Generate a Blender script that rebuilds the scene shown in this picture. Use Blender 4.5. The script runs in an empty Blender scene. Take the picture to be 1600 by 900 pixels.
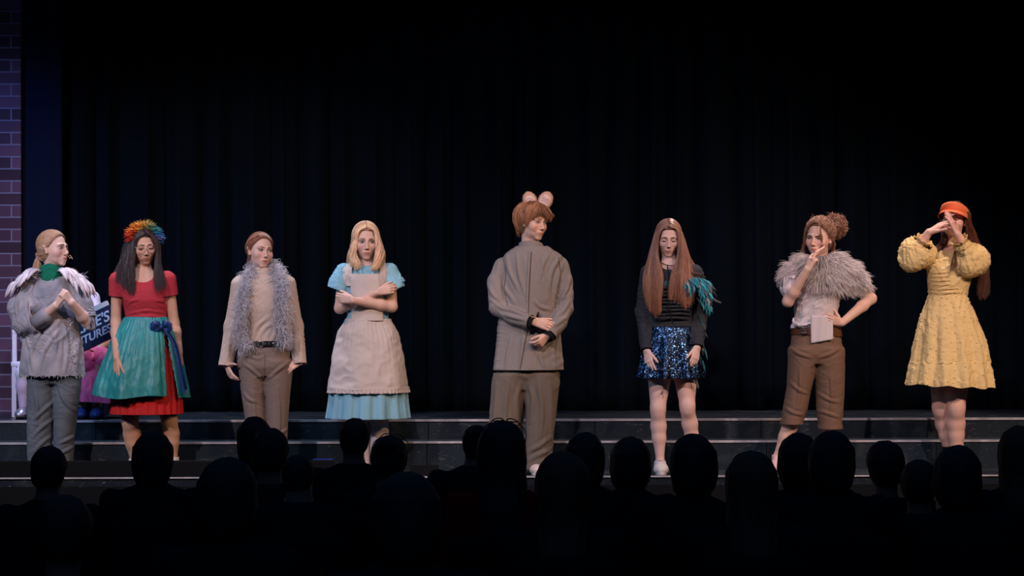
import bpy, math, random
import numpy as np
from mathutils import Vector, Matrix

random.seed(7)
RNG = np.random.default_rng(11)
C = bpy.context.scene.collection
sc = bpy.context.scene

# ------------------------------------------------------------------ camera, world, lights, exposure
FPX = 3290.0          # focal length in pixels of the 1600 px wide frame
CAMH = 1.05           # camera height above the stage floor (stage floor is z = 0)
CAMY = -14.0
HOR = 493.0           # horizon row
ROLL = math.radians(0.17)
cam_d = bpy.data.cameras.new('camera')
cam_d.sensor_width = 36.0
cam_d.lens = FPX / 1600 * 36.0
cam_d.shift_y = (HOR - 450) / 1600
cam_d.clip_end = 200
cam = bpy.data.objects.new('camera', cam_d)
C.objects.link(cam)
cam.location = (0, CAMY, CAMH)
cam.rotation_euler = (math.pi / 2, ROLL, 0)
sc.camera = cam
sc.view_settings.view_transform = 'Standard'
sc.view_settings.look = 'None'
sc.view_settings.gamma = 1
sc.view_settings.exposure = 0.0
sc.view_settings.use_curve_mapping = False


def lin(c):
    r = []
    for v in c[:3]:
        v = v / 255.0
        r.append(v / 12.92 if v <= 0.04045 else ((v + 0.055) / 1.055) ** 2.4)
    return r


w = bpy.data.worlds.new('world')
sc.world = w
w.use_nodes = True
w.node_tree.nodes['Background'].inputs[0].default_value = (0.008, 0.025, 0.066, 1)  # dim blue ambient added to fill shadows and lift the blacks
w.node_tree.nodes['Background'].inputs[1].default_value = 1.0


def spot(name, loc, target, energy, col, angle=30, blend=0.5, size=0.12):
    d = bpy.data.lights.new(name, 'SPOT')
    d.energy = energy
    d.color = col
    d.spot_size = math.radians(angle)
    d.spot_blend = blend
    d.shadow_soft_size = size
    o = bpy.data.objects.new(name, d)
    C.objects.link(o)
    o.location = loc
    o.rotation_euler = (Vector(target) - Vector(loc)).to_track_quat('-Z', 'Y').to_euler()
    return o


PINK = (1.0, 0.77, 0.76)
WARM = (1.0, 0.62, 0.36)
COOL = (0.35, 0.62, 1.0)
spot('key_left', (-5.0, -7.0, 5.4), (-2.5, 0.1, 0.9), 1320, PINK, 34, 0.5)
spot('key_centre', (-1.2, -7.5, 5.6), (1.1, 0.0, 0.9), 1050, PINK, 30, 0.6)
spot('key_right', (5.0, -6.8, 5.4), (2.7, 0.1, 0.9), 1000, PINK, 28, 0.6)
spot('warm_right', (6.4, -4.6, 4.4), (1.7, 0.1, 0.9), 620, WARM, 44, 0.6)
spot('warm_left', (2.4, -5.4, 4.6), (-2.0, 0.1, 0.9), 420, WARM, 40, 0.6)
spot('cool_left', (-6.4, -3.6, 3.6), (-2.2, 0.1, 0.8), 330, COOL, 46, 0.7)
spot('blue_wall', (-4.9, -0.4, 3.9), (-3.5, 1.9, 0.9), 230, (0.16, 0.30, 1.0), 62, 0.9)
spot('back_left', (-2.4, 1.1, 5.2), (-2.1, .25, .2), 620, (.75, .82, 1.0), 50, .6)
spot('back_right', (2.2, 1.1, 5.2), (1.9, .25, .2), 620, (1.0, .80, .78), 50, .6)
spot('platform_left', (-1.5, -2.6, 4.3), (-3.15, 1.2, .6), 250, (.55, .62, 1.0), 24, .6)
spot('blue_back_top', (-1.0, -3.0, 4.6), (0.2, 0.9, 0.2), 160, (0.4, 0.62, 1.0), 80, 0.9)


# ------------------------------------------------------------------ pixel -> world at a depth Y
def P(px, py, Y=0.0):
    dx, dy = px - 800.0, py - 450.0
    c, s = math.cos(ROLL), math.sin(ROLL)
    ux, uy = dx * c + dy * s, -dx * s + dy * c
    Zc = Y - CAMY
    return np.array([ux * Zc / FPX, Y, CAMH - (uy + 450.0 - HOR) * Zc / FPX])


def px_m(Y=0.0):
    return FPX / (Y - CAMY)


def nrm(v):
    v = np.asarray(v, float)
    return v / max(1e-9, np.linalg.norm(v))


# ------------------------------------------------------------------ noise
_perm = np.random.default_rng(3).permutation(256)
_perm = np.concatenate([_perm, _perm, _perm])
_grad = np.random.default_rng(5).normal(size=(256, 3))
_grad /= np.linalg.norm(_grad, axis=1)[:, None]


def noise(p):
    p = np.asarray(p, float)
    i = np.floor(p).astype(int)
    f = p - i
    u = f * f * f * (f * (f * 6 - 15) + 10)
    i &= 255
    r = 0
    for dx in (0, 1):
        for dy in (0, 1):
            for dz in (0, 1):
                h = _perm[_perm[_perm[(i[:, 0] + dx) & 255] + ((i[:, 1] + dy) & 255)] + ((i[:, 2] + dz) & 255)] & 255
                g = _grad[h]
                d = f - np.array([dx, dy, dz])
                wgt = (u[:, 0] if dx else 1 - u[:, 0]) * (u[:, 1] if dy else 1 - u[:, 1]) * (u[:, 2] if dz else 1 - u[:, 2])
                r = r + wgt * (g * d).sum(1)
    return r * 1.6


# ------------------------------------------------------------------ materials
MATS = {}


def mat(name, rgb, rough=0.7, bump=0.0, bscale=60.0, var=0.0, vscale=8.0, attr=False, metal=0.0, spec=0.3,
        stretch=(1, 1, 1), sss=0.0, aniso=0.0, emit=None, vrgb=None):
    if name in MATS:
        return MATS[name]
    m = bpy.data.materials.new(name)
    m.use_nodes = True
    nt = m.node_tree
    b = nt.nodes['Principled BSDF']
    col = lin(rgb)
    b.inputs['Base Color'].default_value = (*col, 1)
    b.inputs['Roughness'].default_value = rough
    b.inputs['Metallic'].default_value = metal
    b.inputs['Specular IOR Level'].default_value = spec
    if aniso:
        b.inputs['Anisotropic'].default_value = aniso
    if sss:
        b.inputs['Subsurface Weight'].default_value = sss
        b.inputs['Subsurface Radius'].default_value = (0.012, 0.005, 0.003)
        b.inputs['Subsurface Scale'].default_value = 1.0
    tc = nt.nodes.new('ShaderNodeTexCoord')
    mp = nt.nodes.new('ShaderNodeMapping')
    mp.inputs['Scale'].default_value = stretch
    nt.links.new(tc.outputs['Object'], mp.inputs['Vector'])
    last = None
    if attr:
        a = nt.nodes.new('ShaderNodeAttribute')
        a.attribute_name = 'Col'
        mx = nt.nodes.new('ShaderNodeMix')
        mx.data_type = 'RGBA'
        mx.blend_type = 'MULTIPLY'
        mx.inputs[0].default_value = 1.0
        mx.inputs[6].default_value = (*col, 1)
        nt.links.new(a.outputs['Color'], mx.inputs[7])
        last = mx.outputs[2]
    if var:
        n = nt.nodes.new('ShaderNodeTexNoise')
        n.inputs['Scale'].default_value = vscale
        n.inputs['Detail'].default_value = 6
        nt.links.new(mp.outputs[0], n.inputs['Vector'])
        cr = nt.nodes.new('ShaderNodeValToRGB')
        cr.color_ramp.elements[0].position = 0.3
        cr.color_ramp.elements[1].position = 0.7
        lo = lin(vrgb) if vrgb else [c * (1 - var) for c in col]
        cr.color_ramp.elements[0].color = (*lo, 1)
        hi = [min(1, c * (1 + (0 if vrgb else var * 0.6))) for c in col]
        cr.color_ramp.elements[1].color = (*hi, 1)
        nt.links.new(n.outputs['Fac'], cr.inputs[0])
        if last is None:
            last = cr.outputs[0]
        else:
            nt.links.new(cr.outputs[0], mx.inputs[6])
    if last is not None:
        nt.links.new(last, b.inputs['Base Color'])
    if bump:
        n2 = nt.nodes.new('ShaderNodeTexNoise')
        n2.inputs['Scale'].default_value = bscale
        n2.inputs['Detail'].default_value = 4
        nt.links.new(mp.outputs[0], n2.inputs['Vector'])
        bp = nt.nodes.new('ShaderNodeBump')
        bp.inputs['Strength'].default_value = bump
        bp.inputs['Distance'].default_value = 0.004
        nt.links.new(n2.outputs['Fac'], bp.inputs['Height'])
        nt.links.new(bp.outputs[0], b.inputs['Normal'])
    if emit:
        b.inputs['Emission Color'].default_value = (*lin(emit[:3]), 1)
        b.inputs['Emission Strength'].default_value = emit[3]
    MATS[name] = m
    return m


# ------------------------------------------------------------------ mesh building
def mk(name, V, F, m, parent=None, col=None, smooth=True, origin=None, solid=0.0):
    """V (n,3) world coordinates, F: list/array of faces (n,3|4) or list of such arrays."""
    V = np.asarray(V, float)
    if parent is not None:
        V = V - np.array(parent.get('_o', parent.location))
    elif origin is not None:
        V = V - np.asarray(origin)
    Fs = F if isinstance(F, list) and len(F) and isinstance(F[0], np.ndarray) else [np.asarray(F, int)]
    Fs = [f for f in Fs if len(f)]
    me = bpy.data.meshes.new(name)
    me.vertices.add(len(V))
    me.vertices.foreach_set('co', V.astype(np.float32).ravel())
    nl = sum(f.size for f in Fs)
    npoly = sum(len(f) for f in Fs)
    me.loops.add(nl)
    me.loops.foreach_set('vertex_index', np.concatenate([f.ravel() for f in Fs]).astype(np.int32))
    me.polygons.add(npoly)
    tot = np.concatenate([np.full(len(f), f.shape[1]) for f in Fs])
    start = np.concatenate([[0], np.cumsum(tot)[:-1]])
    me.polygons.foreach_set('loop_start', start.astype(np.int32))
    me.update(calc_edges=True)
    me.polygons.foreach_set('use_smooth', np.full(npoly, bool(smooth)))
    if col is not None:
        col = np.asarray(col, float)
        if col.ndim == 1:
            col = np.tile(col, (len(V), 1))
        if col.shape[1] == 3:
            col = np.concatenate([col, np.ones((len(col), 1))], 1)
        a = me.color_attributes.new('Col', 'FLOAT_COLOR', 'POINT')
        a.data.foreach_set('color', col.astype(np.float32).ravel())
    me.materials.append(m)
    me.validate()
    o = bpy.data.objects.new(name, me)
    C.objects.link(o)
    if parent is not None:
        o.parent = parent
    elif origin is not None:
        o.location = origin
    if solid:
        md = o.modifiers.new('thickness', 'SOLIDIFY')
        md.thickness = solid
        md.offset = 1
    return o


def thing(name, label, cat, loc=(0, 0, 0), group=None):
    o = bpy.data.objects.new(name, None)
    C.objects.link(o)
    o.location = [float(x) for x in loc]
    o.empty_display_size = 0.1
    tag(o, label, cat, group)
    return o


def tag(o, label, cat, group=None):
    o['label'] = label
    o['category'] = cat
    if group:
        o['group'] = group
    return o


def struct(o):
    o['kind'] = 'structure'
    return o


class Geo:
    def __init__(s):
        s.V, s.Q, s.T, s.C, s.n = [], [], [], [], 0

    def add(s, V, F, col=(1, 1, 1)):
        V = np.asarray(V, float)
        F = np.asarray(F, int)
        if len(F):
            (s.Q if F.shape[1] == 4 else s.T).append(F + s.n)
        s.V.append(V)
        c = np.asarray(col, float)
        if c.ndim == 1:
            c = np.tile(c, (len(V), 1))
        s.C.append(c)
        s.n += len(V)
        return s

    def mk(s, name, m, parent=None, **k):
        F = []
        if s.Q:
            F.append(np.concatenate(s.Q))
        if s.T:
            F.append(np.concatenate(s.T))
        return mk(name, np.concatenate(s.V), F, m, parent, col=np.concatenate(s.C), **k)

    def box(s, lo, hi, col=(1, 1, 1), bev=0.0, R=None, c=None):
        lo, hi = np.array(lo, float), np.array(hi, float)
        if bev <= 0:
            v = np.array([[x, y, z] for x in (lo[0], hi[0]) for y in (lo[1], hi[1]) for z in (lo[2], hi[2])])
            f = np.array([[0, 1, 3, 2], [4, 6, 7, 5], [0, 4, 5, 1], [2, 3, 7, 6], [0, 2, 6, 4], [1, 5, 7, 3]])
        else:
            g = [np.array([a, a + bev, b - bev, b]) for a, b in zip(lo, hi)]
            v, f, idx = [], [], {}

            def vi(i, j, k):
                key = (i, j, k)
                if key not in idx:
                    q = np.array([g[0][i], g[1][j], g[2][k]])
                    cq = np.clip(q, lo + bev, hi - bev)
                    d = q - cq
                    L = np.linalg.norm(d)
                    if L > 0:
                        q = cq + d / L * bev
                    idx[key] = len(v)
                    v.append(q)
                return idx[key]
            for ax in range(3):
                for side in (0, 3):
                    for i in range(3):
                        for j in range(3):
                            def at(a_, b_):
                                t = [0, 0, 0]
                                t[ax] = side
                                t[(ax + 1) % 3] = a_
                                t[(ax + 2) % 3] = b_
                                return vi(*t)
                            q = [at(i, j), at(i + 1, j), at(i + 1, j + 1), at(i, j + 1)]
                            f.append(q if side else q[::-1])
            v, f = np.array(v), np.array(f)
        if R is not None:
            v = v @ np.array(R).T
        if c is not None:
            v = v + np.array(c)
        return s.add(v, f, col)

    def ell(s, c, r, R=None, n=14, m=10, col=(1, 1, 1)):
        th = np.linspace(0, 2 * np.pi, n, endpoint=False)
        ph = np.linspace(0, np.pi, m)
        v = np.array([[math.sin(p) * math.cos(t), math.sin(p) * math.sin(t), math.cos(p)] for p in ph for t in th]) * np.array(r)
        if R is not None:
            v = v @ np.array(R).T
        v = v + np.array(c)
        f = [[i * n + j, (i + 1) * n + j, (i + 1) * n + (j + 1) % n, i * n + (j + 1) % n] for i in range(m - 1) for j in range(n)]
        return s.add(v, f, col(v) if callable(col) else col)


def resample(pts, k):
    """Catmull-Rom through pts, k samples by arc length."""
    p = np.asarray(pts, float)
    if len(p) == 2:
        t = np.linspace(0, 1, k)[:, None]
        return p[0] * (1 - t) + p[1] * t
    q = np.concatenate([[2 * p[0] - p[1]], p, [2 * p[-1] - p[-2]]])
    out = []
    for i in range(1, len(q) - 2):
        t = np.linspace(0, 1, 12, endpoint=False)[:, None]
        a, b, c, d = q[i - 1], q[i], q[i + 1], q[i + 2]
        out.append(0.5 * (2 * b + (c - a) * t + (2 * a - 5 * b + 4 * c - d) * t ** 2 + (3 * b - a - 3 * c + d) * t ** 3))
    out.append(p[-1:])
    o = np.concatenate(out)
    L = np.concatenate([[0], np.cumsum(np.linalg.norm(np.diff(o, axis=0), axis=1))])
    tt = np.linspace(0, L[-1], k)
    return np.stack([np.interp(tt, L, o[:, j]) for j in range(3)], 1)


def tubes(paths, radii, sides=3, flat=1.0, cols=None, ref=(0.13, 0.97, 0.21)):
    """paths (N,K,3), radii (N,K) or (K,) -> V,F,col"""
    paths = np.asarray(paths, float)
    N, K, _ = paths.shape
    radii = np.broadcast_to(np.asarray(radii, float), (N, K))
    T = np.gradient(paths, axis=1)
    T /= np.maximum(1e-9, np.linalg.norm(T, axis=2, keepdims=True))
    ref = np.broadcast_to(np.asarray(ref, float), T.shape)
    A = np.cross(T, ref)
    A /= np.maximum(1e-6, np.linalg.norm(A, axis=2, keepdims=True))
    B = np.cross(T, A)
    an = np.arange(sides) * 2 * np.pi / sides
    V = paths[:, :, None, :] + radii[:, :, None, None] * (A[:, :, None, :] * np.cos(an)[None, None, :, None] + flat * B[:, :, None, :] * np.sin(an)[None, None, :, None])
    V = V.reshape(-1, 3)
    i = np.arange(N)[:, None, None] * K * sides + np.arange(K - 1)[None, :, None] * sides
    j = np.arange(sides)[None, None, :]
    j2 = (np.arange(sides) + 1) % sides
    j2 = j2[None, None, :]
    F = np.stack([i + j, i + j2, i + sides + j2, i + sides + j], -1).reshape(-1, 4)
    col = None
    if cols is not None:
        col = np.repeat(np.asarray(cols, float), K * sides, axis=0)
    else:
        col = np.ones((len(V), 3))
    return V, F, col


def blades(paths, widths, ups, bend=0.15, cols=None, colsK=None):
    """feather blades: 3 wide ribbon with raised quill. paths (N,K,3) widths (N,K) ups (N,3)"""
    paths = np.asarray(paths, float)
    N, K, _ = paths.shape
    T = np.gradient(paths, axis=1)
    T /= np.maximum(1e-9, np.linalg.norm(T, axis=2, keepdims=True))
    U = np.broadcast_to(np.asarray(ups)[:, None, :], T.shape)
    A = np.cross(T, U)
    A /= np.maximum(1e-6, np.linalg.norm(A, axis=2, keepdims=True))
    Nn = np.cross(A, T)
    wd = np.asarray(widths)[:, :, None]
    V = np.stack([paths - A * wd - Nn * wd * bend, paths + Nn * 0.001, paths + A * wd - Nn * wd * bend], 2).reshape(-1, 3)
    i = np.arange(N)[:, None, None] * K * 3 + np.arange(K - 1)[None, :, None] * 3
    j = np.arange(2)[None, None, :]
    F = np.stack([i + j, i + j + 1, i + 3 + j + 1, i + 3 + j], -1).reshape(-1, 4)
    if colsK is not None:
        col = np.repeat(np.asarray(colsK).reshape(-1, 3), 3, axis=0)
    else:
        col = np.repeat(np.asarray(cols, float), K * 3, axis=0) if cols is not None else np.ones((len(V), 3))
    return V, F, col


# ------------------------------------------------------------------ signed distance modelling
def sm(a, b, k):
    h = np.maximum(k - np.abs(a - b), 0) / k
    return np.minimum(a, b) - h * h * k * 0.25


class Prim:
    def __init__(s, f, lo, hi, k=0.02, op='+'):
        s.f, s.lo, s.hi, s.k, s.op = f, np.asarray(lo, float), np.asarray(hi, float), k, op


def cone(a, b, r1, r2, k=0.02, flat=None, op='+'):
    a, b = np.asarray(a, float), np.asarray(b, float)
    n, s_ = (nrm(flat[0]), flat[1]) if flat else (None, 1)
    ba = b - a
    if n is not None:
        ba = ba + n * (ba @ n) * (1 / s_ - 1)
    L = max(1e-9, ba @ ba)

    def f(X, Y, Z):
        x, y, z = X - a[0], Y - a[1], Z - a[2]
        if n is not None:
            d = (x * n[0] + y * n[1] + z * n[2]) * (1 / s_ - 1)
            x, y, z = x + n[0] * d, y + n[1] * d, z + n[2] * d
        h = np.clip((x * ba[0] + y * ba[1] + z * ba[2]) / L, 0, 1)
        x, y, z = x - h * ba[0], y - h * ba[1], z - h * ba[2]
        return (np.sqrt(x * x + y * y + z * z) - (r1 + (r2 - r1) * h)) * (min(1, s_) if n is not None else 1)
    R = max(r1, r2) * max(1, s_)
    return Prim(f, np.minimum(a, b) - R, np.maximum(a, b) + R, k, op)


def ellp(c, r, R=None, k=0.02, op='+'):
    c, r = np.asarray(c, float), np.asarray(r, float)
    Rm = np.eye(3) if R is None else np.asarray(R, float)     # columns = axes

    def f(X, Y, Z):
        x, y, z = X - c[0], Y - c[1], Z - c[2]
        q = [(x * Rm[0, i] + y * Rm[1, i] + z * Rm[2, i]) for i in range(3)]
        k0 = np.sqrt(sum((q[i] / r[i]) ** 2 for i in range(3)))
        k1 = np.sqrt(sum((q[i] / r[i] ** 2) ** 2 for i in range(3))) + 1e-6
        return k0 * (k0 - 1) / k1
    m = max(r)
    return Prim(f, c - m, c + m, k, op)


def loft(rows, k=0.02, fold=None, rot=0.0, inset=0.0, power=2.0, op='+'):
    """rows: (z, cx, cy, a, b) any order in z."""
    rows = sorted(rows)
    rr = np.array(rows, float)
    zz = np.linspace(rr[0, 0], rr[-1, 0], 200)
    cols = []
    for j in range(1, 5):
        v = np.interp(zz, rr[:, 0], rr[:, j])
        ker = np.hanning(17)
        ker /= ker.sum()
        v = np.convolve(np.pad(v, 8, mode='reflect', reflect_type='odd'), ker, mode='valid')
        cols.append(v)
    cr, sr = math.cos(rot), math.sin(rot)

    def f(X, Y, Z):
        cx, cy, a, b = [np.interp(Z, zz, c) for c in cols]
        a, b = a - inset, b - inset
        x, y = X - cx, Y - cy
        if rot:
            x, y = x * cr + y * sr, -x * sr + y * cr
        if power == 2.0:
            q = np.sqrt((x / a) ** 2 + (y / b) ** 2)
        else:
            q = (np.abs(x / a) ** power + np.abs(y / b) ** power) ** (1 / power)
        if fold is not None:
            q = q / (1 + fold(np.arctan2(y / b, x / a), Z))
        d = (q - 1) * np.minimum(a, b)
        return np.maximum(d, np.maximum(rr[0, 0] - Z, Z - rr[-1, 0]))
    m = max(rr[:, 3].max(), rr[:, 4].max()) * 1.25
    lo = [rr[:, 1].min() - m, rr[:, 2].min() - m, rr[0, 0]]
    hi = [rr[:, 1].max() + m, rr[:, 2].max() + m, rr[-1, 0]]
    return Prim(f, lo, hi, k, op)


def nets(prims, lo, hi, h):
    lo, hi = np.asarray(lo, float), np.asarray(hi, float)
    n = np.maximum(4, np.ceil((hi - lo) / h).astype(int) + 1)
    ax = [lo[i] + np.arange(n[i]) * h for i in range(3)]
    F = np.full(n, 1.0, np.float32)
    for p in prims:
        m = p.k + 2.5 * h
        sl = []
        for i in range(3):
            a = max(0, int(math.floor((p.lo[i] - m - lo[i]) / h)))
            b = min(n[i], int(math.ceil((p.hi[i] + m - lo[i]) / h)) + 1)
            sl.append(slice(a, b))
        if any(s.stop <= s.start for s in sl):
            continue
        d = p.f(ax[0][sl[0]][:, None, None].astype(np.float32), ax[1][sl[1]][None, :, None].astype(np.float32), ax[2][sl[2]][None, None, :].astype(np.float32))
        s = tuple(sl)
        if p.op == '+':
            F[s] = sm(F[s], d, p.k)
        else:
            F[s] = -sm(-F[s], d, p.k)
    for i in range(3):                       # close at the box border
        s0 = [slice(None)] * 3
        s0[i] = 0
        F[tuple(s0)] = np.maximum(F[tuple(s0)], 0.001)
        s0[i] = -1
        F[tuple(s0)] = np.maximum(F[tuple(s0)], 0.001)
    ins = F < 0
    cnt = np.zeros(n - 1, np.int8)
    for dx in (0, 1):
        for dy in (0, 1):
            for dz in (0, 1):
                cnt += ins[dx:n[0] - 1 + dx, dy:n[1] - 1 + dy, dz:n[2] - 1 + dz]
    act = (cnt > 0) & (cnt < 8)
    ii = np.argwhere(act)
    if not len(ii):
        return np.zeros((0, 3)), np.zeros((0, 4), int)
    idx = np.full(n - 1, -1, np.int64)
    idx[act] = np.arange(len(ii))
    off = np.array([[a, b, c] for a in (0, 1) for b in (0, 1) for c in (0, 1)])
    vals = np.stack([F[ii[:, 0] + o[0], ii[:, 1] + o[1], ii[:, 2] + o[2]] for o in off], 1)
    acc = np.zeros((len(ii), 3))
    num = np.zeros(len(ii))
    for a in range(8):
        for b in range(a + 1, 8):
            if np.abs(off[a] - off[b]).sum() != 1:
                continue
            va, vb = vals[:, a], vals[:, b]
            cr = (va < 0) != (vb < 0)
            t = np.where(cr, va / np.where(cr, va - vb, 1), 0)
            acc += np.where(cr[:, None], off[a] + (off[b] - off[a]) * t[:, None], 0)
            num += cr
    V = lo + (ii + acc / num[:, None]) * h
    Q = []
    for axs in range(3):
        u, v = (axs + 1) % 3, (axs + 2) % 3
        s0 = [slice(None)] * 3
        s1 = [slice(None)] * 3
        s0[axs] = slice(0, -1)
        s1[axs] = slice(1, None)
        A, B = ins[tuple(s0)], ins[tuple(s1)]
        e = np.argwhere(A != B)
        e = e[(e[:, u] > 0) & (e[:, v] > 0) & (e[:, u] < n[u] - 1) & (e[:, v] < n[v] - 1)]
        if not len(e):
            continue
        fl = A[e[:, 0], e[:, 1], e[:, 2]]

        def g(du, dv):
            q = e.copy()
            q[:, u] += du
            q[:, v] += dv
            return idx[q[:, 0], q[:, 1], q[:, 2]]
        q = np.stack([g(-1, -1), g(0, -1), g(0, 0), g(-1, 0)], 1)
        q[~fl] = q[~fl][:, ::-1]
        Q.append(q)
    return V, np.concatenate(Q)


def smooth_mesh(V, F, it=1, lam=0.5):
    for _ in range(it):
        acc = np.zeros_like(V)
        cnt = np.zeros(len(V))
        for a in range(F.shape[1]):
            b = (a + 1) % F.shape[1]
            np.add.at(acc, F[:, a], V[F[:, b]])
            np.add.at(acc, F[:, b], V[F[:, a]])
            np.add.at(cnt, F[:, a], 1)
            np.add.at(cnt, F[:, b], 1)
        V = V * (1 - lam) + lam * acc / np.maximum(1, cnt)[:, None]
    return V


def vnormals(V, F):
    fn = np.cross(V[F[:, 2]] - V[F[:, 0]], V[F[:, 3 if F.shape[1] > 3 else 1]] - V[F[:, 1 if F.shape[1] > 3 else 0]])
    N = np.zeros_like(V)
    for a in range(F.shape[1]):
        np.add.at(N, F[:, a], fn)
    return N / np.maximum(1e-12, np.linalg.norm(N, axis=1))[:, None]


def compact(V, F):
    used = np.zeros(len(V), bool)
    used[F.ravel()] = True
    m = np.cumsum(used) - 1
    return V[used], m[F], used


def cutm(V, F, cuts):
    """cuts: (point, normal, radius[, jag]); the side along +normal is removed, only within radius of the point."""
    for c in cuts:
        pt, n, rad = np.asarray(c[0], float), nrm(c[1]), c[2]
        K = (V - pt) @ n
        if len(c) > 3:
            K = K + c[3] * noise(V * 45) + c[3] * 0.6 * noise(V * 120 + 9)
        near = np.linalg.norm(V - pt, axis=1) < rad
        out = (K > 0) & near
        fo = out[F]
        keep = ~fo.all(1)
        cross = fo.any(1) & keep
        mv = np.unique(F[cross][fo[cross]])
        mv = mv[out[mv]]
        V = V.copy()
        V[mv] -= K[mv][:, None] * n
        V, F, _ = compact(V, F[keep])
    return V, F


def crs(W, lines, amp=.009, wid=.011, dy=-.12):
    return [([W(x, y, dy) for x, y in l], amp, wid) for l in lines]


def merge_into(o, g, R):
    """add geometry g (world coordinates) to the mesh of o"""
    me = o.data
    co = np.zeros(len(me.vertices) * 3)
    me.vertices.foreach_get('co', co)
    fs = np.zeros(len(me.polygons) * 4, int)
    me.polygons.foreach_get('vertices', fs)
    h = Geo().add(co.reshape(-1, 3) + np.array(R['_o']), fs.reshape(-1, 4))
    for q in g.Q:
        pass
    h.Q += [q + h.n for q in g.Q]
    h.V += g.V
    h.C += g.C
    h.n += g.n
    n = h.mk('tmp', me.materials[0], None)
    n.data.transform(Matrix.Translation(-Vector(R['_o'])))
    o.data = n.data
    bpy.data.objects.remove(n)


def bvh(*objs):
    from mathutils.bvhtree import BVHTree
    vs, fs = [], []
    for V, F in objs:
        fs += (np.asarray(F) + len(vs)).tolist()
        vs += np.asarray(V).tolist()
    return BVHTree.FromPolygons(vs, fs)


def meshVF(o, R):
    me = o.data
    co = np.zeros(len(me.vertices) * 3)
    me.vertices.foreach_get('co', co)
    fs = np.zeros(len(me.polygons) * 4, int)
    me.polygons.foreach_get('vertices', fs)
    return co.reshape(-1, 3) + np.array(R['_o']), fs.reshape(-1, 4)


def drape(paths, tree, d=.006, first=0):
    """push strand points out of the surface they lie on"""
    paths = np.array(paths, float)
    N, K, _ = paths.shape
    for i in range(N):
        for k in range(first, K):
            q = Vector(paths[i, k])
            c, n, j, dist = tree.find_nearest(q, .12)
            if c is None:
                continue
            s = (q - c).dot(n)
            if s < d:
                paths[i, k] = np.array(c + n * (d + (.003 * ((i * 7 + k) % 5) / 5)))
    return paths


def bounds(prims):
    return np.min([p.lo for p in prims if p.op == '+'], 0) - 0.03, np.max([p.hi for p in prims if p.op == '+'], 0) + 0.03


def garment(name, prims, m, parent, h=0.007, cuts=(), solid=0.003, wr=(), tint=None, it=1, post=None, lo=None, hi=None, creases=()):
    l, u = bounds(prims)
    if lo is not None:
        l = np.maximum(l, lo)
    if hi is not None:
        u = np.minimum(u, hi)
    V, F = nets(prims, l, u, h)
    V = smooth_mesh(V, F, it)
    for (amp, fr, *rest) in wr:
        N = vnormals(V, F)
        q = V * np.asarray(fr, float)
        wp = np.stack([noise(V * 3 + 1), noise(V * 3 + 5), noise(V * 3 + 11)], 1) * .10
        Q = V + wp
        if rest:
            f_ = max(fr)
            ang = 0.62 * np.sign(noise(V * 2.2 + 20)) * np.clip(np.abs(noise(V * 2.2 + 20)) * 4, 0, 1) if rest[0] == 'diag' else 0.0
            if rest[0] == 'ridge' and fr[2] <= min(fr[0], fr[1]):
                ang = ang + math.pi / 2
            al = Q[:, 0] * np.cos(ang) + Q[:, 2] * np.sin(ang)
            cr_ = -Q[:, 0] * np.sin(ang) + Q[:, 2] * np.cos(ang)
            q = np.stack([al * f_ * .28, Q[:, 1] * f_ * .35, cr_ * f_], 1)
        else:
            q = Q * np.asarray(fr, float)
        nz = noise(q + 3.1)
        if rest:
            mk_ = np.clip(noise(V * 5 + 31) * 2.2 + .8, 0, 1)
            nz = (np.exp(-(nz / .13) ** 2) + .25 * nz) * mk_
        V = V + N * (amp * nz)[:, None]
    if len(creases):
        N = vnormals(V, F)
        front = np.clip(-N[:, 1] * 2.5 + .2, 0, 1)
        D = np.zeros(len(V))
        for pts, amp, wid in creases:
            q = resample(pts, 9)[:, [0, 2]]
            P2 = V[:, [0, 2]]
            dm = np.full(len(V), 9.)
            tm = np.zeros(len(V))
            for j in range(8):
                ab = q[j + 1] - q[j]
                t = np.clip(((P2 - q[j]) @ ab) / (ab @ ab), 0, 1)
                d = np.linalg.norm(P2 - q[j] - t[:, None] * ab, axis=1)
                b_ = d < dm
                dm[b_] = d[b_]
                tm[b_] = (j + t[b_]) / 8
            fade = np.sin(np.clip(tm, .03, .97) * np.pi) ** .6
            D += amp * fade * (np.exp(-(dm / wid) ** 2) - .45 * np.exp(-((dm - 1.7 * wid) / wid) ** 2))
        V = V + N * (D * front)[:, None]
    V, F = cutm(V, F, cuts)
    if post:
        V = post(V)
    col = tint(V) if tint else np.ones((len(V), 3))
    return mk(name, V, F, m, parent, col=col, solid=solid)
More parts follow.
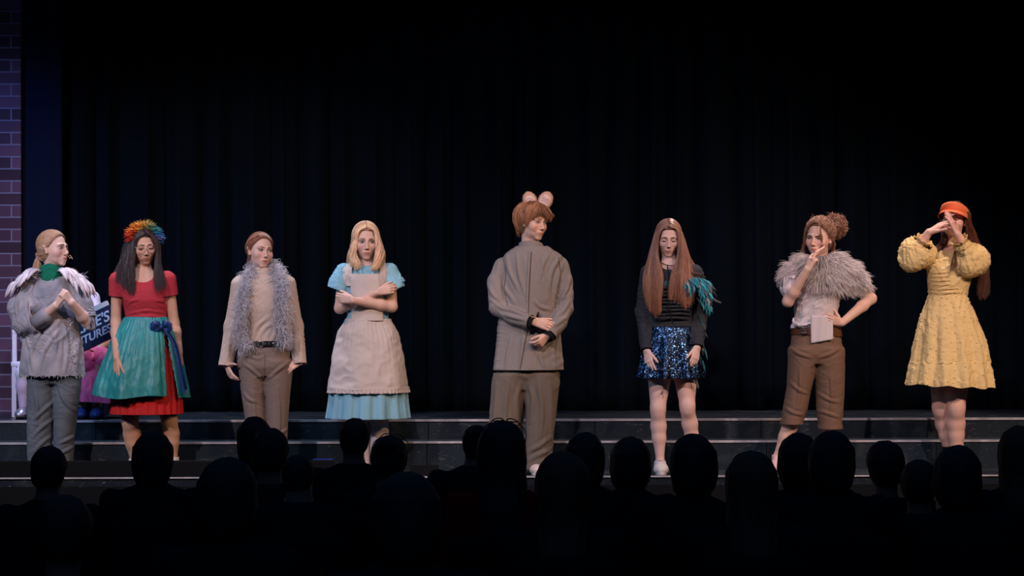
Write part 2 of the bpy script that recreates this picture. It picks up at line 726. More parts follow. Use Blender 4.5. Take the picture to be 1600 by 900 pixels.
# ------------------------------------------------------------------ people
class Head:
    def __init__(s, c, yaw, pitch, roll, S, male=False, slim=1.0):
        s.c = np.asarray(c, float)
        y, p, r = [math.radians(a) for a in (yaw, pitch, roll)]
        s.f = np.array([math.sin(y) * math.cos(p), -math.cos(y) * math.cos(p), math.sin(p)])
        sx = np.array([math.cos(y), math.sin(y), 0])
        u = np.cross(s.f, sx)
        u = -u if u[2] < 0 else u
        s.s = sx * math.cos(r) - u * math.sin(r)
        s.u = u * math.cos(r) + sx * math.sin(r)
        s.S, s.male, s.slim = S, male, slim
        s.R = np.stack([s.s, s.f, s.u], 1)

    def w(s, x, y, z):
        return s.c + s.S * (s.s * x + s.f * y + s.u * z)

    def wl(s, pts):
        return s.c + s.S * (np.asarray(pts, float) @ s.R.T)

    def loc(s, V):
        return ((V - s.c) @ s.R) / s.S

    def prim(s):
        L = []

        def E(c, r, k=0.012, op='+'):
            L.append((ellp(c, r), k, op))

        def Cn(a, b, r1, r2, k=0.008, op='+'):
            L.append((cone(a, b, r1, r2), k, op))
        sl = s.slim
        E((0, -0.015, 0.035), (.074, .093, .085))
        E((0, .026, -.016), (.065 * sl, .062, .080), .02)
        E((0, .024, -.060), (.048 * sl if not s.male else .055, .050, .038), .022)
        Cn((-.008, .068, -.092), (.008, .068, -.092), .0128, .0128, .022)
        for q in (-1, 1):
            E((q * .043 * sl, .056, -.020), (.021, .022, .024), .02)
            Cn((q * .012, .084, .026), (q * .044, .072, .026), .0075, .007, .012)
            E((q * .031, .1025, .007), (.0185, .0165, .0105), .012, '-')
            Cn((q * .076 * sl, -.005, .012), (q * .079 * sl, -.012, .020), .009, .011, .004)
            Cn((q * .076 * sl, -.005, .012), (q * .073 * sl, .000, -.022), .009, .008, .004)
            E((q * .087 * sl, .000, .008), (.007, .008, .014), .003, '-')
        E((0, .077, -.060), (.022, .013, .018), .018)
        Cn((0, .087, .012), (0, .102, -.024), .0058, .0070, .010)
        E((0, .1045, -.0275), (.0085, .0088, .0075), .007)
        for q in (-1, 1):
            E((q * .0105, .0965, -.0315), (.0062, .0085, .0062), .006)
        Cn((-.018, .0860, -.0572), (0, .0912, -.0565), .0018, .0030, .006)
        Cn((.018, .0860, -.0572), (0, .0912, -.0565), .0018, .0030, .006)
        Cn((-.008, .0885, -.0650), (.008, .0885, -.0650), .0036, .0036, .008)
        Cn((-.019, .0925, -.0585), (0, .0955, -.0605), .0008, .0010, .003, '-')
        Cn((.019, .0925, -.0585), (0, .0955, -.0605), .0008, .0010, .003, '-')
        c, R, S = s.c, s.R, s.S

        def f(X, Y, Z):
            x, y, z = (X - c[0]) / S, (Y - c[1]) / S, (Z - c[2]) / S
            a, b, d = [(x * R[0, i] + y * R[1, i] + z * R[2, i]).astype(np.float32) for i in range(3)]
            o = None
            for p, k, op in L:
                v = p.f(a, b, d)
                o = v if o is None else (sm(o, v, k) if op == '+' else -sm(-o, v, k))
            return o * S
        return Prim(f, s.c - .16 * S, s.c + .16 * S, 0.02)

    def tint(s, V, lip=(0.78, 0.42, 0.42), blush=0.12):
        q = s.loc(V)
        col = np.ones((len(V), 3))
        x, y, z = q[:, 0], q[:, 1], q[:, 2]
        d = np.sqrt((x / .0220) ** 2 + ((z + .0612 - 5.0 * x * x) / (.0080 - .0045 * np.minimum(1, (x / .022) ** 2))) ** 2)
        ml = np.clip((1.15 - d) / .25, 0, 1) * (y > .07)
        col = col * (1 - ml[:, None]) + np.array(lip) * ml[:, None]
        for sg in (-1, 1):
            db = np.sqrt((x - sg * .043) ** 2 + (z + .026) ** 2)
            mb = np.exp(-(db / .02) ** 2) * (y > .02) * blush
            col *= 1 - mb[:, None] * np.array([0.1, 1.0, 0.9])
            # skin tinted darker round the eyes
            de = np.sqrt(((x - sg * .031) / .021) ** 2 + ((z - .011) / .012) ** 2)
            me_ = np.exp(-de ** 4) * (y > .04) * 0.30
            col *= 1 - me_[:, None] * np.array([0.9, 1.1, 1.0])
        mc = np.exp(-((z + .0605 - 5.0 * x * x) / .0016) ** 2) * (np.abs(x) < .020) * (y > .075) * .6
        col *= 1 - mc[:, None]
        return col

    def face_parts(s, parent, iris=(90, 70, 50), gaze=(0, 0), closed=False, brow=(110, 75, 50), browlift=0.0, frown=0.0, lash=True, open_=1.0):
        for q in (-1, 1):
            c = np.array([q * .031, .0775, .008])
            g = Geo()
            if closed:
                g.ell(s.wl(c + [0, -.0005, .000]), np.array([.0165, .0105, .0085]) * s.S, R=s.R, n=16, m=12, col=(0.86, 0.74, 0.74))
                g.mk('eyelid', SKIN(s.skin), parent)
            else:
                def colf(v, c=c):
                    qv = s.loc(v)
                    d = np.hypot(qv[:, 0] - c[0] - gaze[0] * .0035, (qv[:, 2] - c[2] - gaze[1] * .003))
                    o = np.tile(np.array([.62, .60, .60]), (len(v), 1))
                    o[d < .0058] = lin(iris)
                    o[d < .0028] = (.01, .01, .01)
                    return o
                g.ell(s.wl(c), np.array([.0150, .0112, .0062 * open_]) * s.S, R=s.R, n=36, m=26, col=colf)
                g.mk('eye', mat('eye_surface', (255, 255, 255), rough=.15, attr=True, spec=.5), parent)
            # upper lash line
            if lash:
                t = np.linspace(-1, 1, 9)
                zz = (.0062 * open_ * np.sqrt(np.clip(1 - t ** 2 * .9, 0, 1))) if not closed else -.0055 * np.sqrt(np.clip(1 - t ** 2 * .9, 0, 1))
                pts = np.stack([q * .031 + t * .0160, .0885 - .006 * t ** 2 + 0 * t, .008 + zz], 1)
                if closed:
                    pts[:, 1] = .0865 - .006 * t ** 2
                V, F, cc = tubes([s.wl(pts)], np.array([.0008] + [.0017] * 7 + [.0008]) * s.S, 5)
                mk('eyelashes', mat('lash_dark', (38, 26, 22), rough=.8), V, F, parent) if False else mk('eyelashes', V, F, mat('lash_dark', (38, 26, 22), rough=.8), parent)
            t = np.linspace(0, 1, 8)
            xs = q * (.013 + t * .034)
            zz = .0285 + browlift + .0035 * np.sin(t * 2.4) - .003 * t - frown * (1 - t) * .006
            pts = np.stack([xs, .0945 - .018 * t ** 1.6 - .002, zz], 1)
            V, F, cc = tubes([s.wl(pts)], np.array([.0018, .0026, .0027, .0026, .0024, .002, .0016, .0007]) * s.S, 6, flat=1.0)
            mk('eyebrow', V, F, mat('brow_%d_%d' % (brow[0], brow[1]), brow, rough=.9), parent)

    def hairline(s, t=.010, low=-.02, dz=0.0, k=.006, back=-.075):
        """close cap of hair over the skull, open at the face; returns a Prim"""
        c, R, S = s.c, s.R, s.S
        cr = ellp((0, -0.015, 0.035), (.074 + t, .093 + t, .085 + t))
        nk = ellp((0, -.038, -.015), (.062 + t, .062 + t, .066 + t))
        zs = [-.14, -.02, .02, .05, .08, .098, .115, .15]
        ys = [.000, .006, .018, .036, .056, .074, .10, .25]

        def f(X, Y, Z):
            x, y, z = (X - c[0]) / S, (Y - c[1]) / S, (Z - c[2]) / S
            a, b, d = [(x * R[0, i] + y * R[1, i] + z * R[2, i]).astype(np.float32) for i in range(3)]
            o = sm(cr.f(a, b, d), nk.f(a, b, d), .02)
            y0 = np.interp(d + dz, zs, ys)
            o = np.maximum(o, (b - y0) * .75)
            o = np.maximum(o, back - d)
            # leave the ears free
            e = np.sqrt((b - .002) ** 2 / .018 ** 2 + (d + .002) ** 2 / .028 ** 2) - 1
            if low is not None:
                o = np.maximum(o, -e * .02)
            return o * S
        return Prim(f, s.c - .18 * S, s.c + .18 * S, k)

    def skull(s, pts, t=.010):
        """push head-local points onto the skull ellipsoid grown by t"""
        p = np.asarray(pts, float) - np.array([0, -.015, .035])
        r = np.array([.074 + t, .093 + t, .085 + t])
        k = np.sqrt(((p / r) ** 2).sum(-1, keepdims=True))
        return p / np.maximum(k, 1e-6) + np.array([0, -.015, .035])

    def skull_strands(s, starts, ends, K=12, t=.012, tj=.003, mids=None, rad=.0022, side=5):
        A, B = np.asarray(starts, float), np.asarray(ends, float)
        u = np.linspace(0, 1, K)[None, :, None]
        pth = A[:, None] * (1 - u) + B[:, None] * u
        if mids is not None:
            M = np.asarray(mids, float)[:, None]
            pth = A[:, None] * (1 - u) ** 2 + 2 * M * u * (1 - u) + B[:, None] * u ** 2
        tt = t + RNG.uniform(-tj, tj, (len(A), 1, 1))
        p = pth - np.array([0, -.015, .035])
        r = np.array([.074, .093, .085]) + tt
        k = np.sqrt(((p / r) ** 2).sum(-1, keepdims=True))
        pth = p / np.maximum(k, 1e-6) + np.array([0, -.015, .035])
        return s.wl(pth)


_skins = {}


def SKIN(rgb):
    rgb = tuple(rgb)
    if rgb not in _skins:
        _skins[rgb] = mat('skin_%d_%d_%d' % rgb, rgb, rough=.55, spec=.3, attr=True, sss=.12, bump=.15, bscale=220)
    return _skins[rgb]


class Person:
    def __init__(s, Y, label, feetpx, skin=(226, 178, 158), ground=0.0, group=None):
        s.Y, s.skin = Y, skin
        q = P(feetpx, 740, Y)
        s.root = thing('person', label, 'person', (q[0], Y, ground), group)
        s.root['_o'] = [float(q[0]), float(Y), float(ground)]
        s.pr, s.boxes = [], []
        s.hd = None
        s.ground = ground

    def P(s, px, py, dy=0.0):
        return P(px, py, s.Y + dy)

    def rows(s, rr, dy=0.0):
        out = []
        for r in rr:
            py, xl, xr, b = r[:4]
            d = dy + (r[4] if len(r) > 4 else 0)
            l, q = s.P(xl, py, d), s.P(xr, py, d)
            out.append(((l[2] + q[2]) / 2, (l[0] + q[0]) / 2, s.Y + d, (q[0] - l[0]) / 2, b))
        return out

    def head(s, px, py, dy, yaw, pitch, roll, S, male=False, slim=1.0, neck=None, nr=.050):
        s.hd = Head(s.P(px, py, dy), yaw, pitch, roll, S, male, slim)
        s.hd.skin = s.skin
        s.pr.append(s.hd.prim())
        a = s.hd.w(0, -.018, -.045)
        s.pr.append(cone(a, neck, nr, nr * 1.06, .025))
        s.pr.append(cone(neck, neck + np.array([0, 0.005, -.05]), nr * 1.05, nr * 1.12, .03))
        s.boxes.append((s.hd.c - .135 * S, s.hd.c + .135 * S, .0030))
        return s.hd

    def arm(s, sh, el, wr, r=(.047, .038, .025)):
        sh, el, wr = map(np.asarray, (sh, el, wr))
        s.pr.append(cone(sh, el, r[0], r[1], .03))
        m = el + (wr - el) * .3
        s.pr.append(cone(el, m, r[1] * .96, r[1] * 1.02, .02))
        s.pr.append(cone(m, wr, r[1] * 1.02, r[2], .02))

    def leg(s, hip, kn, an, toe, r=(.085, .052, .036), calf=1.0):
        hip, kn, an, toe = map(np.asarray, (hip, kn, an, toe))
        s.pr.append(cone(hip, kn, r[0], r[1] * .96, .03))
        b = np.array([0, .012, 0])
        m = kn + (an - kn) * .33 + b * 1.4
        s.pr.append(cone(kn + b * .4, m, r[1] * .93, r[1] * .96 * calf, .02))
        s.pr.append(cone(m, m + (an - m) * .35, r[1] * .96 * calf, r[1] * .84 * calf, .02))
        s.pr.append(cone(m + (an - m) * .35, an, r[1] * .84 * calf, r[2], .02))
        s.pr.append(cone(kn + [0, -.012, .010], kn + [0, -.012, -.030], r[1] * .66, r[1] * .56, .04))
        heel = np.array([an[0], an[1] + .022, s.ground + .032])
        s.pr.append(cone(an, heel, r[2] * .95, .022, .02))
        ball = an * [1, 1, 0] + (toe - an) * [.6, .6, 0] + [0, 0, s.ground + .030]
        s.pr.append(cone(an + [0, 0, -.015], ball, r[2] * .75, .020, .02))
        s.pr.append(cone(ball, ball + (toe - an) * [.3, .3, 0] - [0, 0, .006], .019, .013, .02))

    def hand(s, wr, tip, n, thumb, curl=(.3, .35, .4, .45), spread=1.0, L=.172, th=(.55, .75, .25), thb=.3, box=True):
        """wr wrist, tip a point the fingers head for, n palm normal, thumb a direction the thumb side faces"""
        wr = np.asarray(wr, float)
        d = nrm(np.asarray(tip) - wr)
        n = np.asarray(n, float)
        n = nrm(n - d * (n @ d))
        t = np.cross(d, n)
        if t @ np.asarray(thumb, float) < 0:
            t = -t
        pts = [wr]
        for i in range(4):
            kn = wr + d * L * (.50 - .015 * abs(i - 1)) + t * L * (.155 - .105 * i) * (0.86 + .08 * spread) - n * L * .02 * (1 - abs(i - 1.5) / 1.5)
            base = wr + d * L * .06 + t * L * (.085 - .057 * i)
            s.pr.append(cone(base, kn, L * .075, L * .058, .010, flat=None))
            fl = L * (.41, .46, .43, .34)[i]
            ang = 0.0
            p = kn
            fan = (t * (1.5 - i) * .034 * spread)
            for j, (fr, cu) in enumerate(((.45, .40), (.31, .36), (.24, .24))):
                ang += curl[i] * cu * 2.6
                dd = nrm((d + fan) * math.cos(ang) + n * math.sin(ang))
                q = p + dd * fl * fr
                s.pr.append(cone(p, q, L * (.054, .050, .045)[j], L * (.050, .045, .038)[j], .0022 if j or 1 else .004))
                p = q
                pts.append(q)
        b = wr + d * L * .10 + t * L * .09 + n * L * .03
        td = nrm(d * th[0] + t * th[1] + n * th[2])
        p = b
        for j, (fr, r1, r2) in enumerate(((.26, .082, .062), (.19, .060, .052), (.15, .052, .042))):
            if j:
                td = nrm(td + d * thb * .8 - t * thb * .35 + n * thb * .35)
            q = p + td * L * fr
            s.pr.append(cone(p, q, L * r1, L * r2, .008 if j == 0 else .003))
            p = q
            pts.append(q)
        if box:
            pts = np.array(pts)
            s.boxes.append((pts.min(0) - .018, pts.max(0) + .018, .0026))

    def body(s, h=.0065, lip=(0.80, 0.45, 0.45), blush=.12, extra=None):
        lo, hi = bounds(s.pr)
        parts = []
        V, F = nets(s.pr, lo, hi, h)
        V = smooth_mesh(V, F, 1, .4)
        cen = V[F].mean(1)
        keep = np.ones(len(F), bool)
        for b in s.boxes:
            keep &= ~((cen > b[0] + .011) & (cen < b[1] - .011)).all(1)
        V, F, _ = compact(V, F[keep])
        parts.append((V, F))
        for k, b in enumerate(s.boxes):
            v, f = nets(s.pr, b[0], b[1], b[2])
            if not len(f):
                continue
            cen = v[f].mean(1)
            kp = ((cen > b[0] + b[2] * 1.2) & (cen < b[1] - b[2] * 1.2)).all(1)
            for b2 in s.boxes[:k]:
                kp &= ~((cen > b2[0] + .006) & (cen < b2[1] - .006)).all(1)
            v = smooth_mesh(v, f, 1, .35)
            v, f, _ = compact(v, f[kp])
            parts.append((v, f))
        n, VV, FF = 0, [], []
        for v, f in parts:
            VV.append(v)
            FF.append(f + n)
            n += len(v)
        V, F = np.concatenate(VV), np.concatenate(FF)
        col = s.hd.tint(V, lip, blush) if s.hd is not None else np.ones((len(V), 3))
        mot = 1 + .05 * noise(V * 30)
        col = col * mot[:, None]
        if extra:
            col = extra(V, col)
        o = mk('body', V, F, SKIN(s.skin), s.root, col=col)
        return o


def part_hair(hd, n=900, base=.95, t=.012, rad=.0016, low=.0):
    """short top layer from a centre parting over both sides of the skull"""
    y = RNG.uniform(-.095, .066, n)
    sg = np.where(RNG.uniform(0, 1, n) < .5, -1., 1.)
    zt = .035 + .085 * np.sqrt(np.clip(1 - ((y + .015) / .093) ** 2, 0, 1))
    st = np.stack([sg * .002, y, zt], 1)
    en = np.stack([sg * .080, y * .72 + RNG.normal(0, .006, n), np.full(n, low) + RNG.uniform(-.02, .02, n)], 1)
    en[:, 1] = np.minimum(en[:, 1], .024)
    md = np.stack([sg * .058, np.minimum(y * .8, .045), zt + .008], 1)
    pth = hd.skull_strands(st, en, 14, t, .003, md)
    return tubes(pth, np.array([.5] + [1] * 11 + [.8, .4])[None] * rad * RNG.uniform(.8, 1.2, (n, 1)), 3, cols=(base + RNG.uniform(-.28, .28, (n, 1))) * np.ones((1, 3)))


def hair_sheet(guides, n, K=26, jit=.006, wave=0.0, wf=3.0, rad=.0024, dens=1.8, fine=.62, tree=None, td=.006, tip=.35, lock=0, base=1.0, vary=.25, end=0.12, thick=.0, tint=None, sides=3):
    """strands spread between neighbouring guide curves; returns V,F,col"""
    n = int(n * dens)
    rad = rad * fine
    G = np.stack([resample(g, K) for g in guides])
    M = len(G)
    u = RNG.uniform(0, M - 1, n)
    if lock:
        u = (np.round(u * lock) + RNG.normal(0, .22, n)) / lock
        u = np.clip(u, 0, M - 1.0001)
    i = np.minimum(M - 2, u.astype(int)) if M > 1 else np.zeros(n, int)
    f = (u - i)[:, None, None]
    Pt = G[i] * (1 - f) + G[i + 1] * f if M > 1 else np.repeat(G, n, 0)
    tt = np.linspace(0, 1, K)[None, :, None]
    amp = (.35 + .65 * tt)
    Pt = Pt + RNG.normal(0, jit, (n, 1, 3)) * amp
    ph = RNG.uniform(0, 6.28, (n, 1))
    if lock:
        ph = np.round(u * lock)[:, None] * 1.7 + RNG.normal(0, .35, (n, 1))
    if wave:
        wv = np.sin(tt[:, :, 0] * wf * 6.283 + ph) * wave * np.clip(tt[:, :, 0] * 3 - .5, 0, 1)
        wv2 = np.cos(tt[:, :, 0] * wf * 6.283 + ph) * wave * np.clip(tt[:, :, 0] * 3 - .5, 0, 1)
        Pt = Pt + np.stack([wv, wv2 * .8, 0 * wv], 2)
    cut = 1 - np.abs(RNG.normal(0, end, n))
    cut = np.clip(cut, .5, 1)
    # shorten strands
    for a in range(n):
        L = np.linspace(0, cut[a], K) * (K - 1)
        k0 = np.minimum(K - 2, L.astype(int))
        ff = (L - k0)[:, None]
        Pt[a] = Pt[a, k0] * (1 - ff) + Pt[a, k0 + 1] * ff
    if tree is not None:
        Pt = drape(Pt, tree, td, K // 3)
    r = rad * np.interp(np.linspace(0, 1, K), [0, .1, .7, 1], [.8, 1, .9, tip])[None, :] * RNG.uniform(.7, 1.25, (n, 1))
    lk = np.floor(u * (lock or 6) + .5)
    c = ((1 + RNG.uniform(-vary, vary, n)) * (1 + .30 * np.sin(lk * 12.9)))[:, None] * np.array([1, 1, 1]) * base
    if tint is not None:
        c = c * tint
    return tubes(Pt, r, sides, cols=c)


def hairmat(name, rgb, rough=.42):
    return mat(name, rgb, rough=rough, spec=.45, attr=True)


def ribbon_tube(pts, r, K=24, sides=8, flat=1.0, ref=(0.13, .97, .21)):
    p = resample(pts, K)
    rr = np.interp(np.linspace(0, 1, K), np.linspace(0, 1, len(r)), r) if hasattr(r, '__len__') else np.full(K, r)
    return tubes([p], rr, sides, flat=flat, ref=ref)


def shoe(parent, an, toe, m, ms, ground=0.0, w=.040, high=0, lace=None):
    """shoe with sole; an ankle point, toe tip (x,y)"""
    an = np.asarray(an, float)
    tx = np.array([toe[0], toe[1], ground + .030])
    d = nrm(np.array([tx[0] - an[0], tx[1] - an[1], 0]))
    heel = np.array([an[0], an[1], ground + .032]) - d * .028
    ball = heel + (tx - heel) * .68
    pr = [cone(heel, heel + [0, 0, .028], w * .80, w * .74, .02),
          cone(heel + [0, 0, .004], ball, w * .78, w * .95, .03, flat=((0, 0, 1), .85)),
          cone(ball, tx - d * .02, w * .95, w * .72, .03, flat=((0, 0, 1), .72)),
          cone(an * [1, 1, 0] + [0, 0, ground + .07 + high], ball + [0, 0, .012], w * .82, w * .72, .03)]
    if high:
        pr.append(cone(an * [1, 1, 0] + [0, 0, ground + .06], an * [1, 1, 0] + [0, 0, ground + .07 + high], w * .85, w * .9, .02))
    top = ground + .082 + high
    o = garment('shoe', pr, m, parent, h=.005, cuts=[((an[0], an[1], ground + .008), (0, 0, -1), .4), ((an[0], an[1], top), (0, 0, 1), .12)], solid=.002)
    # sole
    side = np.array([-d[1], d[0], 0])
    out = []
    for t in np.linspace(0, 2 * math.pi, 28, endpoint=False):
        c, s_ = math.cos(t), math.sin(t)
        ww = w * (.98 if c > 0 else .86)
        mid = (heel + tx) / 2
        half = np.linalg.norm((tx - heel)[:2]) / 2 + w * .62
        out.append(mid + d * c * half + side * s_ * ww * (1 - .12 * c * c))
    out = np.array(out)
    V = []
    for z in (ground + .001, ground + .014, ground + .015):
        q = out.copy()
        q[:, 2] = z
        V.append(q)
    n = 28
    V = np.concatenate(V + [out.mean(0)[None] * [1, 1, 0] + [0, 0, ground + .015], out.mean(0)[None] * [1, 1, 0] + [0, 0, ground + .001]])
    F = [[a * n + j, a * n + (j + 1) % n, (a + 1) * n + (j + 1) % n, (a + 1) * n + j] for a in range(2) for j in range(n)]
    T = [[2 * n + j, 2 * n + (j + 1) % n, 3 * n] for j in range(n)] + [[(j + 1) % n, j, 3 * n + 1] for j in range(n)]
    so = mk('sole', V, [np.array(F), np.array(T)], ms, None, smooth=False)
    so.data.transform(Matrix.Translation(-Vector(parent['_o'])))
    so.parent = o
    if lace:
        g = Geo()
        for k in range(4):
            c = ball + (an * [1, 1, 0] + [0, 0, ground + .09] - ball) * (.15 + .2 * k) + np.array([0, 0, w * .62])
            c = c - d * .0
            v, f, cc = ribbon_tube([c - side * .016 + d * -.004, c + [0, 0, .005], c + side * .016 + d * .006], .0022, 6, 5)
            g.add(v, f)
        la = g.mk('lace', lace, None)
        la.data.transform(Matrix.Translation(-Vector(parent['_o'])))
        la.parent = o
    return o


def sleeve(p, a, b, c, ra, rb, rc_, cutr=.10, ext=.03, k=.03):
    """sleeve prims shoulder-elbow-cuff and the cut at the cuff; radii at each"""
    a, b, c = map(np.asarray, (a, b, c))
    d = nrm(c - b)
    e = c + d * ext
    pr = [cone(a, b, ra, rb, k), cone(b, e, rb, rc_, k)]
    return pr, (c, d, cutr)


def under(o, par, R):
    """make o (built in world coordinates) a child of the part par of the person rooted at R"""
    o.data.transform(Matrix.Translation(-Vector(R['_o'])))
    o.parent = par
    return o


# ------------------------------------------------------------------ the setting
STAGE_FRONT = -0.235
PLAT_Z, MID_Z = 0.329, 0.194
STEP1, STEP2 = 0.32, 0.62


def scuffed(name, rgb, edge=False, rough=.38):
    """black stage paint with scuffs and chalky scratches"""
    m = bpy.data.materials.new(name)
    m.use_nodes = True
    nt = m.node_tree
    b = nt.nodes['Principled BSDF']
    tc = nt.nodes.new('ShaderNodeTexCoord')

    def nz(scale, st, det, lo, hi, dist=0.0):
        mp = nt.nodes.new('ShaderNodeMapping')
        mp.inputs['Scale'].default_value = st
        nt.links.new(tc.outputs['Object'], mp.inputs['Vector'])
        n = nt.nodes.new('ShaderNodeTexNoise')
        n.inputs['Scale'].default_value = scale
        n.inputs['Detail'].default_value = det
        n.inputs['Distortion'].default_value = dist
        nt.links.new(mp.outputs[0], n.inputs['Vector'])
        r = nt.nodes.new('ShaderNodeValToRGB')
        r.color_ramp.elements[0].position = lo
        r.color_ramp.elements[1].position = hi
        nt.links.new(n.outputs['Fac'], r.inputs[0])
        return r.outputs[0]
    a = nz(4.5, (1, 1, 1), 7, .52, .74, 1.2)
    c = nz(13, (.6, 1, 2.4), 3, .66, .70, 3.0)
    d = nz(60, (1, 1, 1), 2, .69, .73)
    ad = nt.nodes.new('ShaderNodeMath')
    ad.operation = 'MULTIPLY_ADD'
    nt.links.new(a, ad.inputs[0])
    ad.inputs[1].default_value = .25
    nt.links.new(c, ad.inputs[2])
    ad2 = nt.nodes.new('ShaderNodeMath')
    ad2.operation = 'MULTIPLY_ADD'
    nt.links.new(d, ad2.inputs[0])
    ad2.inputs[1].default_value = .8
    nt.links.new(ad.outputs[0], ad2.inputs[2])
    mx = nt.nodes.new('ShaderNodeMix')
    mx.data_type = 'RGBA'
    mx.inputs[6].default_value = (*lin(rgb), 1)
    mx.inputs[7].default_value = (.11, .12, .13, 1)
    nt.links.new(ad2.outputs[0], mx.inputs[0])
    nt.links.new(mx.outputs[2], b.inputs['Base Color'])
    b.inputs['Roughness'].default_value = rough
    b.inputs['Specular IOR Level'].default_value = .4
    return m


stage_paint = scuffed('stage_paint', (26, 34, 42), rough=.34)
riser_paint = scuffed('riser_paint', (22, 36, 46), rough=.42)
black = mat('black_paint', (20, 21, 24), rough=.9, spec=.1)
metal = mat('worn_metal_trim', (205, 200, 205), rough=.42, metal=.3, var=.35, vscale=9, bump=.4, bscale=30)


def sbox(name, lo, hi, m, kind='structure', bev=0.0):
    c = np.array([(lo[0] + hi[0]) / 2, (lo[1] + hi[1]) / 2, lo[2]])
    o = Geo().box(lo, hi, bev=bev).mk(name, m, None, origin=c, smooth=False)
    if kind:
        o['kind'] = kind
    return o


sbox('stage_floor', (-5.2, STAGE_FRONT, -.06), (5.2, STEP1, 0), stage_paint)
sbox('trim_1', (-5.2, STAGE_FRONT - .012, -.009), (5.2, STAGE_FRONT, .001), metal)
sbox('wall_stage_front', (-7.5, STAGE_FRONT, -.80), (7.5, STAGE_FRONT + .06, -.06), black)
sbox('trim_2', (-5.2, STEP1 - .010, MID_Z - .012), (5.2, STEP1 + .012, MID_Z + .002), metal)
sbox('trim_3', (-5.2, STEP2 - .010, PLAT_Z - .013), (5.2, STEP2 + .012, PLAT_Z + .002), metal)
# steps in 1.22 m units, as the joints in the risers show
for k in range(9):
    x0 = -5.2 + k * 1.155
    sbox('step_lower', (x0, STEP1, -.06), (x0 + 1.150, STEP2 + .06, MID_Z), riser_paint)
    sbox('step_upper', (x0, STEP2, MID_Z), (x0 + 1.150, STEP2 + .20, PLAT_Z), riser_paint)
sbox('platform_floor', (-5.2, STEP2 + .20, -.06), (5.2, 2.6, PLAT_Z), stage_paint)

# low black footlight housing at the stage edge on the left
q = P(520, 717, -.2)
fl = Geo().box((-5.1, -.232, .0), (q[0], -.19, q[2]), bev=.008).mk('footlight_housing', black, None, origin=(-3.2, -.2, 0), smooth=False)
tag(fl, 'long low black footlight housing lying along the stage edge at the left', 'stage equipment')


def curtain(name, x0, x1, y, z0, z1, period, amp, m, seed):
    nx, nz = int((x1 - x0) / .018), 26
    X = np.linspace(x0, x1, nx)
    Z = np.linspace(z0, z1, nz)
    ph = np.interp(X, np.linspace(x0, x1, 40), np.cumsum(np.random.default_rng(seed).uniform(.55, 1.45, 40)) * 2 * np.pi * (x1 - x0) / 40 / period)
    V = []
    for z in Z:
        sh = .25 * np.sin(z * 1.3 + X * 2)
        w_ = np.sin(ph + sh * .5)
        V.append(np.stack([X + .012 * np.sin(2 * ph), y + amp * (w_ + .25 * np.sin(2.3 * ph + z * .4)), np.full(nx, z)], 1))
    V = np.concatenate(V)
    i = np.arange(nz - 1)[:, None] * nx + np.arange(nx - 1)[None]
    F = np.stack([i, i + 1, i + nx + 1, i + nx], -1).reshape(-1, 4)
    return mk(name, V, F, m, None, origin=((x0 + x1) / 2, y, z0), solid=.004)


velvet = mat('black_velvet', (5, 12, 20), rough=1.0, spec=.05, bump=.3, bscale=200)
cu = curtain('stage_curtain', -3.42, 5.2, 1.90, PLAT_Z, 5.2, .26, .055, velvet, 4)
tag(cu, 'black velvet stage curtain hanging in deep folds behind the whole platform', 'curtain')
wing = mat('navy_velvet', (16, 24, 44), rough=1.0, spec=.05)
cu = curtain('wing_curtain', -3.72, -3.36, 1.78, PLAT_Z, 5.2, .40, .012, wing, 9)
tag(cu, 'narrow dark blue side curtain between the brick flat and the black curtain', 'curtain')

# painted brick flat
bm_ = bpy.data.materials.new('painted_brick')
bm_.use_nodes = True
nt = bm_.node_tree
bs = nt.nodes['Principled BSDF']
tc = nt.nodes.new('ShaderNodeTexCoord')
mp = nt.nodes.new('ShaderNodeMapping')
mp.inputs['Rotation'].default_value = (math.pi / 2, 0, 0)
mp.inputs['Location'].default_value = (-.119, 0.019, 0)
nt.links.new(tc.outputs['Object'], mp.inputs['Vector'])
br = nt.nodes.new('ShaderNodeTexBrick')
br.inputs['Scale'].default_value = 1
br.inputs['Brick Width'].default_value = .19
br.inputs['Row Height'].default_value = .0905
br.inputs['Mortar Size'].default_value = .0055
br.inputs['Mortar Smooth'].default_value = .3
br.inputs['Color1'].default_value = (*lin((98, 70, 92)), 1)
br.inputs['Color2'].default_value = (*lin((46, 30, 44)), 1)
br.inputs['Mortar'].default_value = (*lin((116, 120, 142)), 1)
nt.links.new(mp.outputs[0], br.inputs['Vector'])
nt.links.new(br.outputs['Color'], bs.inputs['Base Color'])
bs.inputs['Roughness'].default_value = .85
xr = P(35.5, 300, 1.78)[0]
o = Geo().box((-5.2, 1.74, PLAT_Z), (xr, 1.77, 5.2)).mk('wall_brick_flat', bm_, None, origin=(xr, 1.75, PLAT_Z), smooth=False)
struct(o)

# auditorium: raked floor, black side walls
fz = lambda y: -.80 + (-y) * .011 if y > -6 else -.734 + (-6 - y) * .02
V = np.array([[-7.5, STAGE_FRONT, -.80], [7.5, STAGE_FRONT, -.80], [7.5, -15.5, fz(-15.5)], [-7.5, -15.5, fz(-15.5)]])
V = np.concatenate([V, V - [0, 0, .1]])
F = np.array([[0, 3, 2, 1], [4, 5, 6, 7], [0, 1, 5, 4], [1, 2, 6, 5], [2, 3, 7, 6], [3, 0, 4, 7]])
struct(mk('floor', V, F, mat('hall_carpet', (34, 36, 42), rough=1, spec=0.05), None, smooth=False))

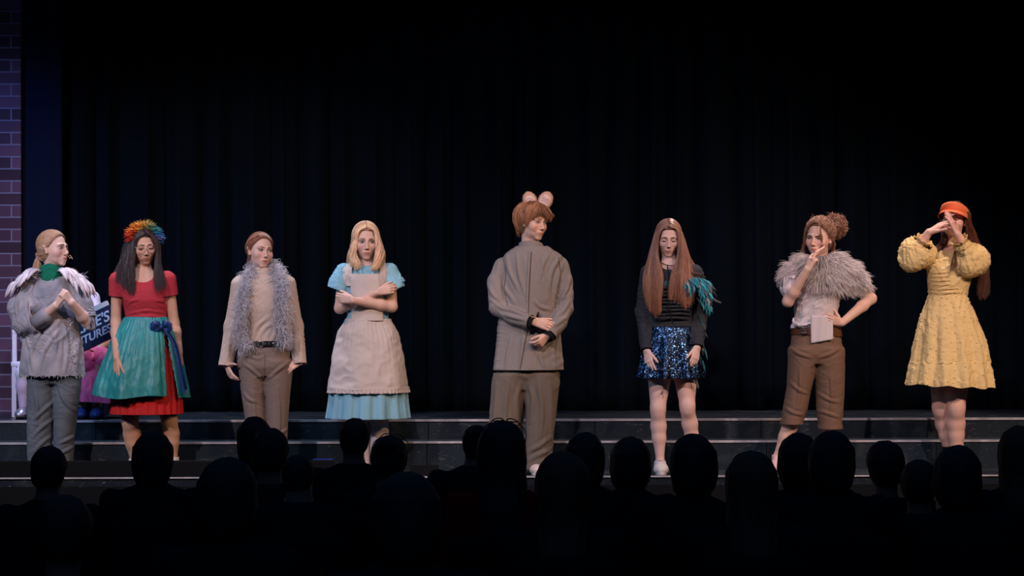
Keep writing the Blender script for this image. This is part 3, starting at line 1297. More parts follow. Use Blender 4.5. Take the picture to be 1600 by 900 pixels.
# blue storage tote and black monitor wedge standing at the stage edge
blue = mat('blue_plastic', (16, 38, 130), rough=.5)
a_, b_ = P(486, 717, -.16), P(517, 717, -.16)
t = thing('storage_tote', 'small blue plastic tote at the stage edge left of the short-haired head', 'box', ((a_[0] + b_[0]) / 2, -.14, 0))
t['_o'] = [float(x) for x in t.location]
Geo().box((a_[0] + .004, -.158, 0), (b_[0] - .004, -.04, a_[2] - .018), bev=.006).mk('body', blue, t, smooth=False)
Geo().box((a_[0] - .003, -.165, a_[2] - .018), (b_[0] + .003, -.034, a_[2]), bev=.004).mk('lid', blue, t, smooth=False)
a_, b_ = P(640, 726, -.16), P(683, 726, -.16)
t = thing('floor_monitor', 'black wedge loudspeaker at the stage edge right of the glasses wearer', 'loudspeaker', ((a_[0] + b_[0]) / 2, -.14, 0))
t['_o'] = [float(x) for x in t.location]
x0, x1, zt = a_[0], b_[0], a_[2]
V = np.array([[x, y, z] for x in (x0, x1) for y, z in ((-.19, 0), (-.19, zt), (-.13, zt), (-.03, .02), (-.03, 0))])
F4 = np.array([[0, 1, 6, 5], [1, 2, 7, 6], [2, 3, 8, 7], [3, 4, 9, 8], [4, 0, 5, 9]])
F5 = np.array([[4, 3, 2, 1, 0], [5, 6, 7, 8, 9]])
mk('cabinet', V, [F4, F5], black, t, smooth=False)
n_ = np.array([0, .11, .10])
Geo().box((x0 + .012, -.125, zt * .2), (x1 - .012, -.035, zt * .2 + .004), R=np.eye(3)).mk('grille', mat('grille_black', (20, 20, 22), rough=.5, metal=.5), t, smooth=False) if False else None
v, f, c = tubes([np.array([[x0 + .02, -.12, zt - .002], [x1 - .02, -.12, zt - .002]]), np.array([[x0 + .02, -.05, .045], [x1 - .02, -.05, .045]])], .004, 6)
mk('grille_frame', v, f, mat('grille_black', (20, 20, 22), rough=.5), t)

hall = mat('hall_black_paint', (22, 25, 30), rough=1, spec=.05)
for nm, lo, hi in (('wall_left', (-7.6, -15.5, -1.2), (-7.5, 2.7, 5.6)), ('wall_right', (7.5, -15.5, -1.2), (7.6, 2.7, 5.6)), ('wall_back', (-7.5, 2.6, -.8), (7.5, 2.7, 5.6))):
    sbox(nm, lo, hi, hall)
# ------------------------------------------------------------------ the cast
DX = np.array([1., 0, 0])
DZ = np.array([0, 0, 1.])
DY = np.array([0, 1., 0])
white_rubber = mat('white_rubber', (225, 222, 218), rough=.6)
canvas_white = mat('white_canvas', (226, 218, 214), rough=.85, bump=.2, bscale=200)
steel = mat('steel', (190, 190, 195), rough=.25, metal=1.0)
micwire = mat('beige_microphone_wire', (205, 170, 130), rough=.5)


def pleat(n, amp, ztop, zbot, sharp=0.0, seed=0, power=1.0):
    def f(th, Z):
        t = np.clip((ztop - Z) / (ztop - zbot), 0, 1) ** power
        s = np.sin(n * th + seed + .6 * np.sin(2 * th + seed)) + .35 * np.sin(n * 1.7 * th + 2 * seed)
        if sharp:
            s = np.tanh(s * sharp)
        return amp * t * s
    return f


def mic(hd, parent, side=-1):
    """thin headset wire from the ear along the cheek to the corner of the mouth"""
    pts = hd.wl([(side * .076, -.004, .018), (side * .071, .022, -.006), (side * .061, .052, -.030), (side * .047, .080, -.048), (side * .036, .101, -.058)])
    g = Geo()
    v, f, c = ribbon_tube(pts, .0016, 20, 6)
    g.add(v, f)
    g.ell(pts[-1], (.0042, .0042, .0042), n=8, m=6)
    g.mk('headset_microphone', micwire, parent)


def root_hair(hd, n, part, ends, mids, K=14, t=.012, tj=.004, rad=.0016, vary=.25, sides=3, tip=.6):
    pth = hd.skull_strands(part, ends, K, t, tj, mids)
    r = np.interp(np.linspace(0, 1, K), [0, .1, .8, 1], [.7, 1, 1, tip]) * rad
    return tubes(pth, r[None, :] * RNG.uniform(.7, 1.2, (len(pth), 1)), sides, cols=(1 + RNG.uniform(-vary, vary, len(pth)))[:, None] * np.ones(3))


# ================= 1: grey tunic, feather collar =================
def actor_tunic():
    p = Person(.10, 'person in grey tunic with feathered collar and green scarf, both fists at the chest', 84, (232, 190, 172))
    W = p.P
    R = p.root
    neck = W(82, 430, .01)
    hd = p.head(84, 386, 0, 66, 2, 0, 1.05, neck=neck)
    torso = p.rows([(432, 58, 110, .07), (445, 45, 124, .10), (470, 48, 122, .12), (500, 52, 118, .11), (535, 50, 120, .115), (575, 50, 118, .11), (590, 60, 108, .08)])
    p.pr.append(loft(torso, .03, inset=.012))
    shL, shR = W(44, 450, .0), W(124, 450, .0)
    elL, elR = W(46, 510, -.08), W(136, 500, -.06)
    wrL, wrR = W(87, 474, -.20), W(112, 469, -.20)
    p.arm(shL, elL, wrL, (.045, .038, .027))
    p.arm(shR, elR, wrR, (.045, .038, .027))
    # fists closed on the collar, knuckles up and outwards
    p.hand(wrL, W(101, 452, -.225), (.35, -.2, .25) * np.array([1, -1, -1]) + [0, .6, 0], DZ + DX * .3, curl=(.95, 1.0, 1.0, 1.0), L=.155, th=(.75, .35, .35), thb=.9)
    p.hand(wrR, W(100, 453, -.225), (-.35, .6, -.2), DZ - DX * .3, curl=(.95, 1.0, 1.0, 1.0), L=.155, th=(.75, .35, .35), thb=.9)
    hipL, hipR = W(62, 590, 0), W(104, 590, 0)
    p.leg(hipL, W(61, 655, -.02), W(64, 722, .02), W(60, 737, -.14), (.066, .045, .028))
    p.leg(hipR, W(102, 655, .02), W(99, 716, .06), W(108, 733, -.06), (.066, .045, .028))
    p.body(lip=(.80, .42, .42))
    hd.face_parts(R, gaze=(.3, -.2), brow=(120, 90, 65))
    # tunic
    rows = p.rows([(430, 62, 104, .07), (440, 52, 114, .095), (455, 46, 120, .12), (500, 42, 122, .135), (540, 35, 127, .14), (583, 31, 131, .15), (596, 30, 132, .15)])
    g = [loft(rows, .012, fold=pleat(9, .03, W(0, 430)[2], W(0, 590)[2], seed=1))]
    g += [cone(W(46, 450, 0), W(34, 478, -.02), .060, .085, .018), cone(W(34, 478, -.02), W(40, 500, -.05), .085, .080, .03), cone(W(40, 500, -.05), W(60, 500, -.12), .078, .060, .03), cone(W(60, 500, -.12), W(70, 490, -.15), .060, .052, .02)]
    g += [cone(W(118, 450, 0), W(128, 474, -.03), .056, .062, .018), cone(W(128, 474, -.03), W(139, 500, -.06), .060, .052, .03)]
    d1 = nrm(W(92, 474, -.20) - W(46, 510, -.08))
    mt = mat('grey_linen', (190, 180, 184), rough=.7, bump=.4, bscale=160, var=.3, vscale=7, vrgb=(124, 128, 138))
    fringe = W(80, 583)
    tu = garment('tunic', g, mt, R, h=.0065, cuts=[(W(57, 498, -.11), d1, .11), (W(139, 492, -.05), (.2, -.1, -1), .085), (fringe, (0, 0, -1), .6, .006), (W(82, 432), (0, 0, 1), .08)],
                 wr=[(.007, (8, 8, 5), 'diag'), (.004, (15, 15, 8), 'ridge')], solid=.003,
                 creases=crs(W, [[(45, 560), (58, 525), (74, 508)], [(62, 583), (70, 545), (92, 512)], [(100, 583), (105, 535), (98, 498)], [(28, 452), (25, 475), (30, 498)], [(40, 458), (40, 480), (48, 496)], [(52, 575), (48, 545), (38, 520)], [(116, 575), (118, 530), (114, 500)], [(84, 560), (88, 530), (84, 515)]]))
    tree = bvh(meshVF(tu, R))
    # frayed hem and seam tufts
    n = 150
    th = RNG.uniform(0, 2 * np.pi, n)
    zc, cx, cy, a, b = [(r) for r in rows[0]] if False else (fringe[2], fringe[0] + .005, p.Y, (rows[1][3] if False else .217), .15)
    st = np.stack([cx + np.cos(th) * a, cy + np.sin(th) * b, np.full(n, zc + .004)], 1)
    dd = np.stack([RNG.normal(0, .004, n), RNG.normal(0, .004, n), -np.abs(RNG.normal(.010, .006, n))], 1)
    pa = st[:, None] + dd[:, None] * np.linspace(0, 1, 4)[None, :, None] + RNG.normal(0, .0015, (n, 4, 3))
    V, F, c = tubes(pa, .0018, 3)
    k = 60
    sx = [W(108 + 8 * q + RNG.normal(0, 1.5), 495 + 85 * q, -.145) for q in np.linspace(0, 1, k)]
    pa2 = np.array(sx)[:, None] + (RNG.normal(0, .010, (k, 1, 3))) * np.linspace(0, 1, 4)[None, :, None]
    V2, F2, c2 = tubes(pa2, .0024, 3)
    under(Geo().add(V, F).add(V2, F2).mk('frayed_threads', mat('pale_thread', (200, 200, 205), rough=.9), None), tu, R)
    # striped knitted sleeve end under the tunic on the camera right arm
    pr = [cone(W(134, 482, -.04), W(138, 500, -.07), .052, .048, .02)]
    ax = nrm(W(138, 500, -.07) - W(134, 480, -.04))
    c0 = W(134, 480, -.04)

    def stripes(V):
        k = ((V - c0) @ ax) * 110
        o = np.where((np.sin(k * 3.2) > .1)[:, None], np.array(lin((205, 200, 215))), np.array(lin((52, 44, 62))))
        return o
    garment('striped_cuff', pr, mat('striped_knit', (255, 255, 255), rough=.9, attr=True), R, h=.004, cuts=[(W(134, 470, -.03), (-.1, 0, 1), .06), (W(138, 494, -.06), (.2, -.3, -1), .08)], tint=stripes)
    # green scarf
    green = mat('green_knit', (16, 112, 84), rough=.95, bump=.8, bscale=120)
    pr = [cone(W(80, 418, .0), W(81, 431, -.01), .064, .074, .02)]
    garment('neck_scarf', pr, green, R, h=.0045, cuts=[(W(80, 410, 0), (-.15, .15, 1), .12)], wr=[(.006, (18, 18, 50), 'ridge')], solid=.004)
    # feather collar
    P_, Wd, U, CC = [], [], [], []
    for ring, (ln, nn) in enumerate(((.10, 34), (.125, 44), (.135, 48), (.12, 44))):
        for j in range(nn):
            a = 2 * np.pi * (j + RNG.uniform(-.35, .35)) / nn
            ca, sa = math.cos(a), math.sin(a)
            if sa < -.55 and abs(ca) < .5 + .12 * (3 - ring):          # open at the front
                continue
            rx = .088 + .046 * (3 - ring)
            ry = .070 + .020 * (3 - ring)
            base = W(80, 424, .0) + np.array([ca * rx, sa * ry, .018 - .026 * (3 - ring)])
            out = nrm([ca * 1.0, sa * .55 - .20, -.30 - .22 * (3 - ring)])
            ln_ = ln * RNG.uniform(.8, 1.15)
            q = np.array([base + out * ln_ * t + np.array([0, 0, .040 * math.sin(t * 2.6) - .04 * t * t]) for t in np.linspace(0, 1, 8)])
            P_.append(q + RNG.normal(0, .003, (1, 3)))
            Wd.append(np.array([.003, .010, .0160, .019, .019, .0165, .011, .002]) * RNG.uniform(.8, 1.15))
            U.append(nrm([ca * .6, sa * .5 - .6, .8]) + RNG.normal(0, .15, 3))
            CC.append(np.array(lin((240, 224, 228))) * RNG.uniform(.78, 1.05))
    P_ = drape(P_, tree, .020)
    V, F, c = blades(P_, Wd, np.array(U), .22, cols=CC)
    fe = mk('feather_collar', V, F, mat('pale_feather', (255, 255, 255), rough=.8, attr=True, bump=.6, bscale=90), R, col=c, solid=.0015)
    # downy barbs at the neck edge
    n = 500
    a = RNG.uniform(0, 2 * np.pi, n)
    a = a[(np.sin(a) > -.7)]
    n = len(a)
    base = W(83, 428, 0)[None] + np.stack([np.cos(a) * RNG.uniform(.08, .22, n), np.sin(a) * RNG.uniform(.07, .13, n), RNG.uniform(-.02, .015, n)], 1)
    out = np.stack([np.cos(a) * .6, np.sin(a) * .5, RNG.uniform(0, .9, n)], 1) * RNG.uniform(.02, .05, (n, 1))
    t = np.linspace(0, 1, 5)[None, :, None]
    pa = base[:, None] + out[:, None] * t + np.array([0, 0, -.02])[None, None] * t ** 2 + RNG.normal(0, .003, (n, 5, 3)) * t
    V, F, c = tubes(pa, np.array([.0012, .0011, .0009, .0007, .0003]), 3)
    dn = mk('down', V, F, mat('down_barbs', (205, 195, 200), rough=.9), R)
    dn.location = -Vector((0, 0, 0))
    dn.parent = fe
    # trousers
    tr = [loft(p.rows([(560, 46, 122, .12), (582, 44, 123, .118), (594, 50, 118, .09)]), .03),
          loft(p.rows([(574, 43, 86, .115), (596, 43, 84, .10), (640, 42, 81, .085), (690, 42, 78, .08, .01), (731, 43, 80, .085, .02), (745, 43, 80, .085, .02)]), .03),
          loft(p.rows([(574, 82, 125, .115), (596, 83, 125, .10), (640, 84, 120, .09), (680, 84, 114, .08, .02), (716, 84, 112, .08, .05), (740, 84, 112, .08, .05)]), .03)]
    garment('trousers', tr, mat('faded_denim', (104, 112, 120), rough=.92, bump=.3, bscale=200, var=.2, vscale=10), R, h=.007,
            cuts=[(W(62, 731, .02), (0, 0, -1), .13), (W(99, 724, .05), (0, 0, -1), .115), (W(84, 566), (0, 0, 1), .5)],
            wr=[(.003, (12, 12, 30), 'ridge')],
            creases=crs(W, [[(46, 655), (62, 640), (79, 622)], [(46, 680), (64, 662), (80, 648)], [(46, 705), (60, 690), (77, 674)], [(50, 718), (64, 708), (77, 700)], [(88, 690), (100, 684), (113, 676)], [(88, 706), (100, 700), (111, 692)], [(52, 605), (56, 640), (52, 660)], [(90, 600), (100, 625), (114, 640)]], .010, .010))
    dk = mat('dark_leather', (30, 28, 30), rough=.5)
    shoe(R, W(63, 725, .02), W(60, 738, -.13), dk, dk)
    shoe(R, W(98, 722, .05), W(106, 737, -.09), mat('tan_suede', (150, 128, 110), rough=.9), dk)
    # hair: drawn back to a low ponytail
    hm = hairmat('dark_blonde_hair', (196, 154, 122))
    capo = garment('hair', [hd.hairline(.007)], hm, R, h=.0035, solid=0, tint=lambda V: np.full((len(V), 3), .72))
    n = 1200
    a = RNG.uniform(-1, 1, n)
    h_ = RNG.uniform(0, 1, n)
    st = np.stack([np.sin(a * 1.55) * .07, .066 - .075 * np.abs(a) ** 2.2, .098 - .10 * np.abs(a) ** 1.6], 1) * 1.0
    st[:, 1] -= h_ * .03
    en = np.tile([0., -.105, -.005], (n, 1)) + RNG.normal(0, .010, (n, 3))
    md = np.stack([np.sin(a * 1.5) * .085, -.04 + 0 * a, .125 - .11 * np.abs(a) ** 1.4], 1)
    V, F, c = root_hair(hd, n, st, en, md, rad=.0015, t=.0095, tj=.0015, vary=.25)
    g = Geo().add(V, F, c)
    n = 420
    a = RNG.uniform(-1, 1, n)
    st = np.stack([a * .072, -.034 - .066 * (1 - a ** 2), np.full(n, -.072) + RNG.uniform(0, .06, n)], 1)
    u = np.linspace(0, 1, 8)[None, :, None]
    en = np.array([0, -.112, -.008]) + RNG.normal(0, .005, (n, 1, 3))
    md = np.stack([a * .088, np.full(n, -.110), np.full(n, -.035)], 1)[:, None]
    pth = hd.wl(st[:, None] * (1 - u) ** 2 + 2 * md * u * (1 - u) + en * u ** 2)
    V, F, c = tubes(pth, .0017, 3, cols=(1 + RNG.uniform(-.25, .25, (n, 1))) * np.ones((1, 3)))
    g.add(V, F, c)
    kn = hd.w(0, -.118, -.008)
    G = [[kn, W(57, 399, .05), W(53, 409, .05), W(51, 418, .05)], [kn, W(61, 401, .03), W(60, 412, .03), W(57, 422, .03)], [kn, W(64, 402, .02), W(65, 412, .02), W(63, 421, .02)]]
    V, F, c = hair_sheet(G, 170, 16, jit=.004, rad=.0024, vary=.25)
    g.add(V, F, c)
    o = g.mk('hair_strands', hm, None)
    o.data.transform(Matrix.Translation(-Vector(R['_o'])))
    o.parent = capo
    Geo().ell(kn, (.013, .013, .015)).mk('hair_tie', hairmat('hair_tie', (120, 84, 60)), R)
    mic(hd, R, 1)
    # the microphone boom the photo shows in front of the lips
    v, f, c = ribbon_tube([hd.w(.040, .085, -.045), hd.w(.020, .112, -.040), hd.w(.006, .140, -.066)], .0018, 10, 6)
    mk('microphone_boom', v, f, micwire, R)


# ================= 2: red top, turquoise apron skirt =================
def actor_red():
    p = Person(.10, 'person with long black hair and rainbow feather headpiece in red top and turquoise overskirt', 226, (212, 162, 134))
    W, R = p.P, p.root
    neck = W(224, 424, .01)
    hd = p.head(226, 382, -.005, 17, -13, -4, 1.03, neck=neck)
    torso = p.rows([(420, 206, 244, .06), (430, 182, 262, .085), (450, 188, 262, .112), (468, 193, 261, .118), (480, 196, 259, .10), (497, 198, 258, .088), (525, 188, 266, .105), (560, 184, 270, .115), (600, 190, 266, .10)])
    p.pr.append(loft(torso, .03, inset=.012))
    shL, shR = W(184, 434, 0), W(262, 434, 0)
    elL, elR = W(181, 500, .02), W(272, 502, .03)
    wrL, wrR = W(182, 556, -.17), W(280, 548, -.02)
    p.arm(shL, elL, wrL, (.042, .035, .024))
    p.arm(shR, elR, wrR, (.041, .034, .023))
    p.hand(wrL, W(181, 592, -.205), (.75, .7, 0), -DY * .6 + DX * .8, curl=(.15, .2, .25, .3), L=.175, spread=1.6, th=(.8, .5, .1), thb=.1)
    p.hand(wrR, W(285, 590, -.03), (-.9, .3, 0), -DY + DX * .1, curl=(.35, .4, .45, .5), L=.165, th=(.85, .4, .2))
    p.leg(W(206, 600, 0), W(202, 655, -.02), W(209, 716, .02), W(204, 738, -.12), (.085, .054, .028), 1.08)
    p.leg(W(252, 600, 0), W(264, 655, .0), W(269, 714, .03), W(274, 736, -.10), (.085, .052, .028), 1.06)
    p.body(lip=(.72, .42, .40))
    hd.face_parts(R, closed=True, brow=(40, 30, 28))
    red = mat('crimson_jersey', (182, 50, 60), rough=.8, bump=.1, bscale=120)
    rows = p.rows([(424, 190, 256, .075), (432, 179, 265, .095), (450, 186, 264, .120), (466, 191, 263, .128), (480, 195, 260, .108), (497, 197, 259, .095), (508, 195, 261, .098)])
    g = [loft(rows, .03)]
    for sh, el, f in ((shL, elL, 1), (shR, elR, 1)):
        g.append(cone(sh, sh + (el - sh) * .43, .056, .052, .03))

    def dip(V):
        return V
    # wide scooped neck
    g.append(ellp(W(223, 424, -.09), (.082, .10, .062), op='-', k=.006))
    g.append(cone(W(223, 405, .01), W(223, 428, .01), .062, .066, .006, op='-'))
    garment('top', g, red, R, h=.006, cuts=[(shL + (elL - shL) * .38, (elL - shL), .09), (shR + (elR - shR) * .36, (elR - shR), .09), (W(228, 501), (0, 0, -1), .3), (W(223, 416, -.0), (0, -.25, 1), .085)],
            wr=[(.002, (14, 14, 40), 'ridge')], solid=.002,
            creases=crs(W, [[(199, 487), (228, 482), (257, 486)], [(197, 494), (228, 491), (258, 493)], [(196, 474), (206, 467), (218, 464)], [(260, 474), (252, 468), (242, 466)], [(186, 446), (196, 452), (204, 460)]], .004, .008))
    # red underskirt with box pleats
    z0, z1 = W(0, 497)[2], W(0, 644)[2]
    rows = p.rows([(492, 199, 257, .09), (520, 188, 266, .12), (560, 178, 276, .16), (620, 174, 283, .19), (643, 173, 284, .20), (656, 172, 285, .20)])
    garment('underskirt', [loft(rows, .02, fold=pleat(26, .026, z0, z1, sharp=1.6, seed=2))], mat('scarlet_cloth', (196, 34, 34), rough=.75), R, h=.0065,
            cuts=[(W(226, 643), (0, 0, -1), .6), (W(228, 497), (0, 0, 1), .3)], solid=.0025)
    # turquoise overskirt, open at the camera right front
    rows = p.rows([(491, 196, 259, .10), (500, 190, 264, .115), (520, 178, 273, .15), (560, 162, 283, .21), (600, 149, 289, .25), (618, 146, 291, .26), (632, 144, 292, .26)])
    za, zb = W(0, 500)[2], W(0, 615)[2]
    cx = W(222, 0)[0]

    def fold(th, Z):
        t = np.clip((za - Z) / (za - zb), 0, 1)
        s = np.sin(10 * th + 1.0 + .8 * np.sin(2 * th)) + .4 * np.sin(17 * th + 1)
        top = .030 * np.sin(42 * th) * (1 - t) ** 1.5
        # slit: pull the cloth in to nothing between two angles near the camera right front
        return .045 * t * s + top
    tq = mat('turquoise_taffeta', (34, 138, 138), rough=.46, spec=.5, bump=.2, bscale=40, var=.2, vscale=6)

    def slit(V):
        return V
    V, F = nets([loft(rows, .02, fold=fold)], *bounds([loft(rows, .02)]), .007)
    V = smooth_mesh(V, F, 1)
    for amp, fr in ((.008, (9, 9, 3)), (.006, (19, 19, 6)), (.0025, (30, 30, 18))):
        N = vnormals(V, F)
        V = V + N * (amp * (.3 - np.abs(noise(V * np.array(fr) + 2))) * 1.4)[:, None]
    # cut hem with a slow wave and the top
    V, F = cutm(V, F, [(W(226, 492), (0, 0, 1), .3)])
    hem = zb + .010 * np.sin((V[:, 0] - cx) * 14)
    out = V[:, 2] < hem
    keep = ~out[F].all(1)
    mv = np.unique(F[keep][out[F[keep]]])
    V[mv, 2] = hem[mv]
    F = F[keep]
    # slit as an open wedge (in real cloth terms the overskirt does not meet at the side)
    xs0, xs1 = W(264, 0, -.15)[0], W(276, 0, -.15)[0]
    cen = V[F].mean(1)
    tz = np.clip((za - cen[:, 2]) / (za - zb), 0, 1)
    left = W(255, 0, -.15)[0] + tz * .034
    right = W(258, 0, -.1)[0] + tz * .100
    gap = (cen[:, 0] > left) & (cen[:, 0] < right) & (cen[:, 1] < p.Y - .0) & (tz > .03)
    V, F, _ = compact(V, F[~gap])
    mk('overskirt', V, F, tq, R, col=np.ones((len(V), 3)), solid=.002)
    # waistband + bow
    navy = mat('navy_satin', (26, 58, 112), rough=.4, spec=.5, bump=.3, bscale=40)
    g = Geo()
    c0 = W(252, 508, -.125)
    for sx, sz, ln in ((-1, .25, .058), (1, .35, .058)):
        for k in range(3):
            a = sz * (k - .6)
            pts = [c0, c0 + np.array([sx * ln * .5, -.02, .022 + a * .03]), c0 + np.array([sx * ln, -.012, .010 - k * .014 + .01]), c0 + np.array([sx * ln * .6, -.002, -.014 - k * .006]), c0]
            v, f, c = ribbon_tube(pts, [.006, .015, .017, .012, .004], 18, 8, flat=.35)
            g.add(v, f)
    g.ell(c0 + [0, -.012, 0], (.014, .012, .017))
    v, f, c = ribbon_tube([c0, W(268, 530, -.13), W(278, 570, -.14), W(286, 612, -.13)], [.008, .010, .012, .014], 20, 8, flat=.3)
    g.add(v, f)
    v, f, c = ribbon_tube([c0 + DX * .02, W(274, 535, -.09), W(282, 575, -.09), W(289, 606, -.07)], [.008, .012, .015, .016], 20, 8, flat=.25)
    g.add(v, f)
    v, f, c = ribbon_tube([c0, W(245, 512, -.12), W(238, 522, -.13), W(246, 528, -.135)], [.010, .014, .013, .006], 14, 8, flat=.3)
    g.add(v, f)
    g.mk('sash_bow', navy, R)
    sock = mat('white_sock', (215, 212, 215), rough=.95)
    for an, x in ((W(209, 716, .02), 204), (W(269, 714, .03), 274)):
        garment('sock', [cone(an + [0, 0, .025], an - [0, 0, .05], .036, .040, .01)], sock, R, h=.005, cuts=[(an + [0, 0, .012], (0, 0, 1), .2)])
        shoe(R, an, P(x, 739, p.Y - .13), mat('black_flat', (24, 22, 26), rough=.5), black)
    # hair
    hm = hairmat('black_brown_hair', (64, 46, 42), .38)
    cap = garment('hair', [hd.hairline(.010, low=None)], hm, R, h=.0035, solid=0)
    g = Geo().add(*part_hair(hd))
    # camera left fall
    GL = [[hd.w(-.008, .074, .100), hd.w(-.045, .070, .078), W(212, 380, -.09), W(209, 404, -.10), W(210, 436, -.12)],
          [hd.w(-.012, .050, .122), W(211, 372, -.085), W(207, 400, -.10), W(208, 430, -.115), W(210, 460, -.13)],
          [hd.w(-.012, .040, .126), W(204, 374, -.06), W(200, 400, -.08), W(198, 432, -.105), W(201, 456, -.12)],
          [hd.w(-.01, .02, .130), W(198, 376, -.02), W(193, 402, -.03), W(186, 428, -.09), W(183, 440, -.11)],
          [hd.w(-.01, -.02, .128), W(196, 378, .02), W(189, 404, .03), W(180, 424, .01), W(178, 438, -.02)],
          [hd.w(0, -.06, .115), W(204, 380, .07), W(198, 406, .09), W(192, 430, .10), W(190, 445, .11)]]
    V, F, c = hair_sheet(GL, 620, 24, jit=.006, wave=.003, wf=1.5, rad=.0026, lock=5, vary=.4)
    g.add(V, F, c)
    GR = [[hd.w(.004, .074, .100), hd.w(.045, .070, .078), W(245, 380, -.085), W(245, 400, -.08), W(243, 432, -.11)],
          [hd.w(.0, .050, .122), W(243, 372, -.085), W(247, 396, -.08), W(243, 425, -.105), W(245, 455, -.13)],
          [hd.w(.0, .040, .126), W(247, 374, -.06), W(249, 396, -.06), W(250, 425, -.10), W(254, 452, -.125)],
          [hd.w(.0, .02, .130), W(249, 376, -.02), W(249, 400, -.02), W(254, 425, -.07), W(261, 446, -.10)],
          [hd.w(.0, -.03, .125), W(248, 378, .03), W(247, 404, .06), W(252, 428, .08), W(256, 448, .10)],
          [hd.w(0, -.06, .115), W(226, 385, .09), W(224, 410, .11), W(222, 430, .12), W(222, 450, .12)]]
    V, F, c = hair_sheet(GR, 520, 24, jit=.005, wave=.003, wf=1.5, rad=.0026, lock=5, vary=.4)
    g.add(V, F, c)
    o = g.mk('hair_strands', hm, None)
    o.data.transform(Matrix.Translation(-Vector(R['_o'])))
    o.parent = cap
    # rainbow feather headpiece: a band with feathers from red to violet
    cols = [(214, 48, 46), (220, 60, 44), (232, 92, 40), (240, 140, 50), (235, 178, 84), (220, 186, 110), (90, 150, 120), (40, 130, 150), (50, 110, 170), (130, 120, 180)]
    g = Geo()
    n = 760
    PA, WD, UP, CK = [], [], [], []
    for i in range(n):
        u = i / (n - 1)
        a = math.radians(196 - 206 * u) + RNG.normal(0, .10)
        base = hd.w(math.cos(a) * .068 + RNG.normal(0, .004), .018 + RNG.normal(0, .010), .062 + math.sin(a) * .062)
        out = nrm(hd.R @ np.array([math.cos(a) * 1.0, RNG.normal(.12, .3), max(.15, math.sin(a)) * 1.0]) + RNG.normal(0, .36, 3))
        if u < .2:
            out = nrm(out + np.array([.15, 0, .45]))
        ln = (.066 if u < .25 else .078 if u < .6 else .060) * RNG.uniform(.55, 1.15)
        t = np.linspace(0, 1, 6)
        q = base + out * ln * t[:, None] + np.array([.35 * (u - .3), 0, -.35])[None] * (ln * .6 * t[:, None] ** 2)
        PA.append(q)
        WD.append(np.array([.001, .0026, .0030, .0026, .0018, .0004]))
        UP.append(RNG.normal(0, 1, 3) + [0, -.6, 0])
        kk = u * (len(cols) - 1) + RNG.normal(0, .35)
        kk = min(len(cols) - 1, max(0, kk))
        CK.append(np.array(lin(cols[int(round(kk))])) * RNG.uniform(.75, 1.2))
    V, F, c = blades(PA, WD, np.array(UP), .2, cols=CK)
    g.add(V, F, c)
    hp = g.mk('feather_headpiece', mat('dyed_feather', (255, 255, 255), rough=.75, attr=True), R)
    aa = np.radians(np.linspace(196, -16, 16))
    band = hd.wl(np.stack([np.cos(aa) * .086, np.full(16, .012), .035 + np.sin(aa) * .096], 1))
    v, f, c = tubes([band], .003, 6, flat=.5)
    hb = mk('headband', v, f, black, R)
    # glasses
    g = Geo()
    for q in (-1, 1):
        a = np.linspace(0, 2 * np.pi, 25)
        pts = hd.wl(np.stack([q * .034 + np.cos(a) * .0255, .104 - .010 * ((np.cos(a) * q + .3).clip(0)) ** 2, .006 + np.sin(a) * .0205], 1))
        v, f, c = tubes([pts], .0017, 6)
        g.add(v, f)
        v, f, c = ribbon_tube([hd.w(q * .059, .096, .012), hd.w(q * .072, .05, .016), hd.w(q * .079, .0, .02)], .0016, 8, 6)
        g.add(v, f)
    v, f, c = ribbon_tube([hd.w(-.009, .104, .008), hd.w(0, .108, .011), hd.w(.009, .104, .008)], .0014, 6, 6)
    g.add(v, f)
    g.mk('glasses', mat('clear_pink_frames', (226, 196, 176), rough=.3, spec=.6), R)
    mic(hd, R, -1)
    g = Geo()
    for k in range(4):
        g.ell(hd.w(-.082, .004, -.038 - k * .013), (.0028, .0028, .007), n=6, m=5)
    g.mk('earring', mat('teal_feather_earring', (50, 120, 150), rough=.5), R)


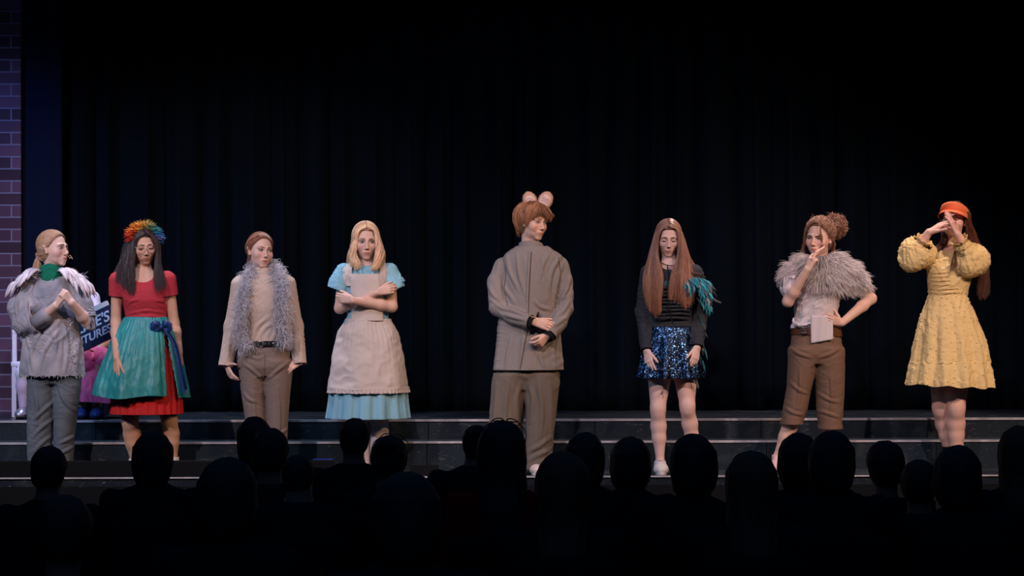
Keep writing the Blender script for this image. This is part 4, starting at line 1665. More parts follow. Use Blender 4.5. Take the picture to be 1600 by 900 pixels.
# ================= 3: sweater and grey boa =================
def actor_boa():
    p = Person(.02, 'person in cream ribbed turtleneck sweater, shaggy grey boa and taupe trousers', 412, (232, 190, 174))
    W, R = p.P, p.root
    neck = W(410, 434, .01)
    hd = p.head(407, 391, 0, 30, -2, 4, 1.02, neck=neck)
    rowsT = [(424, 392, 430, .06), (436, 372, 450, .085), (450, 370, 453, .108), (480, 376, 450, .112), (515, 383, 447, .09), (545, 377, 452, .105), (570, 378, 450, .10), (582, 395, 435, .07)]
    p.pr.append(loft(p.rows(rowsT), .03, inset=.008))
    shL, shR = W(377, 442, .01), W(447, 442, .01)
    elL, elR = W(362, 508, .02), W(462, 508, .02)
    wrL, wrR = W(353, 566, -.03), W(468, 563, -.04)
    p.arm(shL, elL, wrL, (.045, .036, .025))
    p.arm(shR, elR, wrR, (.045, .036, .025))
    p.hand(wrL, W(362, 590, -.07), (.5, .5, .4), DX * .3 - DY, curl=(.25, .35, .4, .45), L=.155, spread=1.7, th=(.35, .95, .1), thb=.2)
    p.hand(wrR, W(445, 575, -.08), (0, .6, -.4), -DY + DZ * .9, curl=(.25, .35, .45, .5), L=.150, spread=1.5, th=(.7, .6, .1))
    p.leg(W(394, 590, 0), W(399, 655, -.02), W(402, 720, .02), W(398, 738, -.13), (.066, .045, .028))
    p.leg(W(433, 590, 0), W(432, 655, -.02), W(432, 720, .02), W(436, 738, -.13), (.066, .045, .028))
    p.body(lip=(.78, .36, .34))
    hd.face_parts(R, gaze=(.9, 0), brow=(120, 76, 52), iris=(70, 84, 60))
    kn = mat('cream_rib_knit', (212, 188, 174), rough=.95, bump=.9, bscale=150, stretch=(1.4, 1.4, .12))
    g = [loft(p.rows([(430, 380, 442, .075), (438, 366, 456, .10), (450, 366, 456, .122), (480, 372, 454, .13), (510, 379, 451, .112), (530, 381, 449, .112), (545, 378, 452, .115)]), .03),
         cone(W(410, 404, .008), W(411, 436, .010), .064, .080, .02)]
    s1, c1 = sleeve(p, shL, elL, W(352, 570, -.035), .060, .046, .044)
    s2, c2 = sleeve(p, shR, elR, W(468, 567, -.045), .060, .045, .042)
    garment('sweater', g + s1 + s2, kn, R, h=.0065, cuts=[c1, c2, (W(415, 538), (0, 0, -1), .16), (W(410, 415, .0), (.05, -.1, 1), .1)],
            wr=[(.004, (9, 9, 12), 'diag')], solid=.003,
            creases=crs(W, [[(392, 532), (400, 510), (420, 492)], [(402, 532), (412, 512), (430, 500)], [(424, 532), (430, 515), (440, 505)], [(352, 562), (357, 520), (368, 480)], [(364, 560), (366, 530), (372, 500)], [(470, 560), (466, 520), (458, 480)], [(460, 545), (460, 515), (454, 490)], [(372, 455), (382, 470), (392, 476)], [(450, 455), (440, 470), (430, 476)]], .007, .011))
    # a sweater cuff ribs
    tr = [loft(p.rows([(530, 382, 448, .108), (545, 376, 453, .118), (570, 373, 456, .128), (584, 382, 446, .10)]), .03),
          loft(p.rows([(562, 373, 418, .124), (585, 374, 416, .11), (620, 378, 412, .095), (660, 384, 414, .08), (700, 386, 415, .075, .01), (732, 385, 417, .08, .01), (745, 385, 417, .08, .01)]), .03),
          loft(p.rows([(562, 410, 456, .124), (585, 411, 455, .11), (620, 415, 451, .095), (660, 417, 448, .08), (700, 418, 446, .075, .01), (732, 416, 448, .08, .01), (745, 416, 448, .08, .01)]), .03)]
    tp = mat('taupe_twill', (136, 118, 110), rough=.9, bump=.25, bscale=260)
    tro = garment('trousers', tr, tp, R, h=.0065, cuts=[(W(415, 534), (0, 0, 1), .3), (W(401, 733, .01), (0, 0, -1), .1), (W(432, 733, .01), (0, 0, -1), .1)],
            wr=[(.002, (16, 16, 36), 'ridge')],
            creases=crs(W, [[(378, 565), (392, 574), (408, 590)], [(452, 562), (436, 574), (418, 590)], [(394, 610), (396, 660), (400, 720)], [(432, 600), (434, 640), (433, 690)], [(418, 684), (432, 678), (447, 668)], [(418, 706), (432, 700), (446, 694)], [(378, 610), (388, 622), (400, 626)], [(386, 552), (400, 558), (410, 556)]], .008, .010))
    v, f, c = ribbon_tube([W(414, 545, -.118), W(413, 565, -.130), W(411, 588, -.118)], .0022, 12, 5)
    z = mk('fly_seam', v, f, mat('taupe_seam', (122, 100, 88), rough=.9), None)
    z.data.transform(Matrix.Translation(-Vector(R['_o'])))
    z.parent = tro
    # belt with rings and grommets
    beltrows = p.rows([(528, 381, 449, .114), (534, 380, 450, .118), (541, 378, 451, .121), (546, 378, 451, .121)])
    belt = garment('belt', [loft(beltrows, .01)], mat('black_belt', (20, 20, 22), rough=.35), R, h=.005, cuts=[(W(415, 530.5), (0, 0, 1), .3), (W(415, 539.5), (0, 0, -1), .3)], solid=.004)
    for x in (386, 393, 400, 413, 420, 427):
        a = np.linspace(0, 2 * np.pi, 11)
        cx = (x - 415) / 35.
        c0 = W(x, 535, -.121 * math.sqrt(max(.05, 1 - cx * cx)) - .004)
        v, f, c = tubes([np.stack([c0[0] + np.cos(a) * .006, np.full(11, c0[1]), c0[2] + np.sin(a) * .006], 1)], .0018, 5)
        under(mk('grommet', v, f, steel), belt, R)
    a = np.linspace(0, 2 * np.pi, 17)
    c0 = W(407, 535.5, -.130)
    v, f, c = tubes([np.stack([c0[0] + np.cos(a) * .017, np.full(17, c0[1]), c0[2] + np.sin(a) * .019], 1)], .003, 6)
    under(mk('buckle', v, f, steel), belt, R)
    dk = mat('dark_leather', (30, 28, 30), rough=.5)
    shoe(R, W(401, 722, .02), W(397, 739, -.12), dk, dk)
    shoe(R, W(432, 722, .02), W(436, 739, -.12), dk, dk)
    # boa
    spine = resample([W(384, 540, -.13), W(374, 515, -.12), W(378, 480, -.13), W(383, 450, -.115), W(391, 424, -.06), W(400, 412, .03), W(412, 410, .085),
                      W(424, 412, .03), W(434, 422, -.06), W(441, 446, -.12), W(441, 478, -.145), W(441, 510, -.14), W(445, 532, -.13)], 90)
    T = np.gradient(spine, axis=0)
    T /= np.linalg.norm(T, axis=1)[:, None]
    n = 6000
    i = RNG.integers(0, 90, n)
    d = RNG.normal(0, 1, (n, 3))
    d -= T[i] * (d * T[i]).sum(1)[:, None]
    d /= np.linalg.norm(d, axis=1)[:, None]
    ln = RNG.uniform(.032, .092, n)
    K = 8
    t = np.linspace(0, 1, K)[None, :, None]
    curl = RNG.normal(0, 1, (n, 3))
    curl -= d * (curl * d).sum(1)[:, None]
    curl /= np.linalg.norm(curl, axis=1)[:, None]
    w_ = RNG.uniform(1.0, 3.0, (n, 1, 1))
    pa = spine[i][:, None] + RNG.normal(0, .006, (n, 1, 3)) + ln[:, None, None] * (d[:, None] * np.sin(t * w_) / w_ * 1.2 + curl[:, None] * (1 - np.cos(t * w_)) / w_) + np.array([0, 0, -.030]) * t ** 2
    cc = np.array(lin((222, 218, 228)))[None] * RNG.uniform(.6, 1.15, (n, 1))
    V, F, c = tubes(pa, np.array([.0009, .0012, .0013, .0013, .0012, .001, .0008, .0004]), 3, cols=cc)
    bo = Geo().add(V, F, c)
    v, f, c = tubes([spine], .014, 8)
    bo.add(v, f, np.array(lin((176, 172, 182))))
    bo.mk('feather_boa', mat('boa_barbs', (255, 255, 255), rough=.9, attr=True), R)
    # hair pulled back with twisted sides
    hm = hairmat('auburn_hair', (158, 106, 84))
    cap = garment('hair', [hd.hairline(.007)], hm, R, h=.0035, solid=0, tint=lambda V: np.full((len(V), 3), .75))
    n = 1200
    a = RNG.uniform(-1, 1, n)
    st = np.stack([np.sin(a * 1.55) * .07, .066 - .07 * np.abs(a) ** 2.2, .098 - .11 * np.abs(a) ** 1.6], 1)
    st[:, 1] -= RNG.uniform(0, .03, n)
    en = np.tile([0., -.105, -.02], (n, 1)) + RNG.normal(0, .02, (n, 3))
    md = np.stack([np.sin(a * 1.5) * .088, -.03 + 0 * a, .12 - .11 * np.abs(a) ** 1.4], 1)
    V, F, c = root_hair(hd, n, st, en, md, rad=.0016, t=.009, tj=.003, vary=.3)
    g = Geo().add(V, F, c)
    # twisted roll on the camera left side and a tail behind the neck
    for k in range(3):
        tt = np.linspace(0, 1, 30)
        base = resample([hd.w(-.045, .045, .100), hd.w(-.075, .005, .075), hd.w(-.080, -.04, .03), hd.w(-.05, -.09, -.01)], 30)
        off = np.stack([np.cos(tt * 26 + k * 2.1) * .006, np.sin(tt * 26 + k * 2.1) * .006, np.sin(tt * 26 + k * 2.1) * .006], 1)
        v, f, c = tubes([base + off], .007, 6)
        g.add(v, f, (.9, .9, .9))
    G = [[hd.w(-.02, -.1, -.01), W(388, 404, .07), W(387, 420, .08), W(388, 436, .09)], [hd.w(.02, -.1, -.02), W(398, 406, .09), W(399, 420, .1), W(400, 436, .1)]]
    V, F, c = hair_sheet(G, 160, 12, jit=.006, rad=.0028)
    g.add(V, F, c)
    o = g.mk('hair_strands', hm, None)
    o.data.transform(Matrix.Translation(-Vector(R['_o'])))
    o.parent = cap
    mic(hd, R, 1)


# ================= 4: blue dress, white apron, arms crossed =================
def actor_apron():
    p = Person(.08, 'person with wavy blonde hair in light blue dress and white pinafore apron, arms folded', 574, (222, 182, 166))
    W, R = p.P, p.root
    neck = W(573, 418, .01)
    hd = p.head(572, 377, 0, 9, -7, 0, 1.06, neck=neck)
    p.pr.append(loft(p.rows([(412, 556, 592, .055), (422, 538, 607, .08), (436, 536, 608, .105), (460, 542, 604, .115), (490, 546, 602, .09), (520, 536, 612, .11), (560, 532, 616, .12), (590, 540, 610, .1)]), .03, inset=.014))
    shL, shR = W(538, 424, .0), W(609, 424, .0)
    elL, elR = W(531, 480, -.05), W(612, 478, -.06)
    p.arm(shL, elL, W(588, 456, -.150), (.042, .036, .024))
    p.hand(W(590, 455, -.155), W(624, 447, -.13), (0, 1, -.1), DZ, curl=(.35, .4, .45, .5), L=.165, spread=.7, th=(.9, .45, .1))
    p.arm(shR, elR, W(552, 468, -.200), (.042, .037, .025))
    p.hand(W(551, 467, -.205), W(518, 462, -.145), (.15, 1, 0), DZ, curl=(.3, .35, .4, .45), L=.165, spread=.7, th=(.9, .45, .1))
    p.leg(W(558, 600, 0), W(560, 655, -.01), W(566, 720, .02), W(560, 738, -.13), (.085, .054, .035))
    p.leg(W(592, 600, 0), W(592, 655, -.01), W(588, 720, .02), W(592, 738, -.13), (.085, .054, .036))
    p.body(lip=(.74, .40, .40))
    hd.face_parts(R, gaze=(.7, 0), brow=(150, 112, 84), iris=(60, 70, 80), frown=.1)
    blue = mat('light_blue_cotton', (134, 184, 204), rough=.85, bump=.25, bscale=200)
    bod = [loft(p.rows([(414, 548, 600, .065), (422, 536, 609, .092), (436, 534, 611, .118), (460, 539, 607, .128), (490, 543, 605, .105), (505, 540, 608, .112)]), .03),
           cone(shL + [.0, 0, .004], W(531, 440, -.015), .056, .066, .02), cone(W(531, 440, -.015), W(529, 450, -.03), .066, .072, .01),
           cone(shR + [.0, 0, .004], W(614, 440, -.015), .056, .064, .02), cone(W(614, 440, -.015), W(617, 450, -.03), .064, .070, .01),
           cone(W(573, 398, -.06), W(574, 428, -.14), .042, .020, .006, op='-'), cone(W(573, 400, .0), W(573, 420, .0), .058, .062, .006, op='-')]
    d1, d2 = np.array([-.35, 0, -1]), np.array([.45, 0, -1])
    garment('bodice', bod, blue, R, h=.006, cuts=[(W(522, 449, -.02), d1, .112), (W(625, 449, -.02), d2, .112), (W(573, 500), (0, 0, -1), .25), (W(573, 412), (0, -.2, 1), .08)],
            wr=[(.006, (10, 10, 16), 'diag')], solid=.0025)
    for c0, d in ((W(530, 443, -.022), d1), (W(616, 443, -.022), d2)):        # turned-up sleeve bands
        d = nrm(d)
        garment('sleeve_band', [cone(c0 - d * .03, c0 + d * .03, .070, .076, .01)], blue, R, h=.005, cuts=[(c0 + d * .012, d, .2), (c0 - d * .018, -d, .2)], wr=[(.003, (14, 14, 14))], solid=.003)
    z0, z1 = W(0, 498)[2], W(0, 650)[2]
    sk = p.rows([(495, 541, 607, .11), (520, 530, 618, .14), (560, 522, 626, .18), (610, 516, 633, .22), (652, 511, 637, .245), (664, 510, 638, .245)])
    garment('skirt', [loft(sk, .02, fold=pleat(15, .060, z0, z1, sharp=1.6, seed=.5))], blue, R, h=.007, cuts=[(W(573, 652), (0, 0, -1), .6), (W(573, 499), (0, 0, 1), .4)], solid=.003,
            wr=[(.004, (10, 10, 5))])
    wh = mat('white_cotton', (200, 186, 180), rough=.9, bump=.3, bscale=220)
    ap = p.rows([(492, 540, 608, .125), (500, 538, 610, .132), (520, 527, 621, .158), (560, 518, 630, .198), (600, 512, 636, .236), (620, 510, 639, .25)])
    zz0, zz1 = W(0, 500)[2], W(0, 610)[2]

    def afold(th, Z):
        t = np.clip((zz0 - Z) / (zz0 - zz1), 0, 1)
        return .018 * np.sin(40 * th) * (1 - t) ** 2 + .02 * t * np.sin(7 * th + 1)
    V, F = nets([loft(ap, .02, fold=afold)], *bounds([loft(ap, .02)]), .007)
    V = smooth_mesh(V, F, 1)
    for amp, fr in ((.012, (5, 5, 6)), (.006, (13, 13, 16))):
        N = vnormals(V, F)
        V = V + N * (amp * (.3 - np.abs(noise(V * np.array(fr) + 5))) * 1.3)[:, None]
    V, F = cutm(V, F, [(W(573, 607), (0, 0, -1), .8), (W(573, 497), (0, 0, 1), .3), (np.array([0, p.Y + .10, .8]), (0, 1, 0), 9)])
    apo = mk('apron', V, F, wh, R, col=np.ones((len(V), 3)), solid=.002)
    # ruffle on the hem
    rr = p.rows([(600, 512, 636, .238), (606, 511, 637, .242), (612, 510, 638, .246), (622, 510, 638, .246)])
    zt, zq = W(0, 603)[2], W(0, 613)[2]
    V, F = nets([loft(rr, .01, fold=lambda th, Z: .022 * np.clip((zt - Z) / (zt - zq), 0, 1) * np.sin(58 * th) + .02 * np.sin(7 * th + 1) + .006)], *bounds([loft(rr, .02)]), .005)
    V, F = cutm(V, F, [(W(573, 612), (0, 0, -1), .8, .003), (W(573, 603), (0, 0, 1), .8), (np.array([0, p.Y + .10, .8]), (0, 1, 0), 9)])
    o = mk('ruffle', V, F, wh, None, col=np.ones((len(V), 3)), solid=.002)
    o.data.transform(Matrix.Translation(-Vector(R['_o'])))
    o.parent = apo
    # bib and shoulder frills
    bibr = p.rows([(418, 535, 610, .098, -.010), (436, 532, 612, .124, -.010), (460, 538, 608, .135, -.010), (490, 541, 607, .112, -.010), (503, 538, 610, .120, -.010)])
    garment('bib', [loft(bibr, .02)], wh, R, h=.006, cuts=[(W(573, 427, -.1), (0, 0, 1), .5), (W(573, 500, -.1), (0, 0, -1), .5), (W(549, 460, -.1), (-1, .15, 0), .5), (W(598, 460, -.1), (1, .15, 0), .5), (np.array([0, p.Y - .02, .8]), (0, 1, 0), 9)],
            wr=[(.006, (10, 10, 9), 'ridge')], solid=.003)
    strapr = [loft(p.rows([(402, 552, 596, .055), (408, 546, 602, .075), (414, 540, 606, .095), (422, 532, 612, .112), (436, 531, 613, .132), (460, 537, 609, .142), (490, 541, 607, .118)]), .03)]
    for xa, xb in ((536, 552), (595, 611)):
        garment('shoulder_frill', strapr, wh, R, h=.006, cuts=[(W(xa, 430), (-1, 0, 0), .6), (W(xb, 430), (1, 0, 0), .6), (W(573, 446), (0, 0, -1), .6)],
                wr=[(.006, (26, 26, 22)), (.003, (60, 60, 60))], solid=.003)
    g = Geo()
    for q in (-1, 1):                       # collar points
        v, f, c = ribbon_tube([W(573 + q * 15, 410, -.05), W(573 + q * 13, 418, -.095), W(573 + q * 6, 430, -.125)], [.012, .018, .008], 12, 8, flat=.25)
        g.add(v, f)
    g.mk('collar', blue, R)
    tights = mat('white_tights', (196, 188, 194), rough=.8)
    for kn, an, tx in ((W(560, 655, -.01), W(566, 720, .02), 560), (W(592, 655, -.01), W(588, 720, .02), 592)):
        m_ = kn + (an - kn) * .35
        garment('tights', [cone(kn + [0, 0, .1], m_, .062, .059, .03), cone(m_, an - [0, 0, .03], .059, .042, .03)], tights, R, h=.007)
        shoe(R, an, P(tx, 739, p.Y - .13), canvas_white, white_rubber)
    Geo().ell(W(546, 612, -.2), (.001, .001, .001)) if False else None
    # hair
    hm = hairmat('blonde_hair', (230, 194, 160), .4)
    cap = garment('hair', [hd.hairline(.008, low=None)], hm, R, h=.0035, solid=0, tint=lambda V: np.full((len(V), 3), .7))
    GL = [[hd.w(-.003, .074, .099), hd.w(-.048, .068, .074), W(557, 378, -.080), W(556, 396, -.085), W(561, 410, -.11), W(562, 418, -.12)],
          [hd.w(-.004, .058, .112), hd.w(-.05, .066, .075), W(555, 378, -.07), W(553, 396, -.08), W(557, 411, -.11), W(557, 421, -.12)],
          [hd.w(-.004, .02, .126), hd.w(-.068, .03, .075), W(552, 378, -.03), W(548, 396, -.05), W(550, 409, -.10), W(552, 418, -.11)],
          [hd.w(-.004, -.03, .126), hd.w(-.074, -.03, .065), W(551, 380, .03), W(546, 396, .03), W(544, 406, .02), W(546, 413, -.02)],
          [hd.w(0, -.08, .10), hd.w(-.03, -.11, .04), W(562, 385, .1), W(560, 400, .11), W(558, 408, .11), W(558, 414, .12)]]
    GR = [[hd.w(.003, .074, .099), hd.w(.048, .068, .074), W(588, 376, -.080), W(589, 394, -.085), W(585, 410, -.11), W(578, 420, -.13)],
          [hd.w(.004, .058, .112), hd.w(.05, .066, .075), W(591, 376, -.07), W(593, 392, -.08), W(589, 409, -.11), W(583, 422, -.13)],
          [hd.w(.004, .02, .126), hd.w(.068, .03, .075), W(594, 377, -.03), W(598, 393, -.05), W(596, 408, -.10), W(590, 420, -.12)],
          [hd.w(.004, -.03, .126), hd.w(.074, -.03, .065), W(595, 379, .03), W(600, 395, .03), W(600, 405, .0), W(597, 413, -.05)],
          [hd.w(0, -.08, .10), hd.w(.03, -.11, .04), W(580, 385, .1), W(582, 400, .11), W(582, 408, .11), W(580, 414, .12)]]
    g = Geo().add(*part_hair(hd))
    for G in (GL, GR):
        V, F, c = hair_sheet(G, 560, 30, jit=.004, wave=.009, wf=2.4, rad=.0022, lock=5, vary=.35, end=.14)
        g.add(V, F, c)
    o = g.mk('hair_strands', hm, None)
    o.data.transform(Matrix.Translation(-Vector(R['_o'])))
    o.parent = cap
    g = Geo()
    a = np.linspace(0, 2 * np.pi, 15)
    e = hd.w(-.080, .008, -.036)
    v, f, c = tubes([np.stack([e[0] + np.cos(a) * .007, np.full(15, e[1]), e[2] + np.sin(a) * .009], 1)], .002, 5)
    g.add(v, f)
    g.mk('earring', steel, R)


# ================= 5: boy in grey shirt with ears =================
def actor_ears():
    p = Person(.0, 'tall person in loose taupe shirt and wide trousers wearing furry animal ears, hand on wrist', 826, (232, 188, 168))
    W, R = p.P, p.root
    neck = W(829, 392, .02)
    hd = p.head(833, 349, 0, 42, -5, 3, 1.04, male=True, neck=neck, nr=.056)
    p.pr.append(loft(p.rows([(384, 812, 852, .065), (400, 785, 878, .09), (420, 780, 880, .12), (460, 785, 876, .125), (500, 790, 868, .11), (560, 780, 872, .115), (600, 784, 866, .1)]), .03, inset=.014))
    shL, shR = W(789, 421, .01), W(873, 418, .01)
    elL, elR = W(779, 478, -.04), W(884, 478, -.03)
    wrL, wrR = W(832, 502, -.19), W(856, 524, -.17)
    p.arm(shL, elL, wrL, (.042, .038, .028))
    p.arm(shR, elR, wrR, (.042, .038, .028))
    p.hand(wrL, W(868, 512, -.20), (-.1, 1, -.35), DZ - DY * .3, curl=(.2, .22, .25, .3), L=.178, spread=1.0, th=(.8, .4, .2), thb=.1)
    p.hand(wrR, W(838, 542, -.21), (-.2, .8, .5), DZ * .5 - DX * .6 - DY * .4, curl=(.55, .75, .85, .9), L=.165, spread=1.0, th=(.8, .45, .25), thb=.3)
    p.leg(W(797, 590, 0), W(792, 660, -.01), W(790, 725, .02), W(782, 738, -.13), (.066, .045, .028))
    p.leg(W(845, 590, 0), W(843, 655, -.03), W(839, 722, .0), W(837, 739, -.17), (.066, .045, .028))
    p.body(lip=(.80, .46, .44), blush=.2)
    hd.face_parts(R, gaze=(.3, -.5), brow=(120, 74, 46), iris=(70, 60, 50), open_=.85)
    sh = mat('taupe_cotton', (144, 134, 130), rough=.9, bump=.25, bscale=230)
    rows = p.rows([(386, 808, 856, .078), (393, 796, 868, .095), (402, 786, 880, .112), (415, 783, 882, .125), (440, 783, 880, .142), (470, 782, 875, .148), (520, 777, 874, .142), (578, 770, 878, .15), (592, 769, 879, .15)])
    g = [loft(rows, .012, fold=pleat(7, .025, W(0, 400)[2], W(0, 578)[2], seed=.9))]
    s1 = [cone(W(786, 417, .01), W(776, 444, .0), .057, .060, .005), cone(W(776, 440, .0), W(779, 480, -.05), .060, .060, .006), cone(W(779, 480, -.05), W(806, 495, -.13), .060, .052, .008), cone(W(806, 495, -.13), W(835, 506, -.20), .054, .046, .02)]
    s2 = [cone(W(875, 415, .01), W(881, 440, .0), .055, .058, .005), cone(W(881, 440, .0), W(882, 482, -.04), .058, .056, .006), cone(W(882, 482, -.04), W(872, 505, -.11), .055, .050, .008), cone(W(872, 505, -.11), W(853, 530, -.19), .052, .044, .02)]
    dl, dr = nrm(W(835, 507, -.2) - W(806, 497, -.13)), nrm(W(853, 530, -.19) - W(872, 505, -.11))
    shirt = garment('shirt', g + s1 + s2, sh, R, h=.006, cuts=[(W(828, 504, -.185), dl, .10), (W(858, 523, -.17), dr, .09), (W(824, 578), (0, 0, -1), .6), (W(830, 388), (0, 0, 1), .075)],
            wr=[(.004, (10, 10, 9), 'diag')], solid=.003,
            creases=crs(W, [[(792, 397), (797, 425), (812, 455)], [(808, 395), (812, 430), (820, 460)], [(784, 428), (790, 450), (804, 472)], [(764, 445), (772, 462), (786, 474)], [(766, 466), (782, 480), (802, 486)], [(785, 490), (805, 496), (826, 500)], [(792, 480), (812, 490), (830, 496)],
                            [(880, 412), (870, 440), (867, 470)], [(892, 432), (884, 456), (874, 472)], [(890, 470), (878, 488), (866, 494)], [(884, 496), (870, 506), (858, 512)], [(858, 396), (848, 415), (843, 440)], [(876, 400), (862, 425), (858, 450)], [(800, 525), (794, 550), (790, 576)],
                            [(818, 515), (816, 545), (812, 577)], [(842, 550), (846, 565), (850, 577)], [(866, 525), (864, 550), (868, 577)], [(835, 470), (845, 480), (860, 484)]], .010, .012) + crs(W, [[(785, 400), (787, 425), (785, 448), (789, 466)], [(873, 400), (876, 425), (873, 448), (868, 470)]], -.007, .008))
    # black inner cuffs
    bk = mat('black_jersey', (18, 18, 22), rough=.9)
    for c0, d in ((W(832, 505.5, -.19), dl), (W(856, 526, -.175), dr)):
        garment('inner_cuff', [cone(c0 - d * .03, c0 + d * .03, .041, .038, .01)], bk, R, h=.0045, cuts=[(c0 + d * .012, d, .2)], solid=.002)
    # band collar
    g = [cone(W(830, 372, .010), W(830, 395, .006), .070, .088, .01)]
    garment('collar', g, sh, R, h=.0045, cuts=[(W(832, 380, -.02), (.05, .35, 1), .15), (W(830, 397, 0), (0, 0, -1), .2)], solid=.004)
    pl = drape([resample([W(828, 391, -.10), W(827, 405, -.14), W(825, 440, -.17), W(823, 480, -.17)], 24)], bvh(meshVF(shirt, R)), .002)[0]
    tr_ = bvh(meshVF(shirt, R))
    pl = [(q, tr_.ray_cast(Vector((q[0], -1.0, q[2])), Vector((0, 1, 0)))[0]) for q in pl]
    pl = resample([[q[0], h.y - .004, q[2]] for q, h in pl if h is not None][::3], 24)
    v, f, c = tubes([pl], .009, 6, flat=.25)
    o = mk('placket', v, f, sh, None, col=np.ones((len(v), 3)))
    o.data.transform(Matrix.Translation(-Vector(R['_o'])))
    o.parent = shirt
    def seam_line(px):
        q0 = resample([W(x, y, -.19) for x, y in px], 26)
        o = []
        for q in q0:
            h = tr_.ray_cast(Vector((q[0], -1.0, q[2])), Vector((0, 1, 0)))[0]
            if h is not None:
                o.append([h.x, h.y - .0045, h.z])
        return resample(o, 30)
    for px in ([(831, 392), (830, 410), (828, 440), (826, 482)], [(826, 482), (824, 515), (818, 545), (812, 577)], [(786, 403), (791, 425), (788, 450), (793, 478)], [(874, 401), (876, 425), (872, 450), (868, 482)]):
        v, f, c = tubes([seam_line(px)], .0020, 6)
        under(mk('seam', v, f, mat('dark_seam_thread', (70, 60, 58), rough=.9)), shirt, R)
    tr = [loft(p.rows([(560, 780, 872, .12), (586, 777, 869, .12), (608, 792, 854, .08)]), .03),
          loft(p.rows([(584, 771, 821, .118), (598, 768, 820, .115), (640, 765, 816, .105), (690, 762, 809, .10), (733, 760, 808, .105), (748, 760, 808, .105)]), .025, fold=pleat(5, .03, W(0, 600)[2], W(0, 730)[2])),
          loft(p.rows([(584, 817, 872, .118, -.005), (598, 816, 873, .115, -.01), (640, 821, 868, .105, -.02), (690, 821, 862, .095, -.03), (733, 817, 859, .105, -.03), (748, 816, 859, .105, -.03)]), .025, fold=pleat(5, .03, W(0, 600)[2], W(0, 730)[2], seed=2))]
    garment('trousers', tr, mat('taupe_twill_loose', (116, 104, 94), rough=.9, bump=.25, bscale=230), R, h=.007,
            cuts=[(W(784, 735, 0), (0, 0, -1), .16), (W(839, 733, -.03), (0, 0, -1), .15), (W(824, 566), (0, 0, 1), .5)],
            wr=[(.003, (7, 7, 16), 'diag')],
            creases=crs(W, [[(794, 590), (788, 650), (785, 725)], [(776, 600), (772, 660), (768, 725)], [(840, 592), (846, 640), (842, 690)], [(858, 600), (860, 660), (858, 700)], [(824, 706), (840, 698), (858, 684)], [(822, 722), (838, 712), (856, 704)], [(812, 600), (806, 625), (808, 660)], [(826, 600), (832, 625), (828, 660)]], .011, .013))
    cw = mat('pale_pink_canvas', (224, 200, 196), rough=.85)
    shoe(R, W(787, 722, .02), W(782, 739, -.13), cw, white_rubber)
    shoe(R, W(839, 722, .0), W(837, 740, -.17), cw, white_rubber, lace=white_rubber)
    # tail
    sp = resample([W(822, 585, .11), W(818, 625, .15), W(812, 650, .16), W(814, 672, .15), W(820, 690, .14)], 40)
    T = np.gradient(sp, axis=0)
    T /= np.linalg.norm(T, axis=1)[:, None]
    n = 1500
    i = RNG.integers(2, 40, n)
    d = RNG.normal(0, 1, (n, 3))
    d -= T[i] * (d * T[i]).sum(1)[:, None]
    d = d / np.linalg.norm(d, axis=1)[:, None] + T[i] * 1.3
    t = np.linspace(0, 1, 5)[None, :, None]
    pa = sp[i][:, None] + d[:, None] * t * RNG.uniform(.025, .045, (n, 1, 1)) + RNG.normal(0, .003, (n, 5, 3)) * t
    V, F, c = tubes(pa, np.array([.002, .002, .0018, .0012, .0004]), 3, cols=np.array(lin((190, 196, 208))) * RNG.uniform(.6, 1.3, (n, 1)))
    g = Geo().add(V, F, c)
    v, f, c = tubes([sp], np.interp(np.linspace(0, 1, 40), [0, .5, 1], [.014, .022, .012]), 8)
    g.add(v, f, lin((150, 156, 166)))
    g.mk('tail', mat('tail_fur', (255, 255, 255), rough=.9, attr=True), R)
    # tousled hair with a long fringe
    hm = hairmat('copper_brown_hair', (168, 116, 84), .42)
    cap = garment('hair', [hd.hairline(.014, low=.0, dz=.004)], hm, R, h=.0035, solid=0, tint=lambda V: np.full((len(V), 3), .6))
    cr = np.array([0, -.03, .13])
    n = 2000
    a = RNG.uniform(0, 2 * np.pi, n)
    a0_ = a.copy()
    a = np.round(a * 7) / 7 + RNG.normal(0, .05, n)
    st = cr + np.stack([np.cos(a) * .012, np.sin(a) * .012, 0 * a], 1)
    # end points: ears/nape at back, brow at front
    s_, c_ = np.sin(a), np.cos(a)
    zend = np.where(s_ > .35, .050 + .010 * np.cos(3 * a), np.where(s_ > -.2, .006, -.085))
    zend = zend + RNG.normal(0, .010, n)
    en = np.stack([c_ * .080, -.015 + s_ * .10, zend], 1)
    md = np.stack([c_ * .085, -.02 + s_ * .085, np.full(n, .128)], 1)
    K = 16
    pth = hd.skull_strands(st, en, K, .018, .007, md)
    t = np.linspace(0, 1, K)
    outw = np.stack([c_, s_ * 1.0, 0 * a], 1) @ hd.R.T
    lift = (np.sin(t * np.pi * .9) * .012 + np.clip(t - .8, 0, 1) * .03 * 1)[None, :, None]
    pth = pth + outw[:, None] * lift * RNG.uniform(.4, 1.3, (n, 1, 1)) + RNG.normal(0, .0016, (n, K, 3))
    # fringe sweeps to the camera right
    sw = (np.clip(s_, 0, 1) * 1.0)[:, None, None] * (t ** 2)[None, :, None]
    pth = pth + hd.s[None, None] * .026 * sw
    lk = np.round(a0_ * 7)
    wv = np.stack([np.sin(lk * 5.1 + t[None].T.T * 0 + 0), np.cos(lk * 3.3), np.sin(lk * 7.7)], 1) if False else None
    ph = (lk * 2.3)[:, None] + t[None, :] * (5 + 2 * np.sin(lk)[:, None])
    side_ = np.stack([-s_, c_, 0 * a], 1) @ hd.R.T
